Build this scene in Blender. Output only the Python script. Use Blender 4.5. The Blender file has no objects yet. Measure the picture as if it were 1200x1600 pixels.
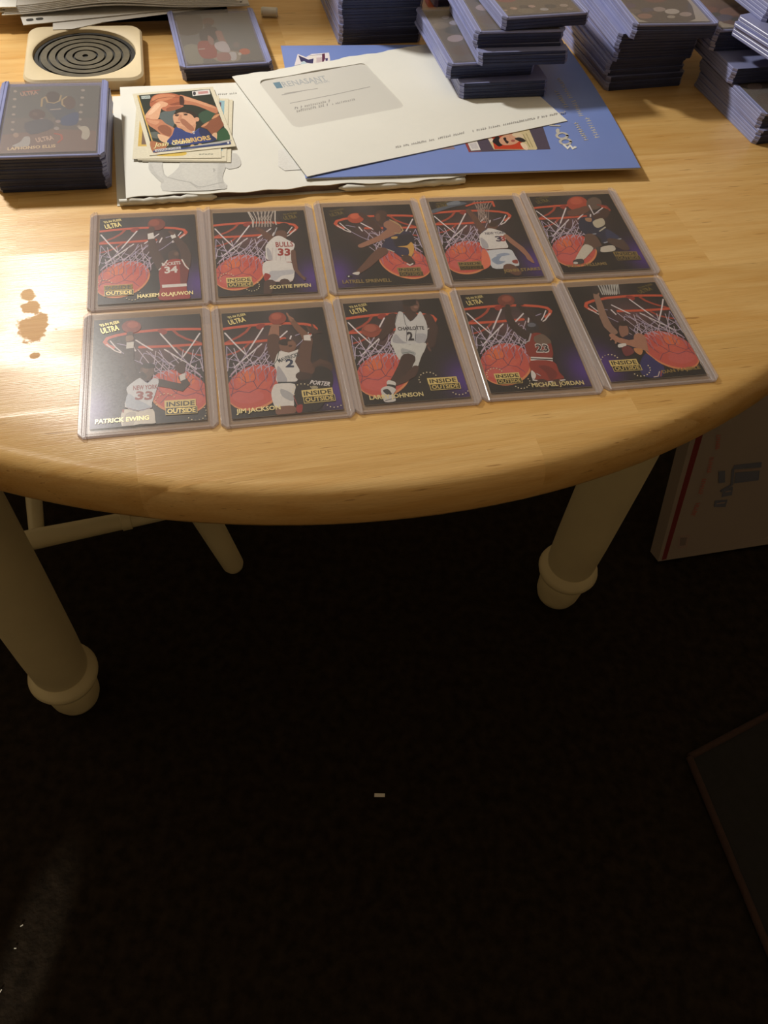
import bpy, bmesh, math, random
from mathutils import Vector, Matrix, geometry
from math import sin, cos, pi, radians, hypot

S = bpy.context.scene
COL = S.collection
random.seed(7)
MM = 0.001
TOP = 750.0                       # table-top height above the floor (all lengths below in millimetres)

# ------------------------------------------------------------------ camera
cd = bpy.data.cameras.new('camera'); cam = bpy.data.objects.new('camera', cd); COL.objects.link(cam)
PITCH, ROLL = 0.946002431, 0.116547699
cd.sensor_fit = 'HORIZONTAL'; cd.sensor_width = 36.0; cd.lens = 36.0 * 1250.0 / 1200.0
cd.clip_start = 0.02; cd.clip_end = 30
_R0 = Vector((1, 0, 0)); _F = Vector((0, cos(PITCH), -sin(PITCH))); _U0 = Vector((0, sin(PITCH), cos(PITCH)))
_R = cos(ROLL) * _R0 + sin(ROLL) * _U0; _U = -sin(ROLL) * _R0 + cos(ROLL) * _U0
m = Matrix((( _R.x, _U.x, -_F.x, 0), (_R.y, _U.y, -_F.y, 0), (_R.z, _U.z, -_F.z, (TOP + 341.8) * MM), (0, 0, 0, 1)))
cam.matrix_world = m
S.camera = cam

# ------------------------------------------------------------------ world, lamps, exposure
w = bpy.data.worlds.new('world'); S.world = w; w.use_nodes = True
w.node_tree.nodes['Background'].inputs[0].default_value = (0.9, 0.8, 0.65, 1)
w.node_tree.nodes['Background'].inputs[1].default_value = 0.01
S.view_settings.view_transform = 'Standard'; S.view_settings.look = 'None'
S.view_settings.exposure = 0.0; S.view_settings.gamma = 1.0; S.view_settings.use_curve_mapping = False
try:
    S.cycles.transparent_max_bounces = 24
except Exception: pass

def lamp(name, kind, loc, energy, color, size=0.05):
    l = bpy.data.lights.new(name, kind); l.energy = energy; l.color = color
    if kind == 'POINT' or kind == 'SPOT': l.shadow_soft_size = size
    o = bpy.data.objects.new(name, l); o.location = [c * MM for c in loc]; COL.objects.link(o)
    return o
lamp('pendant_bulb', 'POINT', (-645, 915, TOP + 695), 35, (1.0, 0.96, 0.885), 0.045)
patch_spot = lamp('carpet_patch_spot', 'SPOT', (-430, -1400, 430), 110, (1.0, 0.9, 0.72), 0.01)      # added narrow spot that lights the carpet patch, its real source unknown
patch_spot.data.spot_size = radians(2.4); patch_spot.data.spot_blend = .5
patch_spot.rotation_euler = (Vector((-352, 95, 0)) - Vector((-430, -1400, 430))).to_track_quat('-Z', 'Y').to_euler()

# ------------------------------------------------------------------ small helpers
def lin(c):
    f = lambda v: v / 12.92 if v <= 0.04045 else ((v + 0.055) / 1.055) ** 2.4
    return tuple(f(min(255, max(0, v)) / 255.0) for v in c)

def tag(o, label=None, cat=None, group=None, kind=None):
    if label: o['label'] = label
    if cat: o['category'] = cat
    if group: o['group'] = group
    if kind: o['kind'] = kind
    return o

def empty(name, loc, rz=0.0):
    o = bpy.data.objects.new(name, None); o.empty_display_size = 0.02
    o.location = [c * MM for c in loc]; o.rotation_euler = (0, 0, rz); COL.objects.link(o); return o

class MB:
    """collects faces (millimetres) and links them as ONE mesh object"""
    def __init__(s): s.v = []; s.f = []; s.m = []; s.c = []
    def add(s, verts, faces, mat=0):
        b = len(s.v); s.v += [tuple(p) for p in verts]; s.f += [tuple(b + i for i in f) for f in faces]; s.m += [mat] * len(faces)
    def box(s, x0, x1, y0, y1, z0, z1, mat=0):
        s.add([(x0,y0,z0),(x1,y0,z0),(x1,y1,z0),(x0,y1,z0),(x0,y0,z1),(x1,y0,z1),(x1,y1,z1),(x0,y1,z1)],
              [(3,2,1,0),(4,5,6,7),(0,1,5,4),(1,2,6,5),(2,3,7,6),(3,0,4,7)], mat)
    def loft(s, rings, mat=0, cap=True):
        n = len(rings[0]); vs = [p for r in rings for p in r]; fs = []
        for k in range(len(rings) - 1):
            for i in range(n):
                j = (i + 1) % n; fs.append((k*n+i, k*n+j, (k+1)*n+j, (k+1)*n+i))
        if cap: fs.append(tuple(range(n - 1, -1, -1))); fs.append(tuple((len(rings)-1)*n + i for i in range(n)))
        s.add(vs, fs, mat)
    def prism(s, poly, z0, z1, bev=0.0, mat=0):
        """poly: counter-clockwise outline; edges eased by bev"""
        if bev <= 0: s.loft([[(x, y, z0) for x, y in poly], [(x, y, z1) for x, y in poly]], mat); return
        ins = inset(poly, bev)
        s.loft([[(x, y, z0) for x, y in ins], [(x, y, z0 + bev) for x, y in poly], [(x, y, z1 - bev) for x, y in poly], [(x, y, z1) for x, y in ins]], mat)
    def lathe(s, prof, cx=0, cy=0, n=32, mat=0):
        """prof: (r, z) bottom to top"""
        s.loft([[(cx + r*cos(2*pi*i/n), cy + r*sin(2*pi*i/n), z) for i in range(n)] for r, z in prof], mat)
    def tube(s, pts, rads, n=16, mat=0):
        pts = [Vector(p) for p in pts]; rings = []; up = Vector((0, 0, 1))
        for k, p in enumerate(pts):
            t = (pts[min(k+1, len(pts)-1)] - pts[max(k-1, 0)]).normalized()
            a = t.cross(up if abs(t.z) < .95 else Vector((1, 0, 0))).normalized(); b = a.cross(t) 
            rings.append([tuple(p + rads[k]*(a*cos(2*pi*i/n) - b*sin(2*pi*i/n))) for i in range(n)])
        s.loft(rings, mat)
    def build(s, name, mats, parent=None, smooth=None, loc=None, rz=0.0):
        me = bpy.data.meshes.new(name); me.from_pydata([(x*MM, y*MM, z*MM) for x, y, z in s.v], [], s.f)
        for mt in (mats if isinstance(mats, (list, tuple)) else [mats]): me.materials.append(mt)
        me.polygons.foreach_set('material_index', s.m)
        bm = bmesh.new(); bm.from_mesh(me); bmesh.ops.recalc_face_normals(bm, faces=bm.faces[:]); bm.to_mesh(me); bm.free()
        if smooth is not None:
            me.polygons.foreach_set('use_smooth', [True]*len(me.polygons)); me.set_sharp_from_angle(angle=radians(smooth))
        return link(name, me, parent, loc, rz)

def link(name, me, parent=None, loc=None, rz=0.0):
    o = bpy.data.objects.new(name, me); COL.objects.link(o)
    if parent is not None: o.parent = parent
    if loc is not None: o.location = [c * MM for c in loc]
    o.rotation_euler = (0, 0, rz); return o

def inset(poly, d):
    n = len(poly); out = []
    for i in range(n):
        p0, p, p1 = Vector(poly[i-1]), Vector(poly[i]), Vector(poly[(i+1) % n])
        e0 = (p - p0).normalized(); e1 = (p1 - p).normalized()
        n0 = Vector((-e0.y, e0.x)); n1 = Vector((-e1.y, e1.x)); b = (n0 + n1)
        b = b / max(.2, b.dot(n0)) ; out.append((p.x + b.x*d, p.y + b.y*d))
    return out

def rrect(w, h, r, n=3, cx=0, cy=0):
    p = []
    for (sx, sy, a0) in ((1,-1,-90),(1,1,0),(-1,1,90),(-1,-1,180)):
        for k in range(n + 1):
            a = radians(a0 + 90.0*k/n); p.append((cx + sx*(w/2 - r) + r*cos(a), cy + sy*(h/2 - r) + r*sin(a)))
    return p

# ------------------------------------------------------------------ materials
def nmat(name):
    mt = bpy.data.materials.new(name); mt.use_nodes = True; nt = mt.node_tree; nt.nodes.clear()
    out = nt.nodes.new('ShaderNodeOutputMaterial'); return mt, nt, out
def N(nt, t, **kw):
    n = nt.nodes.new(t)
    for k, v in kw.items(): setattr(n, k, v)
    return n
def L(nt, a, b): nt.links.new(a, b)
def ramp(nt, stops, fac):
    r = N(nt, 'ShaderNodeValToRGB'); e = r.color_ramp.elements
    while len(e) < len(stops): e.new(.5)
    for i, (p, c) in enumerate(stops): e[i].position = p; e[i].color = (*c, 1) if len(c) == 3 else c
    L(nt, fac, r.inputs[0]); return r.outputs[0]
def bsdf(name, col, rough=.5, metal=0.0, noise=0.0, nscale=60.0, bump=0.0, bscale=300.0, spec=.5):
    mt, nt, out = nmat(name); b = N(nt, 'ShaderNodeBsdfPrincipled')
    b.inputs['Roughness'].default_value = rough; b.inputs['Metallic'].default_value = metal
    b.inputs['Specular IOR Level'].default_value = spec
    tc = N(nt, 'ShaderNodeTexCoord'); nz = N(nt, 'ShaderNodeTexNoise'); nz.inputs['Scale'].default_value = nscale; nz.inputs['Detail'].default_value = 4
    L(nt, tc.outputs['Object'], nz.inputs['Vector'])
    c = lin(col); k = noise
    L(nt, ramp(nt, [(.3, tuple(v*(1-k) for v in c)), (.7, tuple(min(1, v*(1+k)) for v in c))], nz.outputs['Fac']), b.inputs['Base Color'])
    if bump:
        n2 = N(nt, 'ShaderNodeTexNoise'); n2.inputs['Scale'].default_value = bscale; n2.inputs['Detail'].default_value = 3
        L(nt, tc.outputs['Object'], n2.inputs['Vector']); bp = N(nt, 'ShaderNodeBump'); bp.inputs['Strength'].default_value = bump; bp.inputs['Distance'].default_value = .001
        L(nt, n2.outputs['Fac'], bp.inputs['Height']); L(nt, bp.outputs[0], b.inputs['Normal'])
    L(nt, b.outputs[0], out.inputs[0]); return mt

def plastic(name, tint, rough, gloss_ior=1.45, haze=0.0, hazecol=(200, 195, 200)):
    """thin clear PVC: straight-through tint, a fresnel sheen and a little haze"""
    mt, nt, out = nmat(name)
    tr = N(nt, 'ShaderNodeBsdfTransparent'); tr.inputs[0].default_value = (*tint, 1)
    df = N(nt, 'ShaderNodeBsdfDiffuse'); df.inputs[0].default_value = (*lin(hazecol), 1)
    gl = N(nt, 'ShaderNodeBsdfGlossy'); gl.inputs['Roughness'].default_value = rough
    m1 = N(nt, 'ShaderNodeMixShader'); m1.inputs[0].default_value = haze; L(nt, tr.outputs[0], m1.inputs[1]); L(nt, df.outputs[0], m1.inputs[2])
    fr = N(nt, 'ShaderNodeFresnel'); fr.inputs[0].default_value = gloss_ior
    nz = N(nt, 'ShaderNodeTexNoise'); nz.inputs['Scale'].default_value = 900; tc = N(nt, 'ShaderNodeTexCoord'); L(nt, tc.outputs['Object'], nz.inputs['Vector'])
    mr = N(nt, 'ShaderNodeMapRange'); mr.inputs[3].default_value = rough*.8; mr.inputs[4].default_value = rough*1.25; L(nt, nz.outputs['Fac'], mr.inputs[0]); L(nt, mr.outputs[0], gl.inputs['Roughness'])
    ge = N(nt, 'ShaderNodeNewGeometry'); inv = N(nt, 'ShaderNodeMath', operation='SUBTRACT'); inv.inputs[0].default_value = 1.0; L(nt, ge.outputs['Backfacing'], inv.inputs[1])
    fm = N(nt, 'ShaderNodeMath', operation='MULTIPLY'); L(nt, fr.outputs[0], fm.inputs[0]); L(nt, inv.outputs[0], fm.inputs[1])
    m2 = N(nt, 'ShaderNodeMixShader'); L(nt, fm.outputs[0], m2.inputs[0]); L(nt, m1.outputs[0], m2.inputs[1]); L(nt, gl.outputs[0], m2.inputs[2])
    L(nt, m2.outputs[0], out.inputs[0]); return mt

def printed(name, rough=.35, metal=0.0, spec=.5):
    mt, nt, out = nmat(name); b = N(nt, 'ShaderNodeBsdfPrincipled'); b.inputs['Roughness'].default_value = rough; b.inputs['Metallic'].default_value = metal
    b.inputs['Specular IOR Level'].default_value = spec
    at = N(nt, 'ShaderNodeVertexColor', layer_name='Col')
    tc = N(nt, 'ShaderNodeTexCoord'); nz = N(nt, 'ShaderNodeTexNoise'); nz.inputs['Scale'].default_value = 700; nz.inputs['Detail'].default_value = 2
    L(nt, tc.outputs['Object'], nz.inputs['Vector'])
    mx = N(nt, 'ShaderNodeMix', data_type='RGBA', blend_type='MULTIPLY'); mx.inputs['Factor'].default_value = .35
    L(nt, at.outputs['Color'], mx.inputs['A']); L(nt, ramp(nt, [(.3, (.72, .72, .72)), (.7, (1, 1, 1))], nz.outputs['Fac']), mx.inputs['B'])
    L(nt, mx.outputs['Result'], b.inputs['Base Color']); L(nt, b.outputs[0], out.inputs[0]); return mt

GRAIN = radians(18.5)
def wood(name, base, dark, scar=True):
    mt, nt, out = nmat(name); b = N(nt, 'ShaderNodeBsdfPrincipled')
    tc = N(nt, 'ShaderNodeTexCoord'); mp = N(nt, 'ShaderNodeMapping'); mp.inputs['Rotation'].default_value = (0, 0, -GRAIN)
    L(nt, tc.outputs['Object'], mp.inputs['Vector'])
    oi = N(nt, 'ShaderNodeObjectInfo')
    sh = N(nt, 'ShaderNodeVectorMath', operation='ADD'); sc = N(nt, 'ShaderNodeVectorMath', operation='SCALE'); sc.inputs['Scale'].default_value = 3.0
    cv = N(nt, 'ShaderNodeCombineXYZ'); L(nt, oi.outputs['Random'], cv.inputs[0]); L(nt, oi.outputs['Random'], cv.inputs[2]); L(nt, cv.outputs[0], sc.inputs[0])
    L(nt, mp.outputs[0], sh.inputs[0]); L(nt, sc.outputs[0], sh.inputs[1])
    def noise(sx, sy, scale, det=4, dist=0.0):
        m2 = N(nt, 'ShaderNodeMapping'); m2.inputs['Scale'].default_value = (sx, sy, sy); L(nt, sh.outputs[0], m2.inputs['Vector'])
        n = N(nt, 'ShaderNodeTexNoise'); n.inputs['Scale'].default_value = scale; n.inputs['Detail'].default_value = det; n.inputs['Distortion'].default_value = dist
        L(nt, m2.outputs[0], n.inputs['Vector']); return n.outputs['Fac']
    g1 = noise(.9, 12, 9, 5, .6); g2 = noise(4, 110, 14, 4); pores = noise(9, 150, 4, 2)
    c0 = ramp(nt, [(.28, lin(dark)), (.62, lin(base))], g1)
    mx = N(nt, 'ShaderNodeMix', data_type='RGBA', blend_type='MULTIPLY'); mx.inputs['Factor'].default_value = .5
    L(nt, c0, mx.inputs['A']); L(nt, ramp(nt, [(.3, (.84, .77, .66)), (.6, (1, 1, 1))], g2), mx.inputs['B'])
    px = N(nt, 'ShaderNodeMix', data_type='RGBA', blend_type='MULTIPLY'); px.inputs['Factor'].default_value = .55
    L(nt, mx.outputs['Result'], px.inputs['A']); L(nt, ramp(nt, [(.27, (.35, .22, .12)), (.33, (1, 1, 1))], pores), px.inputs['B'])
    tn = N(nt, 'ShaderNodeMix', data_type='RGBA', blend_type='MULTIPLY'); tn.inputs['Factor'].default_value = 1.0
    L(nt, px.outputs['Result'], tn.inputs['A']); L(nt, oi.outputs['Color'], tn.inputs['B'])
    colr = tn.outputs['Result']; rough = N(nt, 'ShaderNodeMapRange'); rough.inputs[3].default_value = .36; rough.inputs[4].default_value = .29; L(nt, g2, rough.inputs[0]); ro = rough.outputs[0]
    if scar:   # two worn, dull brown patches in the varnish
        sp = N(nt, 'ShaderNodeTexNoise'); sp.inputs['Scale'].default_value = 130; sp.inputs['Detail'].default_value = 5; L(nt, tc.outputs['Object'], sp.inputs['Vector'])
        msk = None
        for (x, y, r) in SCARS:
            d = N(nt, 'ShaderNodeVectorMath', operation='DISTANCE'); d.inputs[1].default_value = ((x+131)*MM, (y-775)*MM, TOP*MM); L(nt, tc.outputs['Object'], d.inputs[0])   # staves share the table's own axes
            k = N(nt, 'ShaderNodeMath', operation='MULTIPLY_ADD'); k.inputs[1].default_value = -1.0/(r*MM); k.inputs[2].default_value = 1.0; L(nt, d.outputs['Value'], k.inputs[0])
            if msk is None: msk = k.outputs[0]
            else:
                mxx = N(nt, 'ShaderNodeMath', operation='MAXIMUM'); L(nt, msk, mxx.inputs[0]); L(nt, k.outputs[0], mxx.inputs[1]); msk = mxx.outputs[0]
        ad = N(nt, 'ShaderNodeMath', operation='MULTIPLY_ADD'); ad.inputs[1].default_value = 1.5; ad.inputs[2].default_value = -.75; L(nt, sp.outputs['Fac'], ad.inputs[0])
        sm = N(nt, 'ShaderNodeMath', operation='ADD'); L(nt, msk, sm.inputs[0]); L(nt, ad.outputs[0], sm.inputs[1])
        mk = ramp(nt, [(.22, (0, 0, 0)), (.34, (1, 1, 1))], sm.outputs[0])
        fx = N(nt, 'ShaderNodeMix', data_type='RGBA', blend_type='MULTIPLY'); L(nt, mk, fx.inputs['Factor']); L(nt, colr, fx.inputs['A']); fx.inputs['B'].default_value = (.88, .78, .64, 1); colr = fx.outputs['Result']
        rm = N(nt, 'ShaderNodeMath', operation='MULTIPLY_ADD'); rm.inputs[1].default_value = .25; L(nt, mk, rm.inputs[0]); L(nt, ro, rm.inputs[2]); ro = rm.outputs[0]
    L(nt, colr, b.inputs['Base Color']); L(nt, ro, b.inputs['Roughness'])
    bp = N(nt, 'ShaderNodeBump'); bp.inputs['Strength'].default_value = .25; bp.inputs['Distance'].default_value = .0004; L(nt, g2, bp.inputs['Height']); L(nt, bp.outputs[0], b.inputs['Normal'])
    L(nt, b.outputs[0], out.inputs[0]); return mt
SCARS = [(-223, 352, 14), (-231, 370, 9), (-236, 380, 7), (-214, 330, 4)]

M_WOOD = wood('varnished_pine', (228, 190, 128), (214, 168, 100))
M_COASTER = bsdf('coaster_wood', (210, 194, 160), .55, noise=.08, nscale=25, bump=.1)
M_SLATE = bsdf('burnt_wood', (84, 77, 60), .5, noise=.3, nscale=90, bump=.2)
M_SOOT = bsdf('soot_groove', (24, 22, 19), .7, noise=.3, nscale=120)
M_CREAM = bsdf('cream_paint', (206, 196, 160), .45, noise=.04, nscale=20)
M_PAPER = bsdf('white_paper', (226, 226, 220), .75, noise=.02, nscale=15, bump=.12, bscale=140)
M_FILM = bsdf('window_film_paper', (212, 211, 206), .38, noise=.02, nscale=12)
M_GREYP = bsdf('grey_white_paper', (205, 202, 196), .7, noise=.04, nscale=10, bump=.1)
M_PAGES = bsdf('catalog_pages', (112, 92, 88), .5, noise=.25, nscale=200)
M_BLUEP = bsdf('blue_cover', (120, 142, 208), .35, noise=.06, nscale=10)
M_CARPET = bsdf('dark_carpet', (34, 28, 22), .95, noise=.45, nscale=70, bump=1.0, bscale=160, spec=.1)
M_WALL = bsdf('wall_paint', (208, 188, 156), .8, noise=.03, nscale=4)
M_CEIL = bsdf('ceiling_paint', (230, 220, 200), .85, noise=.02, nscale=4)
M_MAT = bsdf('dark_mat', (20, 20, 21), .9, noise=.3, nscale=90, bump=.4)
M_BIND = bsdf('mat_binding', (52, 34, 28), .9, noise=.2, nscale=120)
M_BOXF = bsdf('mailing_box_card', (142, 132, 126), .6, noise=.03, nscale=10)
M_BOX = bsdf('white_card_box', (176, 168, 160), .6, noise=.03, nscale=10)
M_WHITEPL = bsdf('white_plastic', (220, 218, 208), .4)
M_CLEAR = plastic('clear_sheet', (.97, .96, .96), .22, haze=.03)
M_CLEARB = plastic('clear_back_sheet', (.96, .95, .95), .2, haze=.2, hazecol=(226, 214, 204))
M_RAIL = plastic('clear_rail', (.95, .93, .94), .16, gloss_ior=1.6, haze=.2, hazecol=(232, 224, 224))
M_BLUECLEAR = plastic('blue_tinted_sheet', (.92, .92, .95), .2, haze=.13, hazecol=(190, 184, 180))
M_BLUERAIL = bsdf('blue_tinted_rail', (136, 142, 186), .3, noise=.06, nscale=60)
M_ENDSHADE = bsdf('open_end_shade', (46, 56, 94), .55, noise=.2, nscale=90)  # shade inside the open ends, put into the colour of closed faces
M_EDGE = bsdf('card_stock', (212, 206, 192), .6)
M_PRINT = printed('card_print', .42)
M_FOIL = printed('foil_stamp', .4, .3)
M_INK = printed('paper_ink', .6, 0, .3)
PRM = [M_EDGE, M_PRINT, M_FOIL]

# ------------------------------------------------------------------ flat print as thin coloured shapes on a surface
def curve(p, n):
    """closed Catmull-Rom curve through the points"""
    out = []; k = len(p)
    for i in range(k):
        p0, p1, p2, p3 = p[i-1], p[i], p[(i+1) % k], p[(i+2) % k]
        for t in ((0, .33, .67) if k < 14 else (0, .5)):
            out.append(tuple(.5*((2*p1[c]) + (-p0[c]+p2[c])*t + (2*p0[c]-5*p1[c]+4*p2[c]-p3[c])*t*t + (-p0[c]+3*p1[c]-3*p2[c]+p3[c])*t**3) for c in (0, 1)))
    return out
def tess(p):
    r = geometry.tessellate_polygon([[Vector((x, y, 0)) for x, y in p]])
    return [[p[i] for i in t] for t in r]
def stroke(q):
    """one strip of varying width with rounded ends, no overlapping pieces"""
    q = [q[0]] + [p for k, p in enumerate(q[1:]) if hypot(p[0]-q[k][0], p[1]-q[k][1]) > .02]
    if len(q) < 2: x, y, w = q[0]; q = [q[0], (x+.05, y, w)]
    d = []
    for k in range(len(q)-1):
        l = hypot(q[k+1][0]-q[k][0], q[k+1][1]-q[k][1]); d.append(((q[k+1][0]-q[k][0])/l, (q[k+1][1]-q[k][1])/l))
    Lf, Rt = [], []
    for k, (x, y, w) in enumerate(q):
        a, b = d[max(0, k-1)], d[min(len(d)-1, k)]; tx, ty = a[0]+b[0], a[1]+b[1]; l = hypot(tx, ty)
        tx, ty = (b if l < .2 else (tx/l, ty/l)); s = min(1.5, 1/max(.5, tx*b[0] + ty*b[1])) * w/2
        Lf.append((x - ty*s, y + tx*s)); Rt.append((x + ty*s, y - tx*s))
    tris = []
    for k in range(len(q)-1): tris += [[Rt[k], Rt[k+1], Lf[k+1]], [Rt[k], Lf[k+1], Lf[k]]]
    n = 5 if max(p[2] for p in q) > 1 else 3
    for (x, y, w), (dx, dy), sg in ((q[0], d[0], -1), (q[-1], d[-1], 1)):
        r = w/2; arc = [(x + r*(cos(t)*dx*sg - sin(t)*dy*sg), y + r*(cos(t)*dy*sg + sin(t)*dx*sg)) for t in [-pi/2 + pi*i/n for i in range(n+1)]]
        tris += [[arc[0], arc[i], arc[i+1]] for i in range(1, n)]
    return tris
_fonts = {}
def text_tris(txt, bold):
    key = (txt, bold)
    if key in _fonts: return _fonts[key]
    cu = bpy.data.curves.new('lettering', 'FONT'); cu.body = txt; cu.offset = bold*.5; cu.resolution_u = 2
    o = bpy.data.objects.new('lettering', cu); COL.objects.link(o)
    dg = bpy.context.evaluated_depsgraph_get(); dg.update(); me = o.evaluated_get(dg).to_mesh()
    me.calc_loop_triangles()
    tr = [[(me.vertices[i].co.x, me.vertices[i].co.y) for i in t.vertices] for t in me.loop_triangles]
    o.evaluated_get(dg).to_mesh_clear(); bpy.data.objects.remove(o); bpy.data.curves.remove(cu)
    xs = [p[0] for t in tr for p in t]; ys = [p[1] for t in tr for p in t]
    x0, x1, y0 = min(xs), max(xs), 0.0; h = .73
    tr = [[((p[0]-x0)/(x1-x0), (p[1]-y0)/h) for p in t] for t in tr]
    _fonts[key] = tr; return tr
def clip(poly, x0, x1, y0, y1):
    for ax, v, sg in ((0, x0, 1), (0, x1, -1), (1, y0, 1), (1, y1, -1)):
        out = []
        for i in range(len(poly)):
            a, b = poly[i-1], poly[i]; da, db = sg*(a[ax]-v), sg*(b[ax]-v)
            if (da >= 0) != (db >= 0):
                t = da/(da-db); out.append((a[0]+(b[0]-a[0])*t, a[1]+(b[1]-a[1])*t))
            if db >= 0: out.append(b)
        poly = out
        if len(poly) < 3: return []
    return poly
class Print:
    """vertex-coloured triangles in card millimetres, laid layer over layer"""
    def __init__(s, rect=None, z=0.0, step=.003, zf=None, mirror=False):
        s.v = []; s.f = []; s.c = []; s.m = []; s.rect = rect; s.z = z; s.step = step; s.zf = zf
    def tri(s, poly, col, mat):
        if s.rect: poly = clip(poly, *s.rect)
        if len(poly) < 3: return
        b = len(s.v)
        a2 = sum(poly[i-1][0]*poly[i][1] - poly[i][0]*poly[i-1][1] for i in range(len(poly)))
        if abs(a2) < 1e-5: return
        if a2 < 0: poly = poly[::-1]
        s.v += [(x, y, s.z + (s.zf(x, y) if s.zf else 0)) for x, y in poly]; s.f.append(tuple(range(b, b+len(poly)))); s.c.append(col); s.m.append(mat)
    def draw(s, items, mirror=False, mat=1, foil=2, flip=1):
        for e in items:
            s.z += s.step; k = e[0]
            mx = (lambda p: (-p[0],) + tuple(p[1:])) if mirror else (lambda p: p)
            if k == 'P':
                p = [mx((e[3][i], e[3][i+1])) for i in range(0, len(e[3]), 2)]
                if e[2]: p = curve(p, 2)
                for t in tess(p): s.tri(t, lin(e[1]), mat)
            elif k == 'S':
                q = [mx((e[2][i], e[2][i+1], e[2][i+2])) for i in range(0, len(e[2]), 3)]
                for t in stroke(q): s.tri(t, lin(e[1]), mat)
            else:
                _, txt, col, (ax, ay, bx, by), h, fo, bold, shear = e
                d = hypot(bx-ax, by-ay); ux, uy = (bx-ax)/d, (by-ay)/d; h = abs(h)
                for t in text_tris(txt, bold):
                    s.tri([(ax + ux*(x*d + shear*y*h) - uy*y*h, ay + uy*(x*d + shear*y*h) + ux*y*h) for x, y in t], lin(col), foil if fo else mat)
    def build(s, name, mats, parent=None, mesh_only=False):
        me = bpy.data.meshes.new(name); me.from_pydata([(x*MM, y*MM, z*MM) for x, y, z in s.v], [], s.f)
        for mt in mats: me.materials.append(mt)
        me.polygons.foreach_set('material_index', s.m)
        ca = me.color_attributes.new('Col', 'FLOAT_COLOR', 'CORNER'); buf = []
        for f, c in zip(s.f, s.c):
            if len(c) == 3 and not isinstance(c[0], tuple): buf += [*c, 1.0]*len(f)
            else:
                for cc in c: buf += [*cc, 1.0]
        ca.data.foreach_set('color', buf)
        return me if mesh_only else link(name, me, parent)
    def slab(s, w, h, t, z0=0.0, top=(20, 19, 18), edge=(214, 208, 194), shade=None, nx=1, ny=1):
        x0, x1, y0, y1 = -w/2, w/2, -h/2, h/2; b = len(s.v); z1 = z0 + t
        s.v += [(x0,y0,z0),(x1,y0,z0),(x1,y1,z0),(x0,y1,z0),(x0,y0,z1),(x1,y0,z1),(x1,y1,z1),(x0,y1,z1)]
        for f in ((3,2,1,0),(0,1,5,4),(1,2,6,5),(2,3,7,6),(3,0,4,7)): s.f.append(tuple(b+i for i in f)); s.c.append(lin(edge)); s.m.append(0)
        g = len(s.v)
        for j in range(ny+1):
            for i in range(nx+1): s.v.append((x0 + w*i/nx, y0 + h*j/ny, z1))
        cf = (lambda i, j: lin(shade(x0 + w*i/nx, y0 + h*j/ny))) if shade else (lambda i, j: lin(top))
        for j in range(ny):
            for i in range(nx):
                a = g + j*(nx+1) + i; s.f.append((a, a+1, a+nx+2, a+nx+1)); s.c.append((cf(i,j), cf(i+1,j), cf(i+1,j+1), cf(i,j+1))); s.m.append(1)
        s.z = z1; s.rect = (x0, x1, y0, y1)

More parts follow.
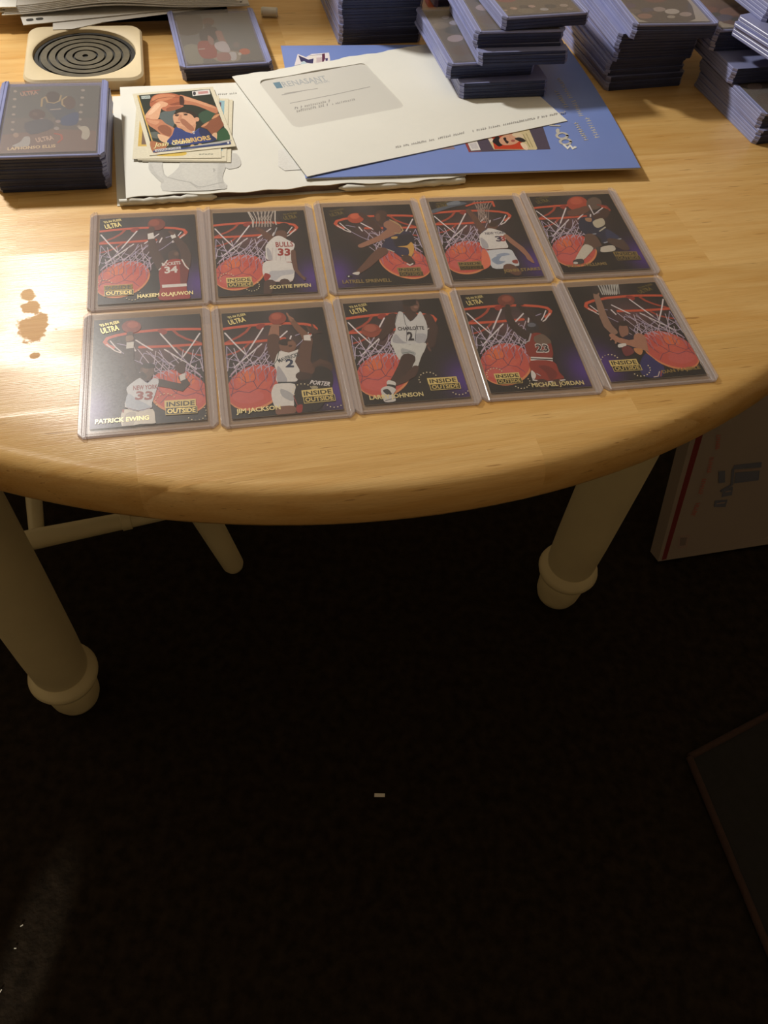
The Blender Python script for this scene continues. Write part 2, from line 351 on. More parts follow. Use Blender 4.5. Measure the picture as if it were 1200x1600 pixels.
# ------------------------------------------------------------------ printed artwork, in millimetres on its own sheet
ART = {
 'BG': [['S',[206,86,54],[-34,30.1,2.17,-24.9,31.1,2.2,-13.9,31.9,2.23,-3.9,32,2.2,7.8,31.5,2.23,18.2,29.7,2.24,23.6,27.7,2.27,25.1,24.6,2.24,23.4,21.6,2.22,20.2,19.1,2.21]],
  ['S',[215,100,70],[-30.2,31.2,.43,-13.7,32.7,.44,8,32.1,.45,20.1,29.9,.45,24.7,26.8,.45]],
  ['S',[170,68,46],[-15.1,30.8,1.65,-17.8,26.6,1.65,-22.5,22.6,1.61,-31.2,17.7,1.59]],
  ['S',[206,86,54],[-32.2,17,2.12,-23.9,17,2.12,-14.2,17.1,2.12,-4.4,17.5,2.16,4.7,18,2.19]],
  ['S',[170,68,46],[-17.3,15.6,1.38,-20.9,11.6,1.38,-26,8.8,1.36,-31,7.3,1.36]],
  ['P',[150,50,38],1,[-10.2,32.2,-5.7,32.2,-8.3,27.4,-11.5,29.1]],
  ['S',[228,222,226],[-30.8,26.6,.97,-26,17.3,.95,-19.7,6.3,.94]],
  ['S',[228,222,226],[-7.4,28.6,.99,-12.1,20.1,.97,-17.3,10.6,.96]],
  ['S',[176,164,192],[-17.3,10.6,.64,-22.5,2,.61,-27.6,-4.6,.61]],
  ['S',[228,222,226],[7,24.3,1,3.1,20.2,.98,-2.5,14.7,.96]],
  ['S',[228,222,226],[-9.6,14.6,.96,-15,9,.96,-20.4,3.5,.93,-27.4,-3.7,.91]],
  ['S',[228,222,226],[9,19.7,.98,7.3,15,.97]],
  ['S',[176,164,192],[-30.6,14.7,.52,-28,9.4,.52,-24.2,2.2,.52]],
  ['S',[176,164,192],[-31.7,4.9,.51,-27.5,2.6,.51,-22.9,.6,.52,-17.4,-1.3,.5,-11.3,-1.2,.51]],
  ['S',[176,164,192],[-32.6,-2.2,.6,-29.1,-3.8,.6,-26.2,-2.4,.61]],
  ['S',[176,164,192],[-30.6,14.7,.52,-31.1,5.5,.52,-31.3,-4.1,.5]],
  ['S',[176,164,192],[-6.6,14.3,.53,-8.7,7.6,.53,-8.3,.2,.52,-4.3,-3.9,.51]],
  ['S',[176,164,192],[-17.9,6.3,.52,-12.7,3.2,.52,-9,.9,.52]],
  ['S',[176,164,192],[-11.7,.6,.51,-6,8.5,.53,2.3,12.6,.54]],
  ['S',[176,164,192],[-17.3,-1.1,.51,-12.2,1.9,.52,-7.3,6.8,.53]],
  ['S',[176,164,192],[-26.8,3.7,.52,-20.4,-3.1,.5,-15.5,-.7,.51,-11.7,-4.2,.51,-5.6,-2.5,.51,-1.3,-5.5,.51,-.8,-12.7,.5]],
  ['S',[176,164,192],[11.6,19.8,.66,17.8,22.3,.67]],
  ['S',[225,215,212],[24,22.2,.89,19.1,16.3,.88,15.7,14.1,.86]],
  ['S',[228,222,226],[21.9,25.1,.78,18.7,19.3,.77,15.4,14.8,.77]],
  ['S',[176,164,192],[2.3,12.6,.54,4.7,6,.53,.2,-3.3,.52,.7,-10.5,.51]],
  ['S',[176,164,192],[-7.8,5.1,.52,-2.3,3.1,.51,.7,-1.5,.51,-.3,-8,.51,-1.9,-16.1,.5,-1.1,-19.7,.5]],
  ['S',[176,164,192],[-1.2,13,.53,-5.3,4.7,.52,-2.8,-1.7,.52]],
  ['S',[176,164,192],[15.4,14.8,.55,8.9,8,.53,3.2,3.7,.53]],
  ['P',[222,142,92],1,[-1,-24.9,-4.2,-30.6,-8.9,-35.2,-14.4,-38.2,-20.2,-39.3,-25.4,-38.3,-29.7,-35.5,-32.4,-31.1,-33.3,-25.6,-32.3,-19.5,-29.2,-13.7,-24.6,-8.8,-19,-5.5,-12.9,-4.2,-7.3,-5.2,-2.9,-8.2,-.2,-13,.5,-18.8]],
  ['P',[202,88,76],1,[-1.6,-23.4,-4.8,-29.1,-9.4,-33.6,-14.9,-36.6,-20.5,-37.7,-25.7,-36.8,-29.9,-34,-32.5,-29.7,-33.4,-24.2,-32.3,-18.2,-29.4,-12.4,-24.8,-7.5,-19.2,-4.2,-13.3,-3,-7.8,-3.9,-3.5,-6.9,-.8,-11.6,-.2,-17.4]],
  ['P',[210,98,80],1,[-6.4,-17.1,-8.4,-20.4,-11.3,-23,-14.9,-24.7,-18.7,-25.3,-22.2,-24.6,-25.2,-22.9,-27.2,-20.3,-27.9,-17,-27.4,-13.5,-25.6,-10.2,-22.7,-7.5,-19,-5.7,-15.1,-5,-11.4,-5.7,-8.4,-7.5,-6.4,-10.2,-5.7,-13.6]],
  ['P',[224,112,66],1,[-16.2,-13.3,-17.1,-14.8,-18.4,-15.9,-20.1,-16.7,-21.9,-16.9,-23.6,-16.7,-25.1,-15.9,-26,-14.6,-26.4,-13.2,-26.2,-11.6,-25.4,-10.1,-24,-8.9,-22.3,-8.1,-20.5,-7.9,-18.8,-8.2,-17.3,-9,-16.3,-10.2,-15.9,-11.7]],
  ['P',[206,84,70],1,[-2.2,-12.8,-3.3,-14.6,-5,-16.1,-7.1,-17.1,-9.3,-17.4,-11.4,-17,-13.1,-16,-14.3,-14.5,-14.7,-12.7,-14.4,-10.7,-13.3,-8.8,-11.6,-7.3,-9.5,-6.3,-7.2,-6,-5.1,-6.4,-3.3,-7.4,-2.2,-8.9,-1.8,-10.8]],
  ['P',[206,98,92],1,[-12.6,-29.8,-13.8,-31.6,-16,-32.9,-18.7,-33.6,-21.7,-33.8,-24.7,-33.3,-27.3,-32.1,-29.2,-30.6,-30.1,-28.7,-30,-26.8,-28.8,-25.1,-26.7,-23.8,-24,-23,-20.9,-22.8,-17.9,-23.3,-15.3,-24.5,-13.4,-26.1,-12.5,-27.9]],
  ['S',[96,62,92],[-30.4,-13,.39,-25.3,-11.9,.39,-21.6,-17,.39,-17.2,-16.4,.39,-15.5,-22.4,.38,-10.2,-24.2,.39,-6.6,-29.1,.39]],
  ['S',[96,62,92],[-31.2,-20.3,.39,-27.1,-22,.39,-21.9,-18.1,.39]],
  ['S',[96,62,92],[-31.4,-25.9,.38,-26.6,-23.2,.39,-20.5,-25.3,.38,-15.5,-22.4,.38]],
  ['S',[96,62,92],[-24.1,-7.4,.4,-22,-12.3,.4,-21.7,-17.6,.4]],
  ['S',[96,62,92],[-15.9,-8.4,.4,-15.8,-14.3,.39,-17.4,-17,.39]],
  ['S',[96,62,92],[-8.6,-7,.41,-8.9,-14,.41,-12.7,-18.2,.4,-15.5,-22.4,.38]],
  ['S',[96,62,92],[-4.3,-9.9,.41,-4.7,-16.9,.4,-8.2,-23.3,.4]],
  ['S',[96,62,92],[-30.9,-14.7,.4,-29.2,-20.6,.39,-30.9,-27.1,.38]],
  ['S',[190,170,195],[-30.6,-11.2,.59,-26.3,-5.9,.61,-21.3,-3,.61]],
  ['S',[190,170,195],[-21.6,-7.7,.61,-18.8,-5.1,.61]],
  ['S',[190,170,195],[-25.3,-5.5,.61,-23.1,-6.9,.61]],
  ['S',[190,170,195],[-13.6,-6.3,.61,-10.1,-3.2,.61,-8.3,-5.8,.62,-5.3,-4.4,.62]],
  ['S',[190,170,195],[-3.6,-7.6,.61,.4,-5.7,.61,-2.5,-12.5,.61,-1.1,-15,.6]],
  ['S',[196,178,196],[-27.7,0,.51,-26.6,-5.2,.5,-26.5,-9.9,.5]],
  ['S',[196,178,196],[-23.2,.1,.51,-26.4,-5,.5,-29.7,-9.3,.5]],
  ['S',[170,130,150],[-26.5,-9.9,.4,-29.1,-14.4,.4,-29,-18.6,.39]],
  ['S',[170,130,150],[-29.7,-9.3,.4,-29.1,-14.4,.4]],
  ['S',[196,178,196],[-22.5,1.4,.51,-21.5,-3.8,.5,-21.4,-8.6,.5]],
  ['S',[196,178,196],[-18,1.5,.52,-21.2,-3.6,.5,-24.6,-7.9,.5]],
  ['S',[170,130,150],[-21.4,-8.6,.4,-24.1,-13.1,.39,-24,-17.3,.39]],
  ['S',[170,130,150],[-24.6,-7.9,.4,-24.1,-13.1,.39]],
  ['S',[196,178,196],[-17.5,2.3,.51,-16.4,-2.9,.51,-16.4,-7.7,.51]],
  ['S',[196,178,196],[-12.9,2.4,.52,-16.2,-2.7,.51,-19.6,-7.1,.5]],
  ['S',[170,130,150],[-16.4,-7.7,.41,-19.1,-12.3,.4,-19.1,-16.5,.39]],
  ['S',[170,130,150],[-19.6,-7.1,.4,-19.1,-12.3,.4]],
  ['S',[196,178,196],[-12.6,2.2,.52,-11.6,-3,.51,-11.6,-7.8,.51]],
  ['S',[196,178,196],[-8.1,2.4,.52,-11.4,-2.8,.51,-14.8,-7.1,.51]],
  ['S',[170,130,150],[-11.6,-7.8,.41,-14.4,-12.4,.4,-14.4,-16.6,.39]],
  ['S',[170,130,150],[-14.8,-7.1,.41,-14.4,-12.4,.4]],
  ['S',[196,178,196],[-8.1,1.1,.52,-7.1,-4.1,.51,-7.1,-8.9,.51]],
  ['S',[196,178,196],[-3.5,1.3,.52,-6.9,-3.9,.51,-10.4,-8.2,.51]],
  ['S',[170,130,150],[-7.1,-8.9,.41,-10,-13.5,.4,-10,-17.7,.4]],
  ['S',[170,130,150],[-10.4,-8.2,.41,-10,-13.5,.4]],
  ['S',[196,178,196],[-3.8,-1,.52,-2.9,-6.1,.51,-2.9,-10.9,.51]],
  ['S',[196,178,196],[.8,-.8,.52,-2.6,-5.9,.51,-6.1,-10.3,.5]],
  ['S',[170,130,150],[-2.9,-10.9,.41,-5.8,-15.5,.4,-5.8,-19.6,.39]],
  ['S',[170,130,150],[-6.1,-10.3,.4,-5.8,-15.5,.4]],
  ['S',[196,178,196],[.3,-3.5,.52,1.2,-8.7,.51,1.2,-13.4,.51]],
  ['S',[196,178,196],[4.9,-3.4,.52,1.4,-8.5,.51,-2.1,-12.8,.5]],
  ['S',[170,130,150],[1.2,-13.4,.41,-1.7,-17.9,.4,-1.8,-22.1,.39]],
  ['S',[170,130,150],[-2.1,-12.8,.4,-1.7,-17.9,.4]],
  ['S',[206,192,206],[-26.4,12.3,.52,-25.1,3.5,.51,-22.7,-5.2,.5]],
  ['S',[206,192,206],[-20.6,12.8,.53,-18.9,2.7,.52,-14.6,-3.8,.51]],
  ['S',[206,192,206],[-11.8,13,.53,-17.2,2.5,.52,-22.1,-2.9,.5]],
  ['S',[206,192,206],[-5.8,12.3,.53,-10.7,4.2,.52,-16,-2.5,.51]],
  ['S',[206,192,206],[.9,14,.53,-5.3,4.7,.52,-10.1,-3.2,.51]],
  ['S',[206,192,206],[-4.6,13.4,.53,-3.4,2.1,.51,-.1,-4.4,.52]],
  ['S',[206,192,206],[5.9,16,.54,-.2,4.1,.53,-4.3,-3.9,.51]],
  ['S',[206,192,206],[-26.3,7.3,.51,-30,2.9,.51,-31.5,-6.5,.49]]],
 'a1': [['P',[120,52,38],1,[11.6,34.3,11.1,31.8,9.7,29.8,7.8,28.5,5.6,28.2,3.3,28.9,1.5,30.4,.3,32.7,-.1,35.2,.4,37.8,1.7,39.8,3.7,41.1,6,41.5,8.2,40.8,10.1,39.2,11.3,36.9]],
  ['P',[150,70,50],1,[7.8,36.6,7.5,35.2,6.7,34.1,5.5,33.4,4.1,33.2,2.8,33.6,1.7,34.5,1,35.7,.7,37.2,1,38.6,1.8,39.7,3,40.5,4.4,40.6,5.7,40.2,6.8,39.3,7.6,38.1]],
  ['S',[74,50,42],[2.2,18.8,4.81,3,7.4,6.13,6.1,-3.8,7.03,8.7,-12.3,7.61]],
  ['S',[74,50,42],[2.5,30.4,4.16,1.1,20.2,4.67]],
  ['P',[222,220,216],0,[-.3,24.8,3.5,25.8,4.1,19.3,-.2,18.7]],
  ['S',[74,50,42],[15.6,26.1,3.12,18.3,17.5,4.72,22.1,9.6,6.01,24.2,-.4,6.64,22.8,-11.1,7.62]],
  ['P',[222,220,216],0,[14.6,21.6,17.6,23.3,18.4,19.4,15.6,17.7]],
  ['S',[104,70,56],[16.2,22.8,2.05,14,26.2,1.45]],
  ['P',[74,50,42],1,[19.6,-1.3,19.2,-3.8,18.3,-5.9,17.1,-7.2,15.7,-7.6,14.4,-7,13.3,-5.4,12.6,-3.2,12.5,-.7,12.8,1.9,13.7,4,14.9,5.3,16.3,5.7,17.7,5.1,18.8,3.5,19.5,1.3]],
  ['P',[110,80,64],1,[19.4,1.4,19.2,.6,18.9,-.1,18.4,-.5,17.8,-.6,17.2,-.4,16.8,.1,16.5,.8,16.4,1.7,16.5,2.5,16.9,3.2,17.4,3.6,18,3.8,18.6,3.5,19,3,19.3,2.3]],
  ['P',[158,40,32],1,[9.3,-7.6,13.5,-4.4,19.5,-4.3,23,-8.8,25.1,-16,23.4,-27.4,23.2,-36.3,24.2,-44.6,5.8,-43.8,6.7,-32.7,6,-20.2,6.6,-14.5]],
  ['P',[112,28,26],1,[19.4,-6.1,22.9,-9.9,24.8,-17.2,23.3,-28.5,19.6,-30.4,19.6,-15.6]],
  ['S',[222,220,216],[11.8,-4.7,.87,9.2,-10,.87]],
  ['S',[222,220,216],[21.3,-5,.88,23.2,-11.7,.86,25.2,-15.1,.87]],
  ['S',[222,220,216],[6.2,-14.4,.76,7.4,-12.8,.77]],
  ['P',[222,220,216],0,[7.7,-29.4,23.2,-29.6,23.4,-32.3,7.9,-32.4]],
  ['T','ROCKETS',[222,220,216],[8.4,-10.5,20.3,-9.5],3.28,0,.05,0],
  ['T','34',[222,220,216],[9.8,-18,18.2,-17.8],6.79,0,.07,0],
  ['P',[225,210,170],1,[-31.4,-29.6,-31.4,-29.7,-31.5,-29.9,-31.6,-30,-31.7,-30,-31.9,-29.9,-32,-29.8,-32.1,-29.7,-32.1,-29.5,-32.1,-29.3,-32,-29.2,-31.9,-29.1,-31.7,-29.1,-31.6,-29.1,-31.5,-29.2,-31.4,-29.4]],
  ['P',[225,210,170],1,[-32,-27.4,-32.1,-27.6,-32.1,-27.8,-32.2,-27.8,-32.4,-27.9,-32.5,-27.8,-32.6,-27.7,-32.7,-27.6,-32.7,-27.4,-32.7,-27.2,-32.7,-27.1,-32.5,-27,-32.4,-27,-32.3,-27,-32.1,-27.1,-32.1,-27.3]],
  ['P',[225,210,170],1,[-32,-25.3,-32,-25.4,-32.1,-25.6,-32.2,-25.6,-32.3,-25.7,-32.5,-25.6,-32.6,-25.5,-32.7,-25.4,-32.7,-25.2,-32.7,-25,-32.6,-24.9,-32.5,-24.8,-32.3,-24.8,-32.2,-24.8,-32.1,-24.9,-32,-25.1]],
  ['P',[225,210,170],1,[-31.2,-23.3,-31.2,-23.5,-31.3,-23.6,-31.4,-23.7,-31.6,-23.7,-31.7,-23.7,-31.8,-23.6,-31.9,-23.4,-31.9,-23.2,-31.9,-23.1,-31.8,-22.9,-31.7,-22.8,-31.6,-22.8,-31.4,-22.9,-31.3,-23,-31.2,-23.1]],
  ['P',[225,210,170],1,[-29.8,-21.9,-29.9,-22.1,-29.9,-22.2,-30.1,-22.3,-30.2,-22.3,-30.3,-22.3,-30.4,-22.2,-30.5,-22,-30.6,-21.8,-30.5,-21.7,-30.5,-21.5,-30.3,-21.4,-30.2,-21.4,-30.1,-21.5,-29.9,-21.6,-29.9,-21.7]],
  ['P',[225,210,170],1,[-28.1,-21.3,-28.1,-21.4,-28.2,-21.6,-28.3,-21.7,-28.4,-21.7,-28.5,-21.6,-28.7,-21.5,-28.7,-21.4,-28.8,-21.2,-28.8,-21,-28.7,-20.9,-28.6,-20.8,-28.4,-20.8,-28.3,-20.8,-28.2,-20.9,-28.1,-21.1]],
  ['P',[225,210,170],1,[-26.1,-21.4,-26.2,-21.6,-26.2,-21.8,-26.4,-21.9,-26.5,-21.9,-26.6,-21.8,-26.8,-21.7,-26.8,-21.6,-26.9,-21.4,-26.8,-21.2,-26.8,-21.1,-26.6,-21,-26.5,-21,-26.4,-21,-26.2,-21.1,-26.2,-21.3]],
  ['P',[225,210,170],1,[-24.4,-22.5,-24.4,-22.6,-24.5,-22.8,-24.6,-22.9,-24.7,-22.9,-24.9,-22.8,-25,-22.7,-25.1,-22.6,-25.1,-22.4,-25.1,-22.2,-25,-22.1,-24.9,-22,-24.7,-22,-24.6,-22,-24.5,-22.1,-24.4,-22.3]],
  ['P',[225,210,170],1,[-23,-24.2,-23,-24.3,-23.1,-24.5,-23.2,-24.6,-23.4,-24.6,-23.5,-24.5,-23.6,-24.4,-23.7,-24.3,-23.7,-24.1,-23.7,-23.9,-23.6,-23.8,-23.5,-23.7,-23.4,-23.7,-23.2,-23.7,-23.1,-23.8,-23,-24]],
  ['P',[225,210,170],1,[-6.4,-33.6,-6.4,-33.8,-6.5,-33.9,-6.6,-34,-6.7,-34,-6.9,-34,-7,-33.8,-7.1,-33.7,-7.1,-33.5,-7.1,-33.4,-7,-33.2,-6.9,-33.1,-6.7,-33.1,-6.6,-33.2,-6.5,-33.3,-6.4,-33.4]],
  ['P',[225,210,170],1,[-5.5,-35.6,-5.5,-35.7,-5.6,-35.9,-5.7,-35.9,-5.8,-36,-6,-35.9,-6.1,-35.8,-6.2,-35.7,-6.2,-35.5,-6.2,-35.3,-6.1,-35.2,-6,-35.1,-5.8,-35.1,-5.7,-35.1,-5.6,-35.2,-5.5,-35.4]],
  ['P',[225,210,170],1,[-5.3,-37.7,-5.3,-37.9,-5.4,-38,-5.5,-38.1,-5.7,-38.1,-5.8,-38.1,-5.9,-38,-6,-37.8,-6,-37.7,-6,-37.5,-5.9,-37.4,-5.8,-37.3,-5.6,-37.2,-5.5,-37.3,-5.4,-37.4,-5.3,-37.5]],
  ['P',[225,210,170],1,[-5.8,-39.7,-5.8,-39.9,-5.9,-40,-6,-40.1,-6.2,-40.1,-6.3,-40.1,-6.4,-40,-6.5,-39.8,-6.5,-39.7,-6.5,-39.5,-6.4,-39.4,-6.3,-39.3,-6.2,-39.3,-6,-39.3,-5.9,-39.4,-5.8,-39.6]],
  ['P',[225,210,170],1,[-7,-41.3,-7,-41.5,-7.1,-41.6,-7.2,-41.7,-7.3,-41.7,-7.5,-41.7,-7.6,-41.6,-7.7,-41.5,-7.7,-41.3,-7.7,-41.1,-7.6,-41,-7.5,-40.9,-7.3,-40.9,-7.2,-40.9,-7.1,-41,-7,-41.2]],
  ['P',[225,210,170],1,[-8.6,-42.3,-8.6,-42.5,-8.7,-42.6,-8.8,-42.7,-9,-42.7,-9.1,-42.7,-9.2,-42.6,-9.3,-42.4,-9.3,-42.2,-9.3,-42.1,-9.2,-41.9,-9.1,-41.9,-8.9,-41.8,-8.8,-41.9,-8.7,-42,-8.6,-42.1]],
  ['P',[225,210,170],1,[-10.4,-42.5,-10.5,-42.6,-10.6,-42.8,-10.7,-42.9,-10.8,-42.9,-10.9,-42.8,-11.1,-42.7,-11.1,-42.6,-11.2,-42.4,-11.1,-42.3,-11,-42.1,-10.9,-42,-10.8,-42,-10.7,-42.1,-10.5,-42.2,-10.5,-42.3]],
  ['P',[225,210,170],1,[-12.3,-41.8,-12.3,-42,-12.4,-42.1,-12.5,-42.2,-12.6,-42.2,-12.8,-42.2,-12.9,-42.1,-12.9,-42,-13,-41.8,-12.9,-41.6,-12.9,-41.5,-12.7,-41.4,-12.6,-41.4,-12.5,-41.4,-12.4,-41.5,-12.3,-41.7]],
  ['P',[225,210,170],1,[-13.8,-40.5,-13.8,-40.7,-13.9,-40.8,-14,-40.9,-14.1,-40.9,-14.3,-40.9,-14.4,-40.8,-14.5,-40.6,-14.5,-40.4,-14.5,-40.3,-14.4,-40.1,-14.3,-40.1,-14.1,-40,-14,-40.1,-13.9,-40.2,-13.8,-40.3]],
  ['P',[214,190,120],0,[-28.2,-26.5,-10.4,-26.6,-10.5,-32,-28.1,-31.9]],
  ['P',[214,190,120],0,[-27.8,-31.9,-9.8,-32,-9.9,-37.4,-27.8,-37.3]],
  ['P',[40,36,24],0,[-27.5,-32.2,-10.1,-32.4,-10.2,-37,-27.4,-36.8]],
  ['T','INSIDE',[40,36,24],[-27.1,-31.1,-11.2,-31.2],3.5,0,.05,0],
  ['T','OUTSIDE',[214,190,120],[-26.8,-36.1,-10.9,-36.2],3.4,1,.05,0],
  ['T','ULTRA',[226,208,140],[-27.7,32.2,-17.2,34.6],5.26,1,.05,0],
  ['T',"'93-94 FLEER",[226,208,140],[-28.9,38.4,-17.2,40.8],2.67,1,.03,0],
  ['T','HAKEEM OLAJUWON',[228,212,156],[-7.5,-40.8,26.9,-40.5],3.5,1,.05,0]],
 'a2': [['S',[190,180,170],[-6.7,45.2,.68,-3.6,35.5,.67,-4.8,27.1,.65]],
  ['S',[170,160,150],[11,44.3,.59,6.4,35.9,.57,9.3,29.1,.57]],
  ['S',[190,180,170],[-3.8,45.2,.69,-1.7,35.4,.68,-2.8,26.9,.67]],
  ['S',[170,160,150],[8.4,44.5,.58,4.6,36.1,.58,6.9,29.3,.57]],
  ['S',[190,180,170],[-1,45.3,.69,.2,35.2,.68,-.8,26.8,.67]],
  ['S',[170,160,150],[5.7,44.7,.58,2.9,36.2,.58,4.6,29.5,.57]],
  ['S',[190,180,170],[1.8,45.3,.69,2.1,35.1,.68,1.2,26.6,.66]],
  ['S',[170,160,150],[3.1,44.9,.59,1.1,36.4,.57,2.3,29.7,.57]],
  ['S',[190,180,170],[4.6,45.3,.69,4,34.9,.67,3.3,26.4,.67]],
  ['S',[170,160,150],[.4,45.1,.59,-.6,36.5,.58,0,29.9,.56]],
  ['S',[190,180,170],[7.4,45.3,.68,5.9,34.8,.68,5.3,26.3,.66]],
  ['S',[190,180,170],[10.2,45.3,.69,7.8,34.6,.67,7.3,26.1,.65]],
  ['S',[205,195,185],[-7.4,45.3,.88,-4.8,34.4,.86,-4.9,26.4,.85]],
  ['S',[205,195,185],[11.8,44.7,.88,10.8,33.2,.86,11.2,28.4,.86]],
  ['S',[104,70,56],[-2.1,25,2.45,1.7,19.8,4.33,5.4,14.3,5.65,8.5,10.1,5.77]],
  ['P',[40,26,22],1,[20.5,24.1,19.8,22,18.6,20.3,17,19.2,15.3,18.9,13.6,19.5,12.3,20.8,11.6,22.7,11.5,24.8,12.1,26.9,13.3,28.7,14.9,29.8,16.7,30.1,18.4,29.5,19.7,28.2,20.4,26.3]],
  ['S',[104,70,56],[13.7,17.7,8.39,14,14.2,6.52]],
  ['S',[176,176,182],[11.3,24.8,.76,8.5,16.4,.74]],
  ['P',[222,220,216],1,[8.2,14.1,12.7,15.4,17.2,11,21.8,5.6,19.1,-4.3,17.5,-14,2.5,-10.5,1.7,-.6,2.6,6]],
  ['P',[176,176,182],1,[2.6,2.7,5,-.9,5.4,-9.7,2.7,-10]],
  ['S',[190,170,172],[6.5,2.3,.28,5.5,-10.8,.27]],
  ['S',[190,170,172],[8.9,2.1,.28,7.9,-11,.27]],
  ['S',[190,170,172],[11.8,1.9,.28,10.7,-11.2,.27]],
  ['S',[190,170,172],[15.3,1.6,.27,14.2,-11.5,.26]],
  ['S',[158,40,32],[2.2,-10.3,.54,9.3,-12.7,.53,17.6,-13.4,.53]],
  ['P',[222,220,216],1,[1.4,-11,17.5,-14.2,19.2,-19.5,16.7,-32.9,8.8,-33.3,1.4,-32.1,-.9,-28.3,-2,-20.9]],
  ['P',[188,190,196],1,[2.6,-22.3,9.5,-21.8,17.9,-21.5,17.7,-25.7,10.2,-27.2,5.5,-32,3,-30.7]],
  ['P',[158,40,32],1,[-.3,-23.6,3.1,-26.6,-.3,-32,-1.7,-28.2]],
  ['S',[158,40,32],[.1,-32,.34,8.2,-32.7,.34,16.7,-32.9,.35]],
  ['S',[104,70,56],[20.1,-2.1,3.27,19.6,-10.9,3.52,19.9,-21.7,2.78,22.3,-27.1,2.26,24.7,-32.1,1.39]],
  ['S',[104,70,56],[22.3,-27.1,.78,25.6,-30.6,.78]],
  ['S',[74,50,42],[1.9,-34.2,7.69,-.5,-43.2,5.06]],
  ['S',[74,50,42],[11.5,-33.5,6.75,12.4,-36.7,5.13]],
  ['T','BULLS',[158,40,32],[8.9,3.3,20.8,3.2],5.51,0,.04,0],
  ['T','33',[158,40,32],[9.4,-5.7,17.8,-6.4],7.55,0,.08,0],
  ['P',[225,210,170],1,[-29.1,-29.4,-29.1,-29.6,-29.2,-29.7,-29.3,-29.8,-29.5,-29.8,-29.6,-29.8,-29.7,-29.7,-29.8,-29.5,-29.8,-29.4,-29.7,-29.2,-29.7,-29.1,-29.5,-29,-29.4,-29,-29.3,-29,-29.2,-29.1,-29.1,-29.3]],
  ['P',[225,210,170],1,[-29.5,-27.5,-29.6,-27.7,-29.6,-27.8,-29.8,-27.9,-29.9,-27.9,-30,-27.9,-30.1,-27.8,-30.2,-27.6,-30.2,-27.5,-30.2,-27.3,-30.1,-27.2,-30,-27.1,-29.8,-27.1,-29.7,-27.1,-29.6,-27.2,-29.5,-27.4]],
  ['P',[225,210,170],1,[-29.3,-25.6,-29.3,-25.7,-29.4,-25.9,-29.5,-25.9,-29.6,-26,-29.8,-25.9,-29.9,-25.8,-29.9,-25.7,-30,-25.5,-29.9,-25.4,-29.8,-25.2,-29.7,-25.2,-29.6,-25.1,-29.5,-25.2,-29.4,-25.3,-29.3,-25.4]],
  ['P',[225,210,170],1,[-28.4,-23.9,-28.4,-24,-28.5,-24.1,-28.6,-24.2,-28.8,-24.2,-28.9,-24.2,-29,-24.1,-29.1,-24,-29.1,-23.8,-29,-23.6,-28.9,-23.5,-28.8,-23.4,-28.7,-23.4,-28.6,-23.5,-28.5,-23.6,-28.4,-23.7]],
  ['P',[225,210,170],1,[-27,-22.6,-27,-22.8,-27.1,-22.9,-27.2,-23,-27.4,-23,-27.5,-23,-27.6,-22.9,-27.7,-22.7,-27.7,-22.6,-27.6,-22.4,-27.6,-22.3,-27.4,-22.2,-27.3,-22.2,-27.2,-22.2,-27.1,-22.3,-27,-22.5]],
  ['P',[225,210,170],1,[-25.3,-22,-25.3,-22.2,-25.4,-22.3,-25.6,-22.4,-25.7,-22.4,-25.8,-22.4,-25.9,-22.3,-26,-22.1,-26,-22,-25.9,-21.8,-25.9,-21.7,-25.7,-21.6,-25.6,-21.6,-25.5,-21.6,-25.4,-21.7,-25.3,-21.9]],
  ['P',[225,210,170],1,[-23.6,-22.2,-23.6,-22.4,-23.7,-22.5,-23.8,-22.6,-23.9,-22.6,-24.1,-22.6,-24.2,-22.5,-24.2,-22.3,-24.2,-22.2,-24.2,-22,-24.1,-21.9,-24,-21.8,-23.9,-21.8,-23.7,-21.8,-23.6,-21.9,-23.6,-22.1]],
  ['P',[225,210,170],1,[-22,-23.1,-22.1,-23.3,-22.1,-23.4,-22.3,-23.5,-22.4,-23.5,-22.5,-23.5,-22.6,-23.4,-22.7,-23.2,-22.7,-23.1,-22.7,-22.9,-22.6,-22.8,-22.4,-22.7,-22.3,-22.7,-22.2,-22.7,-22.1,-22.8,-22,-23]],
  ['P',[225,210,170],1,[-20.9,-24.6,-20.9,-24.8,-21,-24.9,-21.1,-25,-21.3,-25,-21.4,-25,-21.5,-24.9,-21.6,-24.8,-21.6,-24.6,-21.5,-24.4,-21.4,-24.3,-21.3,-24.2,-21.2,-24.2,-21.1,-24.2,-21,-24.3,-20.9,-24.5]],
  ['P',[225,210,170],1,[-5.4,-33,-5.5,-33.2,-5.6,-33.3,-5.7,-33.4,-5.8,-33.4,-6,-33.3,-6.1,-33.2,-6.1,-33.1,-6.1,-32.9,-6.1,-32.8,-6,-32.7,-5.9,-32.6,-5.7,-32.6,-5.6,-32.6,-5.5,-32.7,-5.5,-32.8]],
  ['P',[225,210,170],1,[-4.8,-34.8,-4.8,-34.9,-4.9,-35.1,-5,-35.1,-5.2,-35.2,-5.3,-35.1,-5.4,-35,-5.5,-34.9,-5.5,-34.7,-5.4,-34.6,-5.3,-34.4,-5.2,-34.4,-5.1,-34.3,-5,-34.4,-4.9,-34.5,-4.8,-34.6]],
  ['P',[225,210,170],1,[-4.8,-36.7,-4.8,-36.9,-4.9,-37,-5,-37.1,-5.2,-37.1,-5.3,-37.1,-5.4,-37,-5.5,-36.8,-5.5,-36.7,-5.4,-36.5,-5.3,-36.4,-5.2,-36.3,-5.1,-36.3,-5,-36.3,-4.9,-36.4,-4.8,-36.6]],
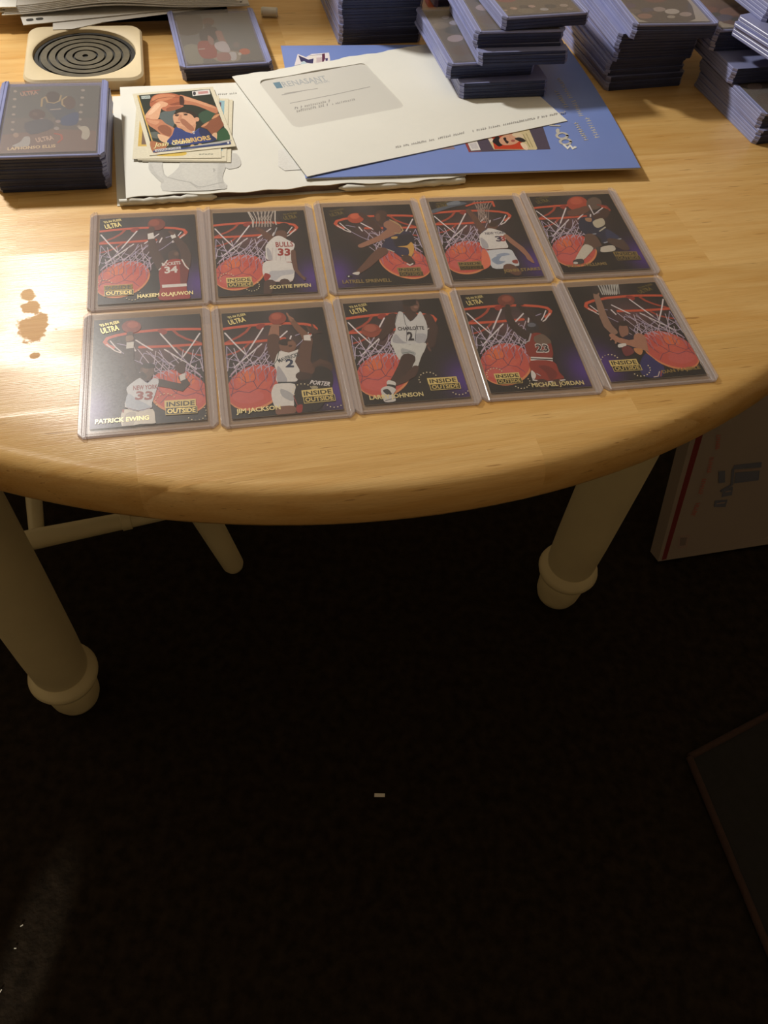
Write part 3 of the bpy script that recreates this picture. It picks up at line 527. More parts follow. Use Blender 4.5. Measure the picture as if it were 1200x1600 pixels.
  ['P',[225,210,170],1,[-5.4,-38.5,-5.5,-38.7,-5.6,-38.8,-5.7,-38.9,-5.8,-38.9,-5.9,-38.9,-6,-38.8,-6.1,-38.6,-6.1,-38.5,-6.1,-38.3,-6,-38.2,-5.9,-38.1,-5.7,-38.1,-5.6,-38.1,-5.5,-38.2,-5.4,-38.4]],
  ['P',[225,210,170],1,[-6.6,-40,-6.7,-40.1,-6.8,-40.3,-6.9,-40.3,-7,-40.4,-7.1,-40.3,-7.2,-40.2,-7.3,-40.1,-7.3,-39.9,-7.3,-39.8,-7.2,-39.6,-7.1,-39.6,-6.9,-39.6,-6.8,-39.6,-6.7,-39.7,-6.7,-39.8]],
  ['P',[225,210,170],1,[-8.2,-40.8,-8.3,-41,-8.4,-41.1,-8.5,-41.2,-8.6,-41.2,-8.7,-41.2,-8.8,-41.1,-8.9,-40.9,-8.9,-40.8,-8.9,-40.6,-8.8,-40.5,-8.7,-40.4,-8.5,-40.4,-8.4,-40.5,-8.3,-40.5,-8.2,-40.7]],
  ['P',[225,210,170],1,[-10,-41,-10,-41.1,-10.1,-41.3,-10.2,-41.3,-10.3,-41.4,-10.5,-41.3,-10.6,-41.2,-10.6,-41.1,-10.6,-40.9,-10.6,-40.8,-10.5,-40.7,-10.4,-40.6,-10.3,-40.6,-10.1,-40.6,-10,-40.7,-10,-40.8]],
  ['P',[225,210,170],1,[-11.6,-40.4,-11.6,-40.6,-11.7,-40.7,-11.8,-40.8,-12,-40.8,-12.1,-40.7,-12.2,-40.6,-12.3,-40.5,-12.3,-40.4,-12.2,-40.2,-12.1,-40.1,-12,-40,-11.9,-40,-11.8,-40,-11.7,-40.1,-11.6,-40.3]],
  ['P',[225,210,170],1,[-12.9,-39.2,-12.9,-39.3,-13,-39.5,-13.1,-39.5,-13.3,-39.6,-13.4,-39.5,-13.5,-39.4,-13.6,-39.3,-13.6,-39.1,-13.5,-39,-13.4,-38.9,-13.3,-38.8,-13.2,-38.8,-13.1,-38.8,-13,-38.9,-12.9,-39]],
  ['P',[214,190,120],0,[-25.9,-26.7,-9.5,-26.7,-9.5,-31.6,-25.9,-31.6]],
  ['P',[214,190,120],0,[-25.6,-31.6,-8.9,-31.6,-9,-36.4,-25.6,-36.4]],
  ['P',[40,36,24],0,[-25.3,-31.8,-9.2,-31.9,-9.3,-36,-25.3,-36]],
  ['T','INSIDE',[40,36,24],[-25,-30.8,-10.2,-30.8],3.1,0,.05,0],
  ['T','OUTSIDE',[214,190,120],[-24.6,-35.3,-9.9,-35.4],3.1,1,.05,0],
  ['T','ULTRA',[120,104,52],[17.3,33.2,26.5,34.9],4.32,0,.05,0],
  ['T',"'93-94 FLEER",[120,104,52],[17,38.3,27.2,39.9],2.23,0,.03,0],
  ['T','SCOTTIE PIPPEN',[228,212,156],[1.5,-39.8,28.1,-39.6],3.4,1,.05,0]],
 'a3': [['P',[176,74,48],1,[-4.1,29.4,-4.9,27.1,-6.5,25.3,-8.7,24.2,-11,24,-13.1,24.6,-14.8,26.1,-15.7,28.1,-15.8,30.4,-14.9,32.7,-13.3,34.5,-11.2,35.6,-8.9,35.9,-6.7,35.2,-5,33.8,-4.1,31.7]],
  ['P',[206,98,66],1,[-7,31.8,-7.5,30.6,-8.4,29.7,-9.5,29.1,-10.9,29,-12.1,29.4,-13,30.1,-13.6,31.2,-13.6,32.4,-13.2,33.6,-12.3,34.5,-11.1,35.1,-9.8,35.2,-8.5,34.9,-7.6,34.1,-7,33]],
  ['S',[70,46,40],[-5.3,34.1,4,-.5,27,4.94,3.6,16.4,5.85]],
  ['S',[74,50,42],[6.6,31.8,5.94,7.6,26.8,7,8.7,23.1,6]],
  ['P',[74,50,42],1,[13.2,32.7,12.5,30.8,11.3,29.2,9.7,28.2,8,28,6.5,28.5,5.3,29.8,4.8,31.5,4.8,33.5,5.5,35.4,6.7,37,8.3,38,10,38.2,11.6,37.7,12.7,36.4,13.3,34.7]],
  ['P',[104,70,56],1,[5,32.6,7.8,34.2,7.2,26.9,5.3,25.2,4.3,27.7]],
  ['P',[38,40,74],1,[8.5,21.9,14.8,26.2,21.4,13.5,27,10.5,23.9,-3.2,23.9,-13.5,16.3,-17.2,10.4,-9.8,3.2,-4.5,7.3,4.3]],
  ['P',[24,26,44],1,[13.7,5.9,26.7,9.4,26.3,-1.2,19.2,-3.9,13.5,-5.6]],
  ['S',[158,112,90],[14.3,20.1,11.73,15.4,14,8.8,5.5,6.8,5.39,-4.6,1.4,4.69,-10.8,-1.9,4.12]],
  ['S',[186,160,110],[14.1,26.5,.9,20.4,19.6,.88,21.4,13.5,.88,18.4,10.2,.87,15.1,11.1,.87]],
  ['P',[196,160,90],1,[12.3,6.7,16.2,6.9,15.3,4.4,11.9,4.7]],
  ['P',[206,160,80],1,[25,.1,25.8,-6.9,22.3,-15.6,18.5,-17.4,15.5,-13.7,20.3,-14.2,21.3,-6.4,14.4,-4.5,21.2,-3.5]],
  ['S',[200,190,170],[2.5,-4.5,.85,6.6,-6.6,.83,11.1,-9.9,.84]],
  ['S',[104,70,56],[3.2,-8.5,8.33,-2.4,-14,7.31,-9.9,-23.1,5.85,-16.1,-29.3,3.5]],
  ['P',[215,210,205],1,[-19.8,-30,-15.8,-29.4,-16.7,-32.5,-20.4,-31.3]],
  ['P',[30,28,28],1,[-20.8,-33.8,-21.1,-34.3,-21.6,-34.7,-22.3,-34.9,-23.2,-35,-23.9,-34.8,-24.5,-34.4,-24.9,-33.9,-25,-33.3,-24.7,-32.8,-24.2,-32.3,-23.5,-32.1,-22.6,-32.1,-21.9,-32.3,-21.3,-32.7,-20.9,-33.2]],
  ['P',[210,208,205],1,[-22.8,-33.6,-22.9,-33.9,-23.1,-34.1,-23.3,-34.3,-23.5,-34.3,-23.8,-34.2,-23.9,-34,-24,-33.8,-24,-33.5,-23.9,-33.2,-23.8,-33,-23.5,-32.9,-23.3,-32.9,-23,-32.9,-22.9,-33.1,-22.8,-33.4]],
  ['S',[74,50,42],[18.5,-17.4,7.44,21.5,-22.2,4.58]],
  ['S',[225,220,210],[17.9,-23.4,1.1,19.4,-25,1.11,21.6,-23.5,1.11]],
  ['P',[146,124,66],0,[10.1,-27,26.3,-27.4,26.3,-32,10.2,-31.5]],
  ['P',[146,124,66],0,[10.5,-31.5,26.9,-32,26.8,-36.5,10.5,-36]],
  ['P',[40,36,24],0,[10.8,-31.8,26.6,-32.3,26.5,-36.2,10.8,-35.6]],
  ['T','INSIDE',[40,36,24],[11.1,-30.8,25.6,-31.3],3.02,0,.05,0],
  ['T','OUTSIDE',[146,124,66],[11.5,-35,25.9,-35.5],2.92,1,.05,0],
  ['T','ULTRA',[120,104,52],[-27.1,32.4,-17.4,35.2],4.13,0,.05,0],
  ['T',"'93-94 FLEER",[120,104,52],[-27.3,37.6,-16.6,40.3],2.04,0,.03,0],
  ['T','LATRELL SPREWELL',[150,128,74],[-28.3,-40.5,4.2,-41],3.51,0,.05,0]],
 'a4': [['P',[86,98,112],1,[-31.3,33.9,-18.9,39.2,-7.6,42.8,-4.2,40,-17.3,36,-31.4,29.8]],
  ['P',[120,132,144],1,[-18.2,42.2,-9.7,44.2,-9,40.3,-18.1,39.1]],
  ['S',[150,130,122],[1.2,42.1,.62,3.8,33.2,.62,.8,21.1,.61]],
  ['S',[170,150,140],[14.3,42.5,.52,6.4,30.5,.52,7.8,16.9,.5]],
  ['S',[150,130,122],[4,41.9,.62,5.3,33.1,.61,2.2,21,.61]],
  ['S',[170,150,140],[11.9,42.6,.52,5.6,30.6,.52,6.3,17,.5]],
  ['S',[150,130,122],[6.9,41.7,.62,6.7,33,.62,3.6,20.9,.6]],
  ['S',[170,150,140],[9.5,42.8,.52,4.8,30.6,.52,4.9,17.1,.5]],
  ['S',[150,130,122],[9.8,41.5,.62,8.1,32.9,.62,5.1,20.8,.61]],
  ['S',[170,150,140],[7.1,43,.52,4,30.7,.51,3.5,17.2,.5]],
  ['S',[150,130,122],[12.7,41.3,.62,9.6,32.8,.62,6.5,20.7,.61]],
  ['S',[170,150,140],[4.7,43.2,.52,3.2,30.7,.52,2.1,17.3,.5]],
  ['S',[150,130,122],[15.6,41.1,.63,11,32.7,.62,7.9,20.6,.61]],
  ['S',[170,150,140],[2.3,43.3,.52,2.4,30.8,.51,.7,17.4,.5]],
  ['S',[206,86,54],[-4.8,37.5,1.65,2.5,40.8,1.67,15.8,41.7,1.66,15.9,36.1,1.66]],
  ['S',[104,70,56],[-4.6,31.9,4.08,-2,22.5,4.82,-.7,15.1,4.98,1.1,6.6,6.94]],
  ['P',[104,70,56],1,[13,12.3,12.3,10.7,11,9.3,9.5,8.5,8,8.3,6.5,8.8,5.5,9.8,5,11.2,5.1,12.9,5.8,14.5,7.1,15.8,8.6,16.6,10.2,16.8,11.6,16.4,12.6,15.4,13.1,13.9]],
  ['P',[60,40,32],1,[13.2,14.1,12.7,13,11.7,12.1,10.5,11.6,9.2,11.5,8,11.8,7.1,12.5,6.6,13.5,6.6,14.6,7.1,15.6,8.1,16.5,9.3,17.1,10.6,17.2,11.9,16.9,12.8,16.2,13.2,15.2]],
  ['P',[222,220,216],1,[.1,5.5,5.2,10.1,11.8,7.5,16.5,3,14.4,-5.1,14.2,-12.7,4.7,-13.5,-4.2,-11.5,-3.3,1]],
  ['P',[176,176,182],1,[-2.9,-.2,.5,-5.2,.3,-12.2,-3.8,-11.2]],
  ['S',[60,70,110],[-.7,5.5,.6,4.2,9.3,.6]],
  ['S',[110,80,70],[-.9,-13.8,.58,13.4,-13.3,.58]],
  ['P',[206,212,218],1,[-.4,-15,14.6,-14.5,17,-21.7,17.2,-32.5,7.6,-32,6.1,-34.9,-2.1,-33.6,-2.2,-18.9]],
  ['P',[140,158,182],1,[-.6,-24.7,8.5,-19.8,4.5,-26.3,8.7,-27.8,2.5,-30.6]],
  ['P',[150,166,190],1,[3.6,-20.5,9.7,-18.2,13.9,-20.2,7.2,-21.9]],
  ['P',[150,60,50],1,[13.6,-27.1,17.3,-26.3,17,-30.2,14,-29.9]],
  ['S',[158,112,90],[15.9,.6,3.58,19.1,-6.7,4.52,23.4,-14.1,4.53,26,-21.8,3.51,26.5,-25.9,3.85,28.1,-30,1.56]],
  ['S',[104,70,56],[10,-34.7,9.35,13.3,-39.4,7.48]],
  ['P',[224,120,90],1,[-4.8,-14,-1.6,-16.6,-2.4,-30.2,-9.4,-35.2,-7.7,-25.2]],
  ['T','NEW YORK',[50,50,80],[1.6,2.7,16.1,3],3.08,0,.03,0],
  ['T','3',[60,50,80],[7.6,-5.2,12.4,-5.2],6,0,.07,0],
  ['T','3',[170,60,50],[11.2,-5.1,14.8,-5.2],6.04,0,.07,0],
  ['P',[146,124,66],0,[-25.1,-26.2,-8.5,-26.3,-8.6,-30.5,-25.1,-30.4]],
  ['P',[146,124,66],0,[-24.8,-30.4,-8,-30.5,-8,-34.7,-24.8,-34.6]],
  ['P',[40,36,24],0,[-24.5,-30.7,-8.3,-30.8,-8.3,-34.4,-24.5,-34.3]],
  ['T','INSIDE',[40,36,24],[-24.2,-29.8,-9.3,-29.8],2.9,0,.05,0],
  ['T','OUTSIDE',[146,124,66],[-23.8,-33.7,-9,-33.8],2.8,1,.05,0],
  ['T','ULTRA',[120,104,52],[-26.8,36,-18.4,37.9],3.41,0,.05,0],
  ['T',"'93-94 FLEER",[120,104,52],[-26.7,40.2,-17.5,42.1],1.78,0,.03,0],
  ['T','JOHN STARKS',[150,128,74],[4.9,-39.2,31.2,-38.2],3.16,0,.05,0]],
 'a5': [['P',[176,72,50],1,[11.1,32.8,9.4,29.5,6.7,26.8,3.5,25.2,.2,24.7,-2.6,25.6,-4.6,27.7,-5.4,30.6,-5,34,-3.3,37.3,-.7,40.1,2.6,41.8,5.9,42.3,8.8,41.4,10.8,39.2,11.6,36.2]],
  ['P',[196,92,66],1,[7.8,36.2,6.9,34.4,5.4,33,3.5,32.2,1.6,32,-.1,32.4,-1.3,33.5,-1.9,35.1,-1.7,36.8,-.7,38.6,.8,40,2.6,40.9,4.6,41.1,6.3,40.6,7.5,39.5,8,37.9]],
  ['S',[110,72,58],[-5,21.8,7.49,3.4,24.2,7.53,8.1,26.9,6.27]],
  ['P',[104,86,76],1,[21.8,32,20.3,29,18.1,26.6,15.6,25.1,13.2,24.7,11.1,25.4,9.8,27.2,9.4,29.9,10,32.9,11.4,35.9,13.6,38.4,16.1,40,18.6,40.4,20.7,39.6,22,37.8,22.4,35.1]],
  ['S',[74,50,42],[22.2,22.8,6.32,18.7,18.5,7.41,12.5,14.5,7.41]],
  ['S',[228,222,226],[11.3,30.5,1.01,11.3,19.1,.98,20.7,26.7,1.02]],
  ['S',[150,60,50],[18.2,30.7,1.54,24.3,28.7,1.54,25.3,23.3,1.53]],
  ['P',[32,40,66],1,[-.4,15.5,8.4,16.3,11.1,10.2,14.5,1.2,19.8,-4.9,21.4,-10.7,6.9,-14.9,7,-9.4,3,-4.9,-2.4,-4.4,-5,4.3]],
  ['P',[44,56,92],1,[14.5,1.2,19.8,-4.9,20.8,-9.9,11.9,-11.3]],
  ['P',[196,188,166],1,[8.1,11.2,16.3,14.2,15.8,6.9,9.5,3.1,7,5.4]],
  ['P',[170,130,100],1,[3.3,15.2,7.9,14.9,6.4,10.6,3,11.6]],
  ['S',[170,176,190],[-2.3,-4.2,.94,5.3,-3.7,.94]],
  ['S',[170,176,190],[8,-14.4,1.04,15.3,-12.2,1.05,21.9,-10.7,1.05]],
  ['S',[190,186,170],[9.1,-.9,1.18,14.8,3.4,1.19]],
  ['S',[100,76,64],[.3,-7.5,9.3,-.2,-14.3,11.52,-6.2,-18.5,7.89]],
  ['S',[84,64,56],[14.1,-12.8,7,19.4,-16.1,10.44,21.3,-21,6.9]],
  ['P',[206,200,186],1,[-6.8,-15.1,-2,-19.6,-8.1,-27,-13.3,-31.7,-19.9,-33,-14.2,-23.8]],
  ['P',[206,200,186],1,[3.5,-19.4,13.3,-17.6,12.9,-23.6,2.6,-24.7]],
  ['P',[60,60,62],1,[-20.3,-31.7,-13.9,-31,-14.5,-35.5,-21.7,-36]],
  ['P',[205,200,195],1,[-18.4,-35.1,-18.6,-35.5,-19.1,-35.9,-19.8,-36.1,-20.5,-36.2,-21.1,-36,-21.5,-35.7,-21.8,-35.2,-21.8,-34.8,-21.5,-34.3,-21,-33.9,-20.3,-33.7,-19.7,-33.7,-19,-33.8,-18.6,-34.2,-18.3,-34.6]],
  ['P',[70,68,66],1,[-.3,-19.7,3.5,-19.4,.3,-25.8]],
  ['P',[146,124,66],0,[10.7,-25,28.3,-25.7,28.1,-30.4,10.7,-29.7]],
  ['P',[146,124,66],0,[11,-29.8,28.8,-30.5,28.6,-35.1,11,-34.4]],
  ['P',[40,36,24],0,[11.3,-30.1,28.4,-30.7,28.3,-34.8,11.3,-34]],
  ['T','INSIDE',[40,36,24],[11.7,-29,27.4,-29.7],3.35,0,.05,0],
  ['T','OUTSIDE',[146,124,66],[12,-33.4,27.6,-34.1],3.25,1,.05,0],
  ['T','ULTRA',[120,104,52],[-27.5,34.9,-17.4,37.2],4.1,0,.05,0],
  ['T',"'93-94 FLEER",[120,104,52],[-27.1,40.1,-15.9,42.4],2.11,0,.03,0],
  ['T','WALT WILLIAMS',[150,128,74],[-27.6,-39.5,2.1,-38.6],3.17,0,.05,0]],
 'b1': [['P',[140,58,44],1,[-3.9,35.8,-4.4,33.7,-5.7,31.9,-7.6,30.9,-9.7,30.6,-11.9,31.2,-13.7,32.6,-14.9,34.6,-15.3,36.8,-14.9,38.9,-13.6,40.7,-11.7,41.8,-9.5,42.1,-7.3,41.4,-5.5,40,-4.3,38.1]],
  ['P',[170,84,64],1,[-5.6,37.7,-5.8,36.6,-6.6,35.7,-7.7,35.1,-8.9,35,-10.2,35.3,-11.2,36.1,-11.9,37.1,-12.2,38.2,-11.9,39.4,-11.2,40.3,-10.1,40.8,-8.8,41,-7.5,40.6,-6.5,39.9,-5.8,38.9]],
  ['S',[54,40,36],[-10.7,17.4,5.41,-11.2,7.7,6.31,-10.4,-2.9,7.89,-7.8,-11.4,7.78]],
  ['S',[74,50,42],[-10.5,30.1,4.07,-10.6,22.9,4.69]],
  ['P',[140,110,90],1,[-12.7,28.1,-9.1,28.3,-8.4,24.7,-12.4,23.6]],
  ['P',[210,208,202],0,[-12.4,22.5,-8.1,22.9,-8.4,17.4,-12.6,17.3]],
  ['S',[58,42,36],[5.4,-12.8,6.06,12.3,-15.5,5.19,18.5,-18.2,5.54,21.1,-15.5,4.33,19,-10.1,4.04]],
  ['S',[74,50,42],[18.9,-4.8,4.39,18,-1.6,6.23,19.6,1.5,3.56]],
  ['P',[214,210,206],0,[17.5,-8.3,21,-6.6,21.1,-11.8,18.1,-13.1]],
  ['S',[74,50,42],[18,-1.6,1.25,21.4,1.3,1.25]],
  ['S',[74,50,42],[17.3,-1.5,1.05,15.7,-3.4,1.07]],
  ['S',[74,50,42],[-1.4,-7.9,6.92,-.6,-4.9,6.14]],
  ['P',[92,68,56],1,[3.5,-3.3,3.1,-5.5,2.2,-7.4,.8,-8.5,-.8,-8.8,-2.3,-8.2,-3.6,-6.8,-4.4,-4.8,-4.6,-2.4,-4.3,-.1,-3.3,1.7,-2,2.9,-.4,3.2,1.2,2.6,2.5,1.2,3.3,-.9]],
  ['P',[120,90,76],1,[.1,-1.9,-.1,-2.9,-.5,-3.7,-1,-4.3,-1.7,-4.4,-2.3,-4.1,-2.8,-3.5,-3.2,-2.6,-3.3,-1.5,-3.1,-.5,-2.7,.3,-2.2,.9,-1.5,1,-.9,.8,-.3,.1,0,-.8]],
  ['P',[28,22,20],1,[4,.9,3.7,0,2.8,-.6,1.5,-1,0,-1,-1.4,-.7,-2.7,-.1,-3.5,.8,-3.8,1.7,-3.4,2.5,-2.6,3.2,-1.3,3.6,.2,3.6,1.7,3.3,2.9,2.7,3.8,1.8]],
  ['P',[44,32,28],1,[-4.5,-3.5,-2.7,-3.7,-.7,-7.5,-2.9,-9.3,-4.2,-7.7]],
  ['P',[206,210,216],1,[-5.6,-8.5,-3.6,-9.3,-.5,-12.6,2.4,-9.2,5.8,-10.8,4.5,-18.8,2,-28.4,1.5,-32.2,-4.3,-34.5,-12.9,-30.1,-11.4,-21,-12,-15]],
  ['P',[176,186,200],1,[-11.4,-20,-6.7,-24.5,-1.4,-29,1.2,-32.2,-4.9,-34.2,-12.2,-30.2]],
  ['S',[120,80,90],[-12.9,-30.4,.48,-5.6,-33.9,.48,1.7,-32.3,.5]],
  ['S',[60,66,110],[-2.5,-9.9,.34,-.5,-12.6,.34,2.4,-9.4,.35]],
  ['P',[216,210,198],1,[-13.9,-31.9,-5.6,-34.5,2.2,-33.3,3.5,-42,3.1,-44.3,-4.5,-43.9,-14.4,-44.5]],
  ['P',[186,180,172],1,[-12.3,-35.4,-7,-35.1,-8.5,-44.3,-13.8,-44.2]],
  ['P',[150,60,56],1,[-14.3,-31.9,-13.3,-32,-13.6,-34.3,-14.3,-34.1]],
  ['T','NEW YORK',[150,60,56],[-8.5,-17.5,5.2,-17.8],3.6,0,.05,0],
  ['T','33',[150,60,56],[-7.5,-24.9,2.1,-26],6.47,0,.08,0],
  ['P',[225,210,170],1,[4.8,-30.7,4.7,-30.9,4.6,-31,4.5,-31.1,4.4,-31.1,4.3,-31,4.2,-30.9,4.1,-30.8,4.1,-30.7,4.1,-30.5,4.2,-30.4,4.3,-30.3,4.4,-30.3,4.6,-30.4,4.7,-30.5,4.7,-30.6]],
  ['P',[225,210,170],1,[4.2,-28.5,4.1,-28.7,4,-28.8,3.9,-28.9,3.8,-28.9,3.7,-28.8,3.6,-28.7,3.5,-28.6,3.5,-28.5,3.5,-28.3,3.6,-28.2,3.7,-28.1,3.8,-28.1,4,-28.1,4.1,-28.2,4.1,-28.4]],
  ['P',[225,210,170],1,[4.4,-26.3,4.3,-26.4,4.2,-26.6,4.1,-26.6,4,-26.6,3.9,-26.6,3.8,-26.5,3.7,-26.4,3.7,-26.2,3.7,-26.1,3.8,-25.9,3.9,-25.9,4,-25.9,4.2,-25.9,4.3,-26,4.3,-26.1]],
  ['P',[225,210,170],1,[5.3,-24.3,5.3,-24.5,5.2,-24.6,5.1,-24.7,5,-24.7,4.9,-24.6,4.7,-24.5,4.7,-24.4,4.7,-24.2,4.7,-24.1,4.8,-24,4.9,-23.9,5,-23.9,5.1,-23.9,5.3,-24,5.3,-24.2]],
  ['P',[225,210,170],1,[7,-22.9,6.9,-23.1,6.9,-23.2,6.8,-23.3,6.6,-23.3,6.5,-23.2,6.4,-23.2,6.3,-23,6.3,-22.9,6.3,-22.7,6.4,-22.6,6.5,-22.5,6.7,-22.5,6.8,-22.5,6.9,-22.6,7,-22.8]],
  ['P',[225,210,170],1,[9,-22.3,9,-22.5,8.9,-22.6,8.8,-22.7,8.7,-22.7,8.5,-22.6,8.4,-22.6,8.4,-22.4,8.3,-22.3,8.4,-22.1,8.5,-22,8.6,-21.9,8.7,-21.9,8.8,-21.9,8.9,-22,9,-22.2]],
  ['P',[225,210,170],1,[11.2,-22.6,11.2,-22.8,11.1,-22.9,11,-23,10.8,-23,10.7,-22.9,10.6,-22.8,10.5,-22.7,10.5,-22.5,10.5,-22.4,10.6,-22.3,10.7,-22.2,10.9,-22.2,11,-22.2,11.1,-22.3,11.2,-22.5]],
  ['P',[225,210,170],1,[13.1,-23.7,13.1,-23.9,13,-24,12.9,-24.1,12.8,-24.1,12.6,-24,12.5,-23.9,12.5,-23.8,12.5,-23.7,12.5,-23.5,12.6,-23.4,12.7,-23.3,12.8,-23.3,13,-23.3,13.1,-23.4,13.1,-23.6]],
  ['P',[225,210,170],1,[14.6,-25.5,14.6,-25.7,14.5,-25.8,14.4,-25.9,14.2,-25.9,14.1,-25.8,14,-25.7,13.9,-25.6,13.9,-25.4,13.9,-25.3,14,-25.2,14.1,-25.1,14.3,-25.1,14.4,-25.1,14.5,-25.2,14.6,-25.4]],
  ['P',[225,210,170],1,[31,-35.6,31,-35.8,30.9,-35.9,30.8,-36,30.6,-36,30.5,-35.9,30.4,-35.8,30.3,-35.7,30.3,-35.5,30.3,-35.4,30.4,-35.3,30.5,-35.2,30.7,-35.2,30.8,-35.2,30.9,-35.3,31,-35.5]],
  ['P',[225,210,170],1,[31.9,-37.7,31.9,-37.9,31.8,-38,31.7,-38,31.5,-38.1,31.4,-38,31.3,-37.9,31.2,-37.8,31.2,-37.6,31.2,-37.5,31.3,-37.4,31.4,-37.3,31.6,-37.3,31.7,-37.3,31.8,-37.4,31.9,-37.6]],
  ['P',[225,210,170],1,[32,-40,32,-40.1,31.9,-40.2,31.7,-40.3,31.6,-40.3,31.5,-40.3,31.4,-40.2,31.3,-40,31.3,-39.9,31.3,-39.7,31.4,-39.6,31.5,-39.5,31.7,-39.5,31.8,-39.6,31.9,-39.7,32,-39.8]],
  ['P',[225,210,170],1,[31.3,-42,31.2,-42.2,31.1,-42.3,31,-42.4,30.9,-42.4,30.8,-42.3,30.7,-42.2,30.6,-42.1,30.6,-42,30.6,-41.8,30.7,-41.7,30.8,-41.6,30.9,-41.6,31.1,-41.7,31.2,-41.8,31.2,-41.9]],
  ['P',[225,210,170],1,[29.8,-43.6,29.8,-43.8,29.7,-43.9,29.6,-44,29.5,-44,29.3,-43.9,29.2,-43.8,29.2,-43.7,29.1,-43.6,29.2,-43.4,29.3,-43.3,29.4,-43.2,29.5,-43.2,29.6,-43.3,29.8,-43.4,29.8,-43.5]],
  ['P',[225,210,170],1,[27.9,-44.6,27.9,-44.7,27.8,-44.8,27.7,-44.9,27.5,-44.9,27.4,-44.8,27.3,-44.8,27.2,-44.6,27.2,-44.5,27.3,-44.3,27.3,-44.2,27.5,-44.1,27.6,-44.1,27.7,-44.2,27.8,-44.3,27.9,-44.4]],
  ['P',[225,210,170],1,[25.8,-44.6,25.7,-44.8,25.7,-44.9,25.5,-45,25.4,-45,25.3,-44.9,25.2,-44.8,25.1,-44.7,25.1,-44.6,25.1,-44.4,25.2,-44.3,25.3,-44.2,25.5,-44.2,25.6,-44.3,25.7,-44.4,25.8,-44.5]],
  ['P',[225,210,170],1,[23.7,-43.9,23.7,-44,23.6,-44.2,23.5,-44.2,23.4,-44.2,23.2,-44.2,23.1,-44.1,23.1,-44,23,-43.8,23.1,-43.7,23.2,-43.6,23.3,-43.5,23.4,-43.5,23.5,-43.5,23.6,-43.6,23.7,-43.8]],
  ['P',[225,210,170],1,[22.1,-42.4,22,-42.6,21.9,-42.7,21.8,-42.8,21.7,-42.8,21.6,-42.7,21.5,-42.6,21.4,-42.5,21.4,-42.4,21.4,-42.2,21.5,-42.1,21.6,-42,21.7,-42,21.9,-42.1,22,-42.2,22,-42.3]],
  ['P',[214,190,120],0,[8.7,-27.7,26.2,-28.2,26.1,-33.8,8.8,-33.3]],
  ['P',[214,190,120],0,[9.1,-33.3,26.8,-33.8,26.7,-39.4,9.2,-38.9]],
  ['P',[40,36,24],0,[9.4,-33.7,26.4,-34.2,26.4,-39,9.5,-38.4]],
  ['T','INSIDE',[40,36,24],[9.8,-32.5,25.4,-32.9],3.6,0,.05,0],
  ['T','OUTSIDE',[214,190,120],[10.1,-37.7,25.7,-38.2],3.5,1,.05,0],
  ['T','ULTRA',[226,208,140],[-26.9,31.5,-16.6,34],5.17,1,.05,0],
  ['T',"'93-94 FLEER",[226,208,140],[-28.1,37.6,-16.5,40.1],2.64,1,.03,0],
  ['T','PATRICK EWING',[228,212,156],[-28.9,-41.1,.2,-41.2],3.3,1,.05,0]],
 'b2': [['S',[40,28,24],[23.5,20.9,3.78,24.6,11.9,4.28,25.8,4.1,4.78,26.1,-4.5,5.44]],
  ['P',[70,46,36],1,[30.5,-10.2,29.6,-12.5,27.9,-14.4,25.6,-15.5,23,-15.7,20.5,-15,18.6,-13.5,17.4,-11.3,17.3,-8.9,18.1,-6.5,19.8,-4.7,22.1,-3.5,24.8,-3.3,27.2,-4,29.2,-5.6,30.3,-7.8]],
  ['P',[26,22,22],1,[8,-21.4,17.4,-12,23.3,-8.4,29,-13.2,28.6,-23.5,24.3,-32.2,18.4,-42.5,7.9,-44.3,4.5,-31.1]],
  ['S',[124,84,64],[10.4,35,3.25,14,26.2,4.2,17.2,20.3,4.72,17.5,17,4.34]],
  ['S',[158,112,90],[-.1,28.1,5.35,-1.8,19.9,6.89]],
  ['S',[86,56,44],[-1.9,18.8,7.54,-2.7,9,8.08,-2.1,.4,6.34]],
  ['P',[150,66,50],1,[7.8,35.9,7.1,33.7,5.7,32,3.8,31,1.7,30.7,-.3,31.3,-1.9,32.7,-2.9,34.6,-3.1,36.8,-2.4,38.9,-1,40.7,.9,41.8,3,42,5.1,41.4,6.7,40,7.6,38.1]],
  ['P',[178,90,68],1,[4.9,37.8,4.5,36.7,3.7,35.8,2.7,35.3,1.4,35.2,.3,35.5,-.6,36.2,-1.2,37.2,-1.3,38.4,-1,39.5,-.2,40.4,.9,40.9,2.1,41.1,3.3,40.7,4.2,40,4.8,39]],
  ['S',[158,112,90],[9.2,38,1.15,12,34.9,1.16]],
  ['S',[158,112,90],[8.7,40.4,1.16,10.6,33.3,1.15]],
  ['S',[158,112,90],[-2.6,30.5,1.53,3.5,29.6,1.53]],
  ['P',[124,86,68],1,[11.1,10.4,10.4,8.2,9.1,6.3,7.2,5.2,5.2,4.9,3.3,5.6,1.8,7,.9,9.1,.8,11.4,1.5,13.7,2.8,15.6,4.6,16.7,6.7,17,8.6,16.3,10.1,14.9,11,12.8]],
  ['P',[40,28,24],1,[8.9,13.9,8.5,12.8,7.5,11.9,6.1,11.4,4.5,11.3,2.9,11.7,1.7,12.4,.9,13.5,.7,14.7,1.2,15.8,2.2,16.7,3.6,17.3,5.2,17.3,6.7,17,8,16.2,8.8,15.1]],
  ['P',[130,90,70],1,[6.4,14.7,10.1,13.8,9.5,9,6.4,8.2]],
  ['P',[70,44,36],1,[8.7,10.7,8.5,10.3,8.2,10,7.8,9.8,7.3,9.8,6.9,9.9,6.5,10.2,6.3,10.5,6.3,10.9,6.4,11.3,6.7,11.6,7.1,11.7,7.6,11.8,8,11.6,8.4,11.4,8.6,11.1]],
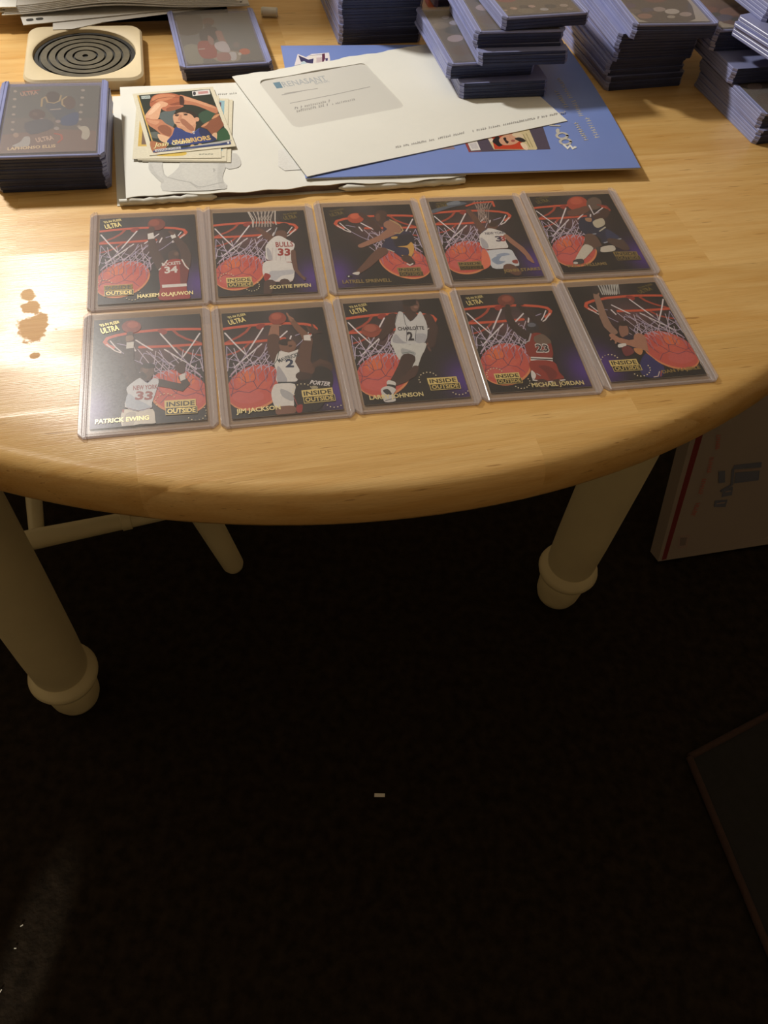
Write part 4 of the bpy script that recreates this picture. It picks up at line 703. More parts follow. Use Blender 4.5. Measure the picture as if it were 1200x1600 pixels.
  ['P',[222,220,216],1,[.1,6.6,6,5,13.1,6.5,10.9,-7.2,7.9,-19.3,-3.6,-19.2,-2.9,-10,-3.7,-3.6]],
  ['P',[176,176,182],1,[-2.1,-5.9,.4,-10.3,2.3,-18.8,-3.5,-19]],
  ['S',[60,80,70],[.1,6.6,.46,-1.9,-.6,.45,-4.1,-4.1,.45]],
  ['P',[40,50,60],0,[-3.2,-18.7,7.6,-19.8,7.2,-21.3,-3.5,-20]],
  ['P',[222,220,216],1,[-3.7,-20.2,6.4,-21.7,4.5,-31.1,3,-40.3,-6,-40.3,-8.1,-29.7,-6.6,-22.9]],
  ['P',[176,178,182],1,[-2,-24.4,4.6,-30.1,3.3,-34.9,-2,-30.4]],
  ['S',[150,160,150],[-5.9,-39.3,.67,3.1,-39.3,.68]],
  ['S',[130,90,72],[-3.4,-42,7.7,1.7,-41.6,6.75]],
  ['S',[96,64,50],[18.8,14.6,6.15,15.6,5.1,8.19,13.3,-3.2,9.07,15.3,-10.8,8.81]],
  ['S',[60,40,34],[11,-15.5,7.05,14.7,-15.9,5.21]],
  ['P',[222,218,214],0,[16.6,19.1,20.6,19.5,20.5,13.9,16.3,14.7]],
  ['S',[70,46,38],[22.3,23.2,5.67,23.7,22,4.72]],
  ['S',[90,60,48],[20.7,23.4,1.23,19.7,27.4,1.23]],
  ['S',[90,60,48],[23.6,24.2,1.24,22.9,28.2,1.25]],
  ['S',[70,46,38],[25.8,20.7,1.23,27.5,21.1,1.23]],
  ['S',[84,56,44],[18.8,-8,1.81,23.9,-4.3,3.26,28,-7.3,1.63]],
  ['P',[150,40,34],1,[5.3,-39.1,8.7,-38.5,7.6,-44.2,5.1,-43.9]],
  ['S',[160,70,60],[4.5,-31.1,.43,5.8,-38.2,.43]],
  ['T','MAVERICKS',[40,62,70],[-.8,-2.9,12.1,1.7],3.26,0,.05,0],
  ['T','2',[34,52,84],[2.6,-7,7.6,-7.5],6.75,0,.08,0],
  ['T','PORTER',[225,220,220],[14.9,-22.6,26.4,-25.6],3.39,0,.06,.2],
  ['P',[190,180,150],1,[19.5,-26.1,19.2,-26.7,18.7,-27.2,18,-27.5,17.2,-27.5,16.4,-27.3,15.8,-26.9,15.4,-26.3,15.3,-25.7,15.6,-25.1,16.1,-24.6,16.8,-24.4,17.6,-24.3,18.4,-24.5,19,-24.9,19.4,-25.5]],
  ['P',[225,210,170],1,[5.3,-30,5.3,-30.2,5.2,-30.3,5,-30.4,4.9,-30.4,4.8,-30.3,4.7,-30.2,4.6,-30.1,4.6,-29.9,4.6,-29.8,4.7,-29.7,4.9,-29.6,5,-29.6,5.1,-29.6,5.2,-29.7,5.3,-29.9]],
  ['P',[225,210,170],1,[4.9,-27.9,4.8,-28.1,4.7,-28.2,4.6,-28.3,4.5,-28.3,4.3,-28.2,4.2,-28.1,4.2,-28,4.1,-27.8,4.2,-27.7,4.3,-27.6,4.4,-27.5,4.6,-27.5,4.7,-27.5,4.8,-27.6,4.9,-27.8]],
  ['P',[225,210,170],1,[5.3,-25.8,5.2,-25.9,5.1,-26,5,-26.1,4.8,-26.1,4.7,-26.1,4.6,-26,4.5,-25.9,4.5,-25.7,4.6,-25.5,4.7,-25.4,4.8,-25.4,4.9,-25.3,5.1,-25.4,5.2,-25.5,5.2,-25.6]],
  ['P',[225,210,170],1,[6.4,-23.9,6.4,-24.1,6.3,-24.2,6.1,-24.3,6,-24.3,5.9,-24.2,5.8,-24.1,5.7,-24,5.7,-23.8,5.7,-23.7,5.8,-23.6,6,-23.5,6.1,-23.5,6.2,-23.5,6.3,-23.6,6.4,-23.8]],
  ['P',[225,210,170],1,[8.2,-22.6,8.1,-22.7,8,-22.9,7.9,-22.9,7.8,-23,7.6,-22.9,7.5,-22.8,7.4,-22.7,7.4,-22.5,7.5,-22.4,7.6,-22.2,7.7,-22.2,7.9,-22.1,8,-22.2,8.1,-22.3,8.2,-22.4]],
  ['P',[225,210,170],1,[10.3,-22,10.2,-22.2,10.1,-22.3,10,-22.4,9.9,-22.4,9.7,-22.3,9.6,-22.2,9.6,-22.1,9.6,-21.9,9.6,-21.8,9.7,-21.7,9.8,-21.6,10,-21.6,10.1,-21.6,10.2,-21.7,10.3,-21.9]],
  ['P',[225,210,170],1,[12.4,-22.3,12.4,-22.4,12.3,-22.6,12.2,-22.6,12,-22.6,11.9,-22.6,11.8,-22.5,11.7,-22.4,11.7,-22.2,11.8,-22.1,11.9,-21.9,12,-21.9,12.1,-21.8,12.3,-21.9,12.4,-22,12.4,-22.1]],
  ['P',[225,210,170],1,[14.3,-23.3,14.3,-23.5,14.2,-23.6,14,-23.7,13.9,-23.7,13.8,-23.7,13.6,-23.6,13.6,-23.4,13.6,-23.3,13.6,-23.1,13.7,-23,13.9,-22.9,14,-22.9,14.1,-22.9,14.2,-23,14.3,-23.2]],
  ['P',[225,210,170],1,[15.6,-25,15.6,-25.2,15.5,-25.3,15.4,-25.4,15.2,-25.4,15.1,-25.4,15,-25.3,14.9,-25.1,14.9,-25,14.9,-24.8,15,-24.7,15.2,-24.6,15.3,-24.6,15.5,-24.6,15.6,-24.7,15.6,-24.9]],
  ['P',[225,210,170],1,[32.8,-34.1,32.7,-34.2,32.6,-34.3,32.5,-34.4,32.3,-34.4,32.2,-34.4,32.1,-34.3,32,-34.1,32,-34,32.1,-33.8,32.2,-33.7,32.3,-33.7,32.4,-33.6,32.6,-33.7,32.7,-33.8,32.8,-33.9]],
  ['P',[225,210,170],1,[33.5,-36.1,33.5,-36.2,33.4,-36.3,33.2,-36.4,33.1,-36.4,32.9,-36.4,32.8,-36.3,32.8,-36.1,32.8,-36,32.8,-35.8,32.9,-35.7,33.1,-35.6,33.2,-35.6,33.3,-35.7,33.4,-35.8,33.5,-35.9]],
  ['P',[225,210,170],1,[33.4,-38.2,33.4,-38.4,33.3,-38.5,33.2,-38.5,33,-38.6,32.9,-38.5,32.8,-38.4,32.7,-38.3,32.7,-38.1,32.8,-38,32.9,-37.9,33,-37.8,33.1,-37.8,33.3,-37.8,33.4,-37.9,33.4,-38.1]],
  ['P',[225,210,170],1,[32.6,-40.2,32.5,-40.3,32.4,-40.5,32.3,-40.5,32.1,-40.5,32,-40.5,31.9,-40.4,31.8,-40.3,31.8,-40.1,31.9,-40,32,-39.9,32.1,-39.8,32.3,-39.8,32.4,-39.8,32.5,-39.9,32.6,-40]],
  ['P',[225,210,170],1,[31,-41.7,30.9,-41.9,30.8,-42,30.7,-42.1,30.6,-42.1,30.4,-42,30.3,-42,30.3,-41.8,30.3,-41.7,30.3,-41.5,30.4,-41.4,30.5,-41.3,30.7,-41.3,30.8,-41.4,30.9,-41.5,31,-41.6]],
  ['P',[225,210,170],1,[29,-42.6,28.9,-42.8,28.8,-42.9,28.7,-43,28.6,-43,28.4,-42.9,28.3,-42.8,28.3,-42.7,28.3,-42.5,28.3,-42.4,28.4,-42.3,28.5,-42.2,28.7,-42.2,28.8,-42.2,28.9,-42.3,29,-42.5]],
  ['P',[225,210,170],1,[26.8,-42.7,26.8,-42.9,26.7,-43,26.6,-43.1,26.4,-43.1,26.3,-43,26.2,-42.9,26.1,-42.8,26.1,-42.6,26.2,-42.5,26.3,-42.4,26.4,-42.3,26.5,-42.3,26.7,-42.3,26.8,-42.4,26.8,-42.6]],
  ['P',[225,210,170],1,[24.8,-42,24.8,-42.2,24.7,-42.3,24.5,-42.4,24.4,-42.4,24.3,-42.3,24.2,-42.2,24.1,-42.1,24.1,-41.9,24.1,-41.8,24.2,-41.7,24.4,-41.6,24.5,-41.6,24.7,-41.6,24.8,-41.7,24.8,-41.9]],
  ['P',[225,210,170],1,[23.3,-40.6,23.2,-40.8,23.1,-40.9,23,-41,22.8,-41,22.7,-40.9,22.6,-40.8,22.5,-40.7,22.5,-40.5,22.6,-40.4,22.7,-40.3,22.8,-40.2,22.9,-40.2,23.1,-40.2,23.2,-40.3,23.3,-40.5]],
  ['P',[214,190,120],0,[9.5,-27.2,27.7,-27,27.6,-32.4,9.4,-32.5]],
  ['P',[214,190,120],0,[9.8,-32.5,28.3,-32.4,28.2,-37.7,9.8,-37.8]],
  ['P',[40,36,24],0,[10.2,-32.8,28,-32.7,27.9,-37.3,10.1,-37.3]],
  ['T','INSIDE',[40,36,24],[10.5,-31.6,26.9,-31.5],3.4,0,.05,0],
  ['T','OUTSIDE',[214,190,120],[10.8,-36.6,27.2,-36.5],3.4,1,.05,0],
  ['T','ULTRA',[226,208,140],[-27.4,33.1,-17.1,35.6],4.55,1,.05,0],
  ['T',"'93-94 FLEER",[226,208,140],[-28,38.7,-16.6,41.1],2.31,1,.03,0],
  ['T','JIM JACKSON',[228,212,156],[-29,-40.9,-3.9,-40.5],3.39,1,.05,0]],
 'b3': [['P',[150,70,52],1,[-11.7,16.9,-12.6,14.6,-14.3,12.7,-16.4,11.6,-18.8,11.4,-21,12.1,-22.7,13.7,-23.7,15.8,-23.8,18.3,-22.9,20.6,-21.2,22.5,-19,23.7,-16.6,23.9,-14.4,23.2,-12.6,21.6,-11.7,19.4]],
  ['P',[172,92,72],1,[-14.2,19.2,-14.7,17.9,-15.7,16.9,-17.1,16.3,-18.6,16.2,-19.9,16.6,-21,17.5,-21.7,18.7,-21.7,20.1,-21.2,21.4,-20.2,22.4,-18.8,23.1,-17.3,23.2,-15.9,22.7,-14.8,21.8,-14.2,20.6]],
  ['S',[80,40,34],[-22.7,18.8,.3,-18.2,15.9,.3,-12.5,17.6,.3]],
  ['S',[66,44,38],[-1.6,28.5,8.21,-6.9,18.2,6.61,-10.3,13.8,5.01,-12.1,10.5,3.95]],
  ['S',[66,44,38],[20.2,26.1,7.38,22.3,16.2,5.76,20.3,9.2,5.02,16.9,1.4,5.62]],
  ['S',[104,70,56],[15.2,-.7,1.19,15.8,-3.7,1.19]],
  ['S',[120,80,64],[15.5,2.7,1.19,14.4,1.4,1.19]],
  ['S',[70,46,38],[9.5,28.5,10.28,7.7,23.8,6.1]],
  ['P',[60,40,34],1,[17.4,37.7,16.3,34.6,14.6,32.1,12.5,30.6,10.3,30.2,8.4,31,7,32.9,6.3,35.7,6.5,38.8,7.6,41.9,9.3,44.4,11.4,46,13.7,46.4,15.6,45.6,17.1,43.6,17.7,40.8]],
  ['P',[112,80,68],1,[17.2,37.7,16.5,35.6,15.5,34,14.3,32.9,13.1,32.6,12.1,33.1,11.4,34.4,11.2,36.2,11.4,38.3,12,40.3,13,42.1,14.2,43.1,15.4,43.4,16.4,42.9,17.1,41.6,17.4,39.8]],
  ['P',[60,40,34],1,[16.3,39.3,16.2,39.1,15.9,38.9,15.5,38.8,15.1,38.8,14.8,38.9,14.4,39,14.3,39.3,14.2,39.5,14.4,39.7,14.6,39.9,15,40,15.4,40,15.8,39.9,16.1,39.8,16.3,39.5]],
  ['P',[34,26,24],1,[16.1,41.6,15.4,40,14.1,38.8,12.4,38,10.6,37.9,8.9,38.4,7.6,39.4,6.9,40.9,6.9,42.6,7.5,44.1,8.8,45.4,10.5,46.2,12.3,46.3,14,45.8,15.4,44.7,16.1,43.3]],
  ['P',[150,110,96],1,[16.1,36.5,15.9,36.2,15.5,35.9,15,35.7,14.5,35.7,14,35.8,13.6,36.1,13.4,36.4,13.3,36.8,13.5,37.2,13.9,37.5,14.4,37.7,14.9,37.7,15.4,37.5,15.8,37.3,16,36.9]],
  ['P',[206,208,208],1,[2.3,33,5.5,32,8.6,23.7,13.9,28.7,16.2,32.2,17.6,30.1,18.4,17.8,14.1,4,4.2,2.8,-7.3,5.3,-2.2,16.5,-1.3,23.6]],
  ['P',[170,172,178],1,[-2.9,13,.1,6.8,2.8,4.1,-6,5.7]],
  ['P',[175,178,184],1,[9.4,11.6,16,10.9,14.1,4,8.7,4.1]],
  ['S',[40,44,60],[5.5,31.7,.31,4.9,20.5,.31]],
  ['S',[40,44,60],[5.7,20.4,.31,2.8,5.9,.3]],
  ['S',[40,44,60],[11.8,19.7,.31,8.1,5.3,.3]],
  ['S',[60,66,80],[5.5,32,.42,8.6,23.7,.4,14,28.7,.41]],
  ['S',[60,66,80],[2.3,33,.31,-1.4,23,.31]],
  ['P',[208,210,206],1,[-6.9,5.3,4.2,2.6,14.2,3.4,12.6,-2.8,9.4,-8.1,4.3,-18.5,1.9,-15.6,5.4,-7.6,-.8,-5.8,-3.8,-10.5,-5.8,-6.3,-6.7,1.8]],
  ['P',[172,176,178],1,[-1.3,0,6.1,-4.3,4.6,-7.5,-2,-5.6]],
  ['S',[90,120,110],[-1.8,-4.3,.49,2.9,-3.7,.48,5.2,-5.1,.49]],
  ['S',[60,70,80],[1.7,-15.3,.48,4.4,-18.2,.48]],
  ['S',[62,42,36],[.9,-9.4,9.13,-3,-16.7,8,-9.7,-25.7,5.38,-12.7,-29.1,4.07]],
  ['S',[76,50,42],[4.1,-17.5,3.8,.6,-22.6,5.26,-5.2,-27.3,3.7,-10.5,-29.9,2.41]],
  ['P',[216,214,210],1,[-14.5,-26.2,-10.6,-28.3,-11.6,-31.4,-15.9,-29.5]],
  ['P',[40,40,42],1,[-15.9,-29.5,-11.1,-30.9,-12.1,-34,-15.1,-33.6]],
  ['P',[210,208,206],1,[-20.1,-33,-15.4,-30.9,-11.3,-34.1,-13.6,-38,-13.1,-43.2,-19.4,-43.5,-20.1,-39.2]],
  ['P',[50,50,54],1,[-19.2,-34.1,-15.9,-33.5,-14.4,-37.9,-17.5,-37.5]],
  ['S',[50,50,54],[-19.2,-42.5,.45,-13.5,-41.1,.45]],
  ['T','CHARLOTTE',[40,38,48],[-.8,16,16,15.4],3.22,0,.06,0],
  ['T','2',[40,38,48],[4,6.6,7.7,6.5],7.64,0,.09,0],
  ['P',[225,210,170],1,[4.6,-29.8,4.5,-30,4.4,-30.1,4.3,-30.2,4.1,-30.2,4,-30.2,3.9,-30.1,3.8,-29.9,3.8,-29.7,3.9,-29.6,4,-29.5,4.1,-29.4,4.3,-29.4,4.4,-29.4,4.5,-29.5,4.6,-29.7]],
  ['P',[225,210,170],1,[4.3,-27.8,4.3,-28,4.1,-28.1,4,-28.2,3.8,-28.2,3.7,-28.1,3.6,-28,3.5,-27.9,3.5,-27.7,3.6,-27.5,3.7,-27.4,3.9,-27.3,4,-27.3,4.2,-27.4,4.3,-27.5,4.3,-27.6]],
  ['P',[225,210,170],1,[4.9,-25.7,4.8,-25.9,4.7,-26,4.6,-26.1,4.4,-26.1,4.3,-26.1,4.1,-26,4.1,-25.8,4.1,-25.6,4.2,-25.5,4.3,-25.4,4.4,-25.3,4.6,-25.3,4.7,-25.3,4.8,-25.4,4.9,-25.6]],
  ['P',[225,210,170],1,[6.2,-23.9,6.1,-24.1,6,-24.2,5.8,-24.3,5.7,-24.3,5.5,-24.3,5.4,-24.2,5.4,-24,5.4,-23.8,5.4,-23.7,5.6,-23.6,5.7,-23.5,5.9,-23.5,6,-23.5,6.1,-23.6,6.2,-23.8]],
  ['P',[225,210,170],1,[8,-22.7,8,-22.9,7.8,-23,7.7,-23.1,7.5,-23.1,7.4,-23,7.3,-22.9,7.2,-22.8,7.2,-22.6,7.3,-22.4,7.4,-22.3,7.6,-22.2,7.7,-22.2,7.9,-22.3,8,-22.4,8,-22.5]],
  ['P',[225,210,170],1,[10.2,-22.2,10.1,-22.3,10,-22.5,9.8,-22.5,9.7,-22.6,9.5,-22.5,9.4,-22.4,9.4,-22.3,9.4,-22.1,9.4,-21.9,9.6,-21.8,9.7,-21.7,9.9,-21.7,10,-21.8,10.1,-21.9,10.2,-22]],
  ['P',[225,210,170],1,[12.3,-22.5,12.2,-22.6,12.1,-22.8,11.9,-22.8,11.8,-22.9,11.6,-22.8,11.5,-22.7,11.5,-22.5,11.5,-22.4,11.5,-22.2,11.7,-22.1,11.8,-22,12,-22,12.1,-22,12.2,-22.2,12.3,-22.3]],
  ['P',[225,210,170],1,[14,-23.5,14,-23.7,13.8,-23.8,13.7,-23.9,13.5,-23.9,13.4,-23.9,13.3,-23.7,13.2,-23.6,13.2,-23.4,13.3,-23.3,13.4,-23.1,13.6,-23.1,13.7,-23.1,13.9,-23.1,14,-23.2,14,-23.4]],
  ['P',[225,210,170],1,[15.2,-25.2,15.1,-25.4,15,-25.5,14.9,-25.6,14.7,-25.6,14.6,-25.5,14.4,-25.4,14.4,-25.3,14.4,-25.1,14.5,-24.9,14.6,-24.8,14.7,-24.7,14.9,-24.7,15,-24.8,15.1,-24.9,15.2,-25]],
  ['P',[225,210,170],1,[32.4,-34.2,32.3,-34.3,32.2,-34.5,32,-34.5,31.8,-34.5,31.7,-34.5,31.6,-34.4,31.5,-34.2,31.6,-34.1,31.6,-33.9,31.7,-33.8,31.9,-33.7,32.1,-33.7,32.2,-33.8,32.3,-33.9,32.4,-34]],
  ['P',[225,210,170],1,[32.9,-36.1,32.8,-36.3,32.7,-36.4,32.6,-36.5,32.4,-36.5,32.3,-36.4,32.2,-36.3,32.1,-36.2,32.1,-36,32.2,-35.8,32.3,-35.7,32.5,-35.6,32.6,-35.6,32.8,-35.7,32.9,-35.8,32.9,-35.9]],
  ['P',[225,210,170],1,[32.7,-38.2,32.6,-38.3,32.5,-38.4,32.3,-38.5,32.2,-38.5,32,-38.5,31.9,-38.4,31.9,-38.2,31.9,-38.1,31.9,-37.9,32.1,-37.8,32.2,-37.7,32.4,-37.7,32.5,-37.8,32.6,-37.9,32.7,-38]],
  ['P',[225,210,170],1,[31.6,-40.1,31.5,-40.2,31.4,-40.3,31.3,-40.4,31.1,-40.4,31,-40.4,30.9,-40.3,30.8,-40.1,30.8,-40,30.9,-39.8,31,-39.7,31.2,-39.6,31.3,-39.6,31.5,-39.7,31.6,-39.8,31.6,-39.9]],
  ['P',[225,210,170],1,[29.9,-41.5,29.9,-41.7,29.8,-41.8,29.6,-41.9,29.5,-41.9,29.3,-41.8,29.2,-41.7,29.2,-41.6,29.2,-41.4,29.2,-41.3,29.4,-41.2,29.5,-41.1,29.7,-41.1,29.8,-41.1,29.9,-41.2,30,-41.4]],
  ['P',[225,210,170],1,[27.9,-42.4,27.8,-42.5,27.7,-42.6,27.6,-42.7,27.4,-42.7,27.3,-42.7,27.2,-42.6,27.1,-42.4,27.1,-42.3,27.2,-42.1,27.3,-42,27.4,-41.9,27.6,-41.9,27.7,-41.9,27.9,-42,27.9,-42.2]],
  ['P',[225,210,170],1,[25.8,-42.4,25.7,-42.6,25.6,-42.7,25.4,-42.8,25.3,-42.8,25.1,-42.7,25,-42.6,25,-42.5,25,-42.3,25,-42.2,25.2,-42,25.3,-42,25.5,-42,25.6,-42,25.7,-42.1,25.8,-42.3]],
  ['P',[225,210,170],1,[23.8,-41.7,23.8,-41.9,23.7,-42,23.5,-42.1,23.3,-42.1,23.2,-42,23.1,-41.9,23,-41.8,23.1,-41.6,23.1,-41.5,23.2,-41.3,23.4,-41.3,23.5,-41.2,23.7,-41.3,23.8,-41.4,23.8,-41.5]],
  ['P',[225,210,170],1,[22.4,-40.3,22.3,-40.5,22.2,-40.6,22.1,-40.7,21.9,-40.7,21.8,-40.6,21.7,-40.5,21.6,-40.4,21.6,-40.2,21.7,-40.1,21.8,-40,22,-39.9,22.1,-39.9,22.3,-39.9,22.4,-40,22.4,-40.2]],
  ['P',[214,190,120],0,[8.8,-27.1,27,-27.4,26.9,-32.5,8.8,-32.2]],
  ['P',[214,190,120],0,[9.2,-32.2,27.7,-32.5,27.6,-37.6,9.2,-37.2]],
  ['P',[40,36,24],0,[9.6,-32.5,27.3,-32.8,27.2,-37.2,9.6,-36.8]],
  ['T','INSIDE',[40,36,24],[9.9,-31.4,26.2,-31.7],3.31,0,.05,0],
  ['T','OUTSIDE',[214,190,120],[10.3,-36.1,26.5,-36.5],3.22,1,.05,0],
  ['T','ULTRA',[226,208,140],[-27.6,33.5,-17.2,35.7],4.55,1,.05,0],
  ['T',"'93-94 FLEER",[226,208,140],[-27.9,39,-16.3,41.2],2.38,1,.03,0],
  ['T','LARRY JOHNSON',[228,212,156],[-28,-40.8,4.1,-41],3.4,1,.05,0]],
 'b4': [['P',[120,58,44],1,[3.5,36,2.4,33.9,.7,32.1,-1.5,31.1,-3.8,30.9,-5.8,31.6,-7.3,33.1,-8,35.1,-7.8,37.3,-6.8,39.5,-5.1,41.2,-2.9,42.3,-.6,42.5,1.5,41.8,3,40.3,3.7,38.3]],
  ['P',[150,80,62],1,[1.9,37.8,1.3,36.7,.4,35.9,-.8,35.4,-2.1,35.3,-3.3,35.7,-4.1,36.4,-4.6,37.4,-4.5,38.6,-4,39.6,-3,40.5,-1.8,41,-.5,41.1,.7,40.7,1.5,40,2,39]],
  ['S',[52,38,34],[-2.3,31.3,3.15,-4.3,22.3,4.41,-3.8,13.3,6.01,.1,5.3,6.74,3.7,2.4,7.37]],
  ['S',[52,38,34],[4.7,30.5,3.35,9.7,22.6,4.86,14.2,13.7,5.79,15.8,4.6,7.4]],
  ['S',[60,44,40],[4.2,31.9,1.34,8,32.1,1.34]],
  ['P',[44,42,48],1,[12.7,8.8,11.7,6.7,10.2,5,8.5,4,6.7,3.8,5.2,4.4,4.2,5.7,3.8,7.6,4.1,9.8,5.1,11.9,6.5,13.6,8.3,14.7,10.1,14.9,11.6,14.3,12.6,12.9,13,11]],
  ['P',[104,108,120],1,[11.5,11.7,11.1,11,10.3,10.4,9.3,10.1,8.2,10.1,7.2,10.4,6.4,10.9,6,11.6,6,12.4,6.5,13.1,7.2,13.7,8.3,14,9.4,14,10.4,13.7,11.1,13.2,11.5,12.5]],
  ['S',[56,42,38],[7.8,4.4,6.32,6.2,2.1,6.32]],
  ['P',[140,48,36],1,[5.7,3.4,12.1,4.1,16.1,-2.8,16.7,-6.5,13.4,-19.2,.3,-17.5,-.8,-6.8,1.9,-3.5]],
  ['P',[112,92,78],1,[7.1,.7,13.6,3,17.4,-4.2,14.1,-6.2,7.4,-5.4]],
  ['S',[176,176,182],[6.1,4,.95,3.1,-2.4,.94,-1,-4.3,.92]],
  ['P',[222,220,216],0,[.5,-16.6,14.1,-18.6,13.3,-21.7,-.4,-19.7]],
  ['P',[40,34,34],0,[.2,-17.7,13.8,-19.7,13.5,-20.6,-.1,-18.6]],
  ['P',[150,52,40],1,[-.5,-20,13.6,-21.8,14.7,-30.8,16,-37.1,5.3,-39,-3.2,-35.7,-2.7,-28.5]],
  ['P',[120,40,34],1,[3.1,-24.8,9.7,-25.6,13.2,-32.8,7.4,-37.6,6.3,-30.8]],
  ['P',[222,220,216],1,[-2.1,-28.1,-.4,-32.2,-3,-36.5,-3.6,-32.9]],
  ['S',[222,220,216],[-3.4,-36.4,.85,5.7,-39,.86]],
  ['S',[222,220,216],[5.8,-38.7,.86,16.4,-37.9,.86]],
  ['S',[40,34,34],[-2.8,-35.4,.38,5.8,-38,.38]],
  ['S',[40,34,34],[6.4,-37.7,.38,15.7,-36.7,.38]],
  ['S',[176,176,182],[.3,-31.2,.58,2.2,-33.1,.58]],
  ['S',[74,50,42],[1.8,-39.6,7.62,1.8,-42.3,5.72]],
  ['S',[74,50,42],[10.9,-39.7,5.74,11.2,-41.4,4.78]],
  ['T','23',[222,220,216],[5.1,-12.5,13.8,-13.4],7.29,0,.13,0],
  ['T','23',[44,36,36],[5.5,-12.2,13.4,-13],6.57,0,.05,0],
  ['P',[225,210,170],1,[-30.3,-31.5,-30.4,-31.6,-30.5,-31.7,-30.6,-31.8,-30.8,-31.8,-31,-31.8,-31.1,-31.7,-31.1,-31.5,-31.1,-31.4,-31,-31.2,-30.9,-31.1,-30.7,-31,-30.6,-31,-30.4,-31,-30.3,-31.1,-30.3,-31.3]],
  ['P',[225,210,170],1,[-30.5,-29.6,-30.5,-29.8,-30.7,-29.9,-30.8,-30,-31,-30,-31.1,-29.9,-31.2,-29.8,-31.3,-29.7,-31.3,-29.5,-31.2,-29.3,-31.1,-29.2,-30.9,-29.1,-30.7,-29.1,-30.6,-29.2,-30.5,-29.3,-30.4,-29.4]],
  ['P',[225,210,170],1,[-29.9,-27.7,-29.9,-27.9,-30.1,-28,-30.2,-28.1,-30.4,-28.1,-30.5,-28.1,-30.6,-27.9,-30.7,-27.8,-30.7,-27.6,-30.6,-27.5,-30.5,-27.3,-30.3,-27.3,-30.2,-27.3,-30,-27.3,-29.9,-27.4,-29.9,-27.6]],
  ['P',[225,210,170],1,[-28.6,-26.1,-28.7,-26.3,-28.8,-26.4,-29,-26.5,-29.1,-26.5,-29.3,-26.4,-29.4,-26.3,-29.4,-26.2,-29.4,-26,-29.3,-25.9,-29.2,-25.7,-29.1,-25.6,-28.9,-25.6,-28.8,-25.7,-28.7,-25.8,-28.6,-26]],
  ['P',[225,210,170],1,[-26.9,-25,-27,-25.2,-27.1,-25.3,-27.2,-25.4,-27.4,-25.4,-27.5,-25.3,-27.6,-25.2,-27.7,-25.1,-27.7,-24.9,-27.6,-24.7,-27.5,-24.6,-27.3,-24.5,-27.2,-24.5,-27,-24.6,-26.9,-24.7,-26.9,-24.8]],
  ['P',[225,210,170],1,[-24.9,-24.5,-25,-24.7,-25.1,-24.8,-25.3,-24.9,-25.4,-24.9,-25.6,-24.9,-25.7,-24.8,-25.7,-24.6,-25.7,-24.4,-25.6,-24.3,-25.5,-24.2,-25.4,-24.1,-25.2,-24.1,-25.1,-24.1,-24.9,-24.2,-24.9,-24.4]],
  ['P',[225,210,170],1,[-23,-24.8,-23.1,-25,-23.2,-25.1,-23.4,-25.2,-23.5,-25.2,-23.7,-25.2,-23.8,-25,-23.8,-24.9,-23.8,-24.7,-23.7,-24.6,-23.6,-24.4,-23.4,-24.4,-23.3,-24.3,-23.1,-24.4,-23,-24.5,-23,-24.7]],
  ['P',[225,210,170],1,[-21.4,-25.8,-21.5,-26,-21.6,-26.1,-21.8,-26.2,-22,-26.2,-22.1,-26.1,-22.2,-26,-22.3,-25.9,-22.2,-25.7,-22.2,-25.5,-22,-25.4,-21.9,-25.3,-21.7,-25.3,-21.6,-25.4,-21.5,-25.5,-21.4,-25.6]],
  ['P',[225,210,170],1,[-20.5,-27.3,-20.5,-27.5,-20.7,-27.6,-20.8,-27.7,-21,-27.7,-21.1,-27.7,-21.2,-27.5,-21.3,-27.4,-21.3,-27.2,-21.2,-27.1,-21.1,-26.9,-20.9,-26.9,-20.7,-26.8,-20.6,-26.9,-20.5,-27,-20.4,-27.2]],
  ['P',[225,210,170],1,[-5.8,-35.3,-5.8,-35.4,-6,-35.5,-6.1,-35.6,-6.3,-35.6,-6.4,-35.6,-6.5,-35.5,-6.6,-35.3,-6.6,-35.2,-6.5,-35,-6.3,-34.9,-6.2,-34.8,-6,-34.8,-5.9,-34.8,-5.8,-34.9,-5.7,-35.1]],
  ['P',[225,210,170],1,[-5.3,-37,-5.4,-37.2,-5.5,-37.3,-5.7,-37.4,-5.9,-37.4,-6,-37.3,-6.1,-37.2,-6.1,-37.1,-6.1,-36.9,-6,-36.8,-5.9,-36.6,-5.8,-36.6,-5.6,-36.5,-5.5,-36.6,-5.4,-36.7,-5.3,-36.8]],
  ['P',[225,210,170],1,[-5.7,-38.9,-5.7,-39,-5.9,-39.2,-6,-39.2,-6.2,-39.2,-6.3,-39.2,-6.4,-39.1,-6.5,-38.9,-6.4,-38.8,-6.4,-38.6,-6.2,-38.5,-6.1,-38.4,-5.9,-38.4,-5.8,-38.5,-5.7,-38.6,-5.6,-38.7]],
  ['P',[225,210,170],1,[-6.7,-40.6,-6.8,-40.8,-6.9,-40.9,-7,-40.9,-7.2,-41,-7.3,-40.9,-7.4,-40.8,-7.5,-40.7,-7.5,-40.5,-7.4,-40.3,-7.3,-40.2,-7.1,-40.1,-7,-40.1,-6.8,-40.2,-6.7,-40.3,-6.7,-40.4]],
  ['P',[225,210,170],1,[-8.3,-41.9,-8.3,-42.1,-8.5,-42.2,-8.6,-42.3,-8.8,-42.3,-8.9,-42.2,-9,-42.1,-9.1,-42,-9.1,-41.8,-9,-41.6,-8.8,-41.5,-8.7,-41.5,-8.5,-41.4,-8.4,-41.5,-8.3,-41.6,-8.2,-41.7]],
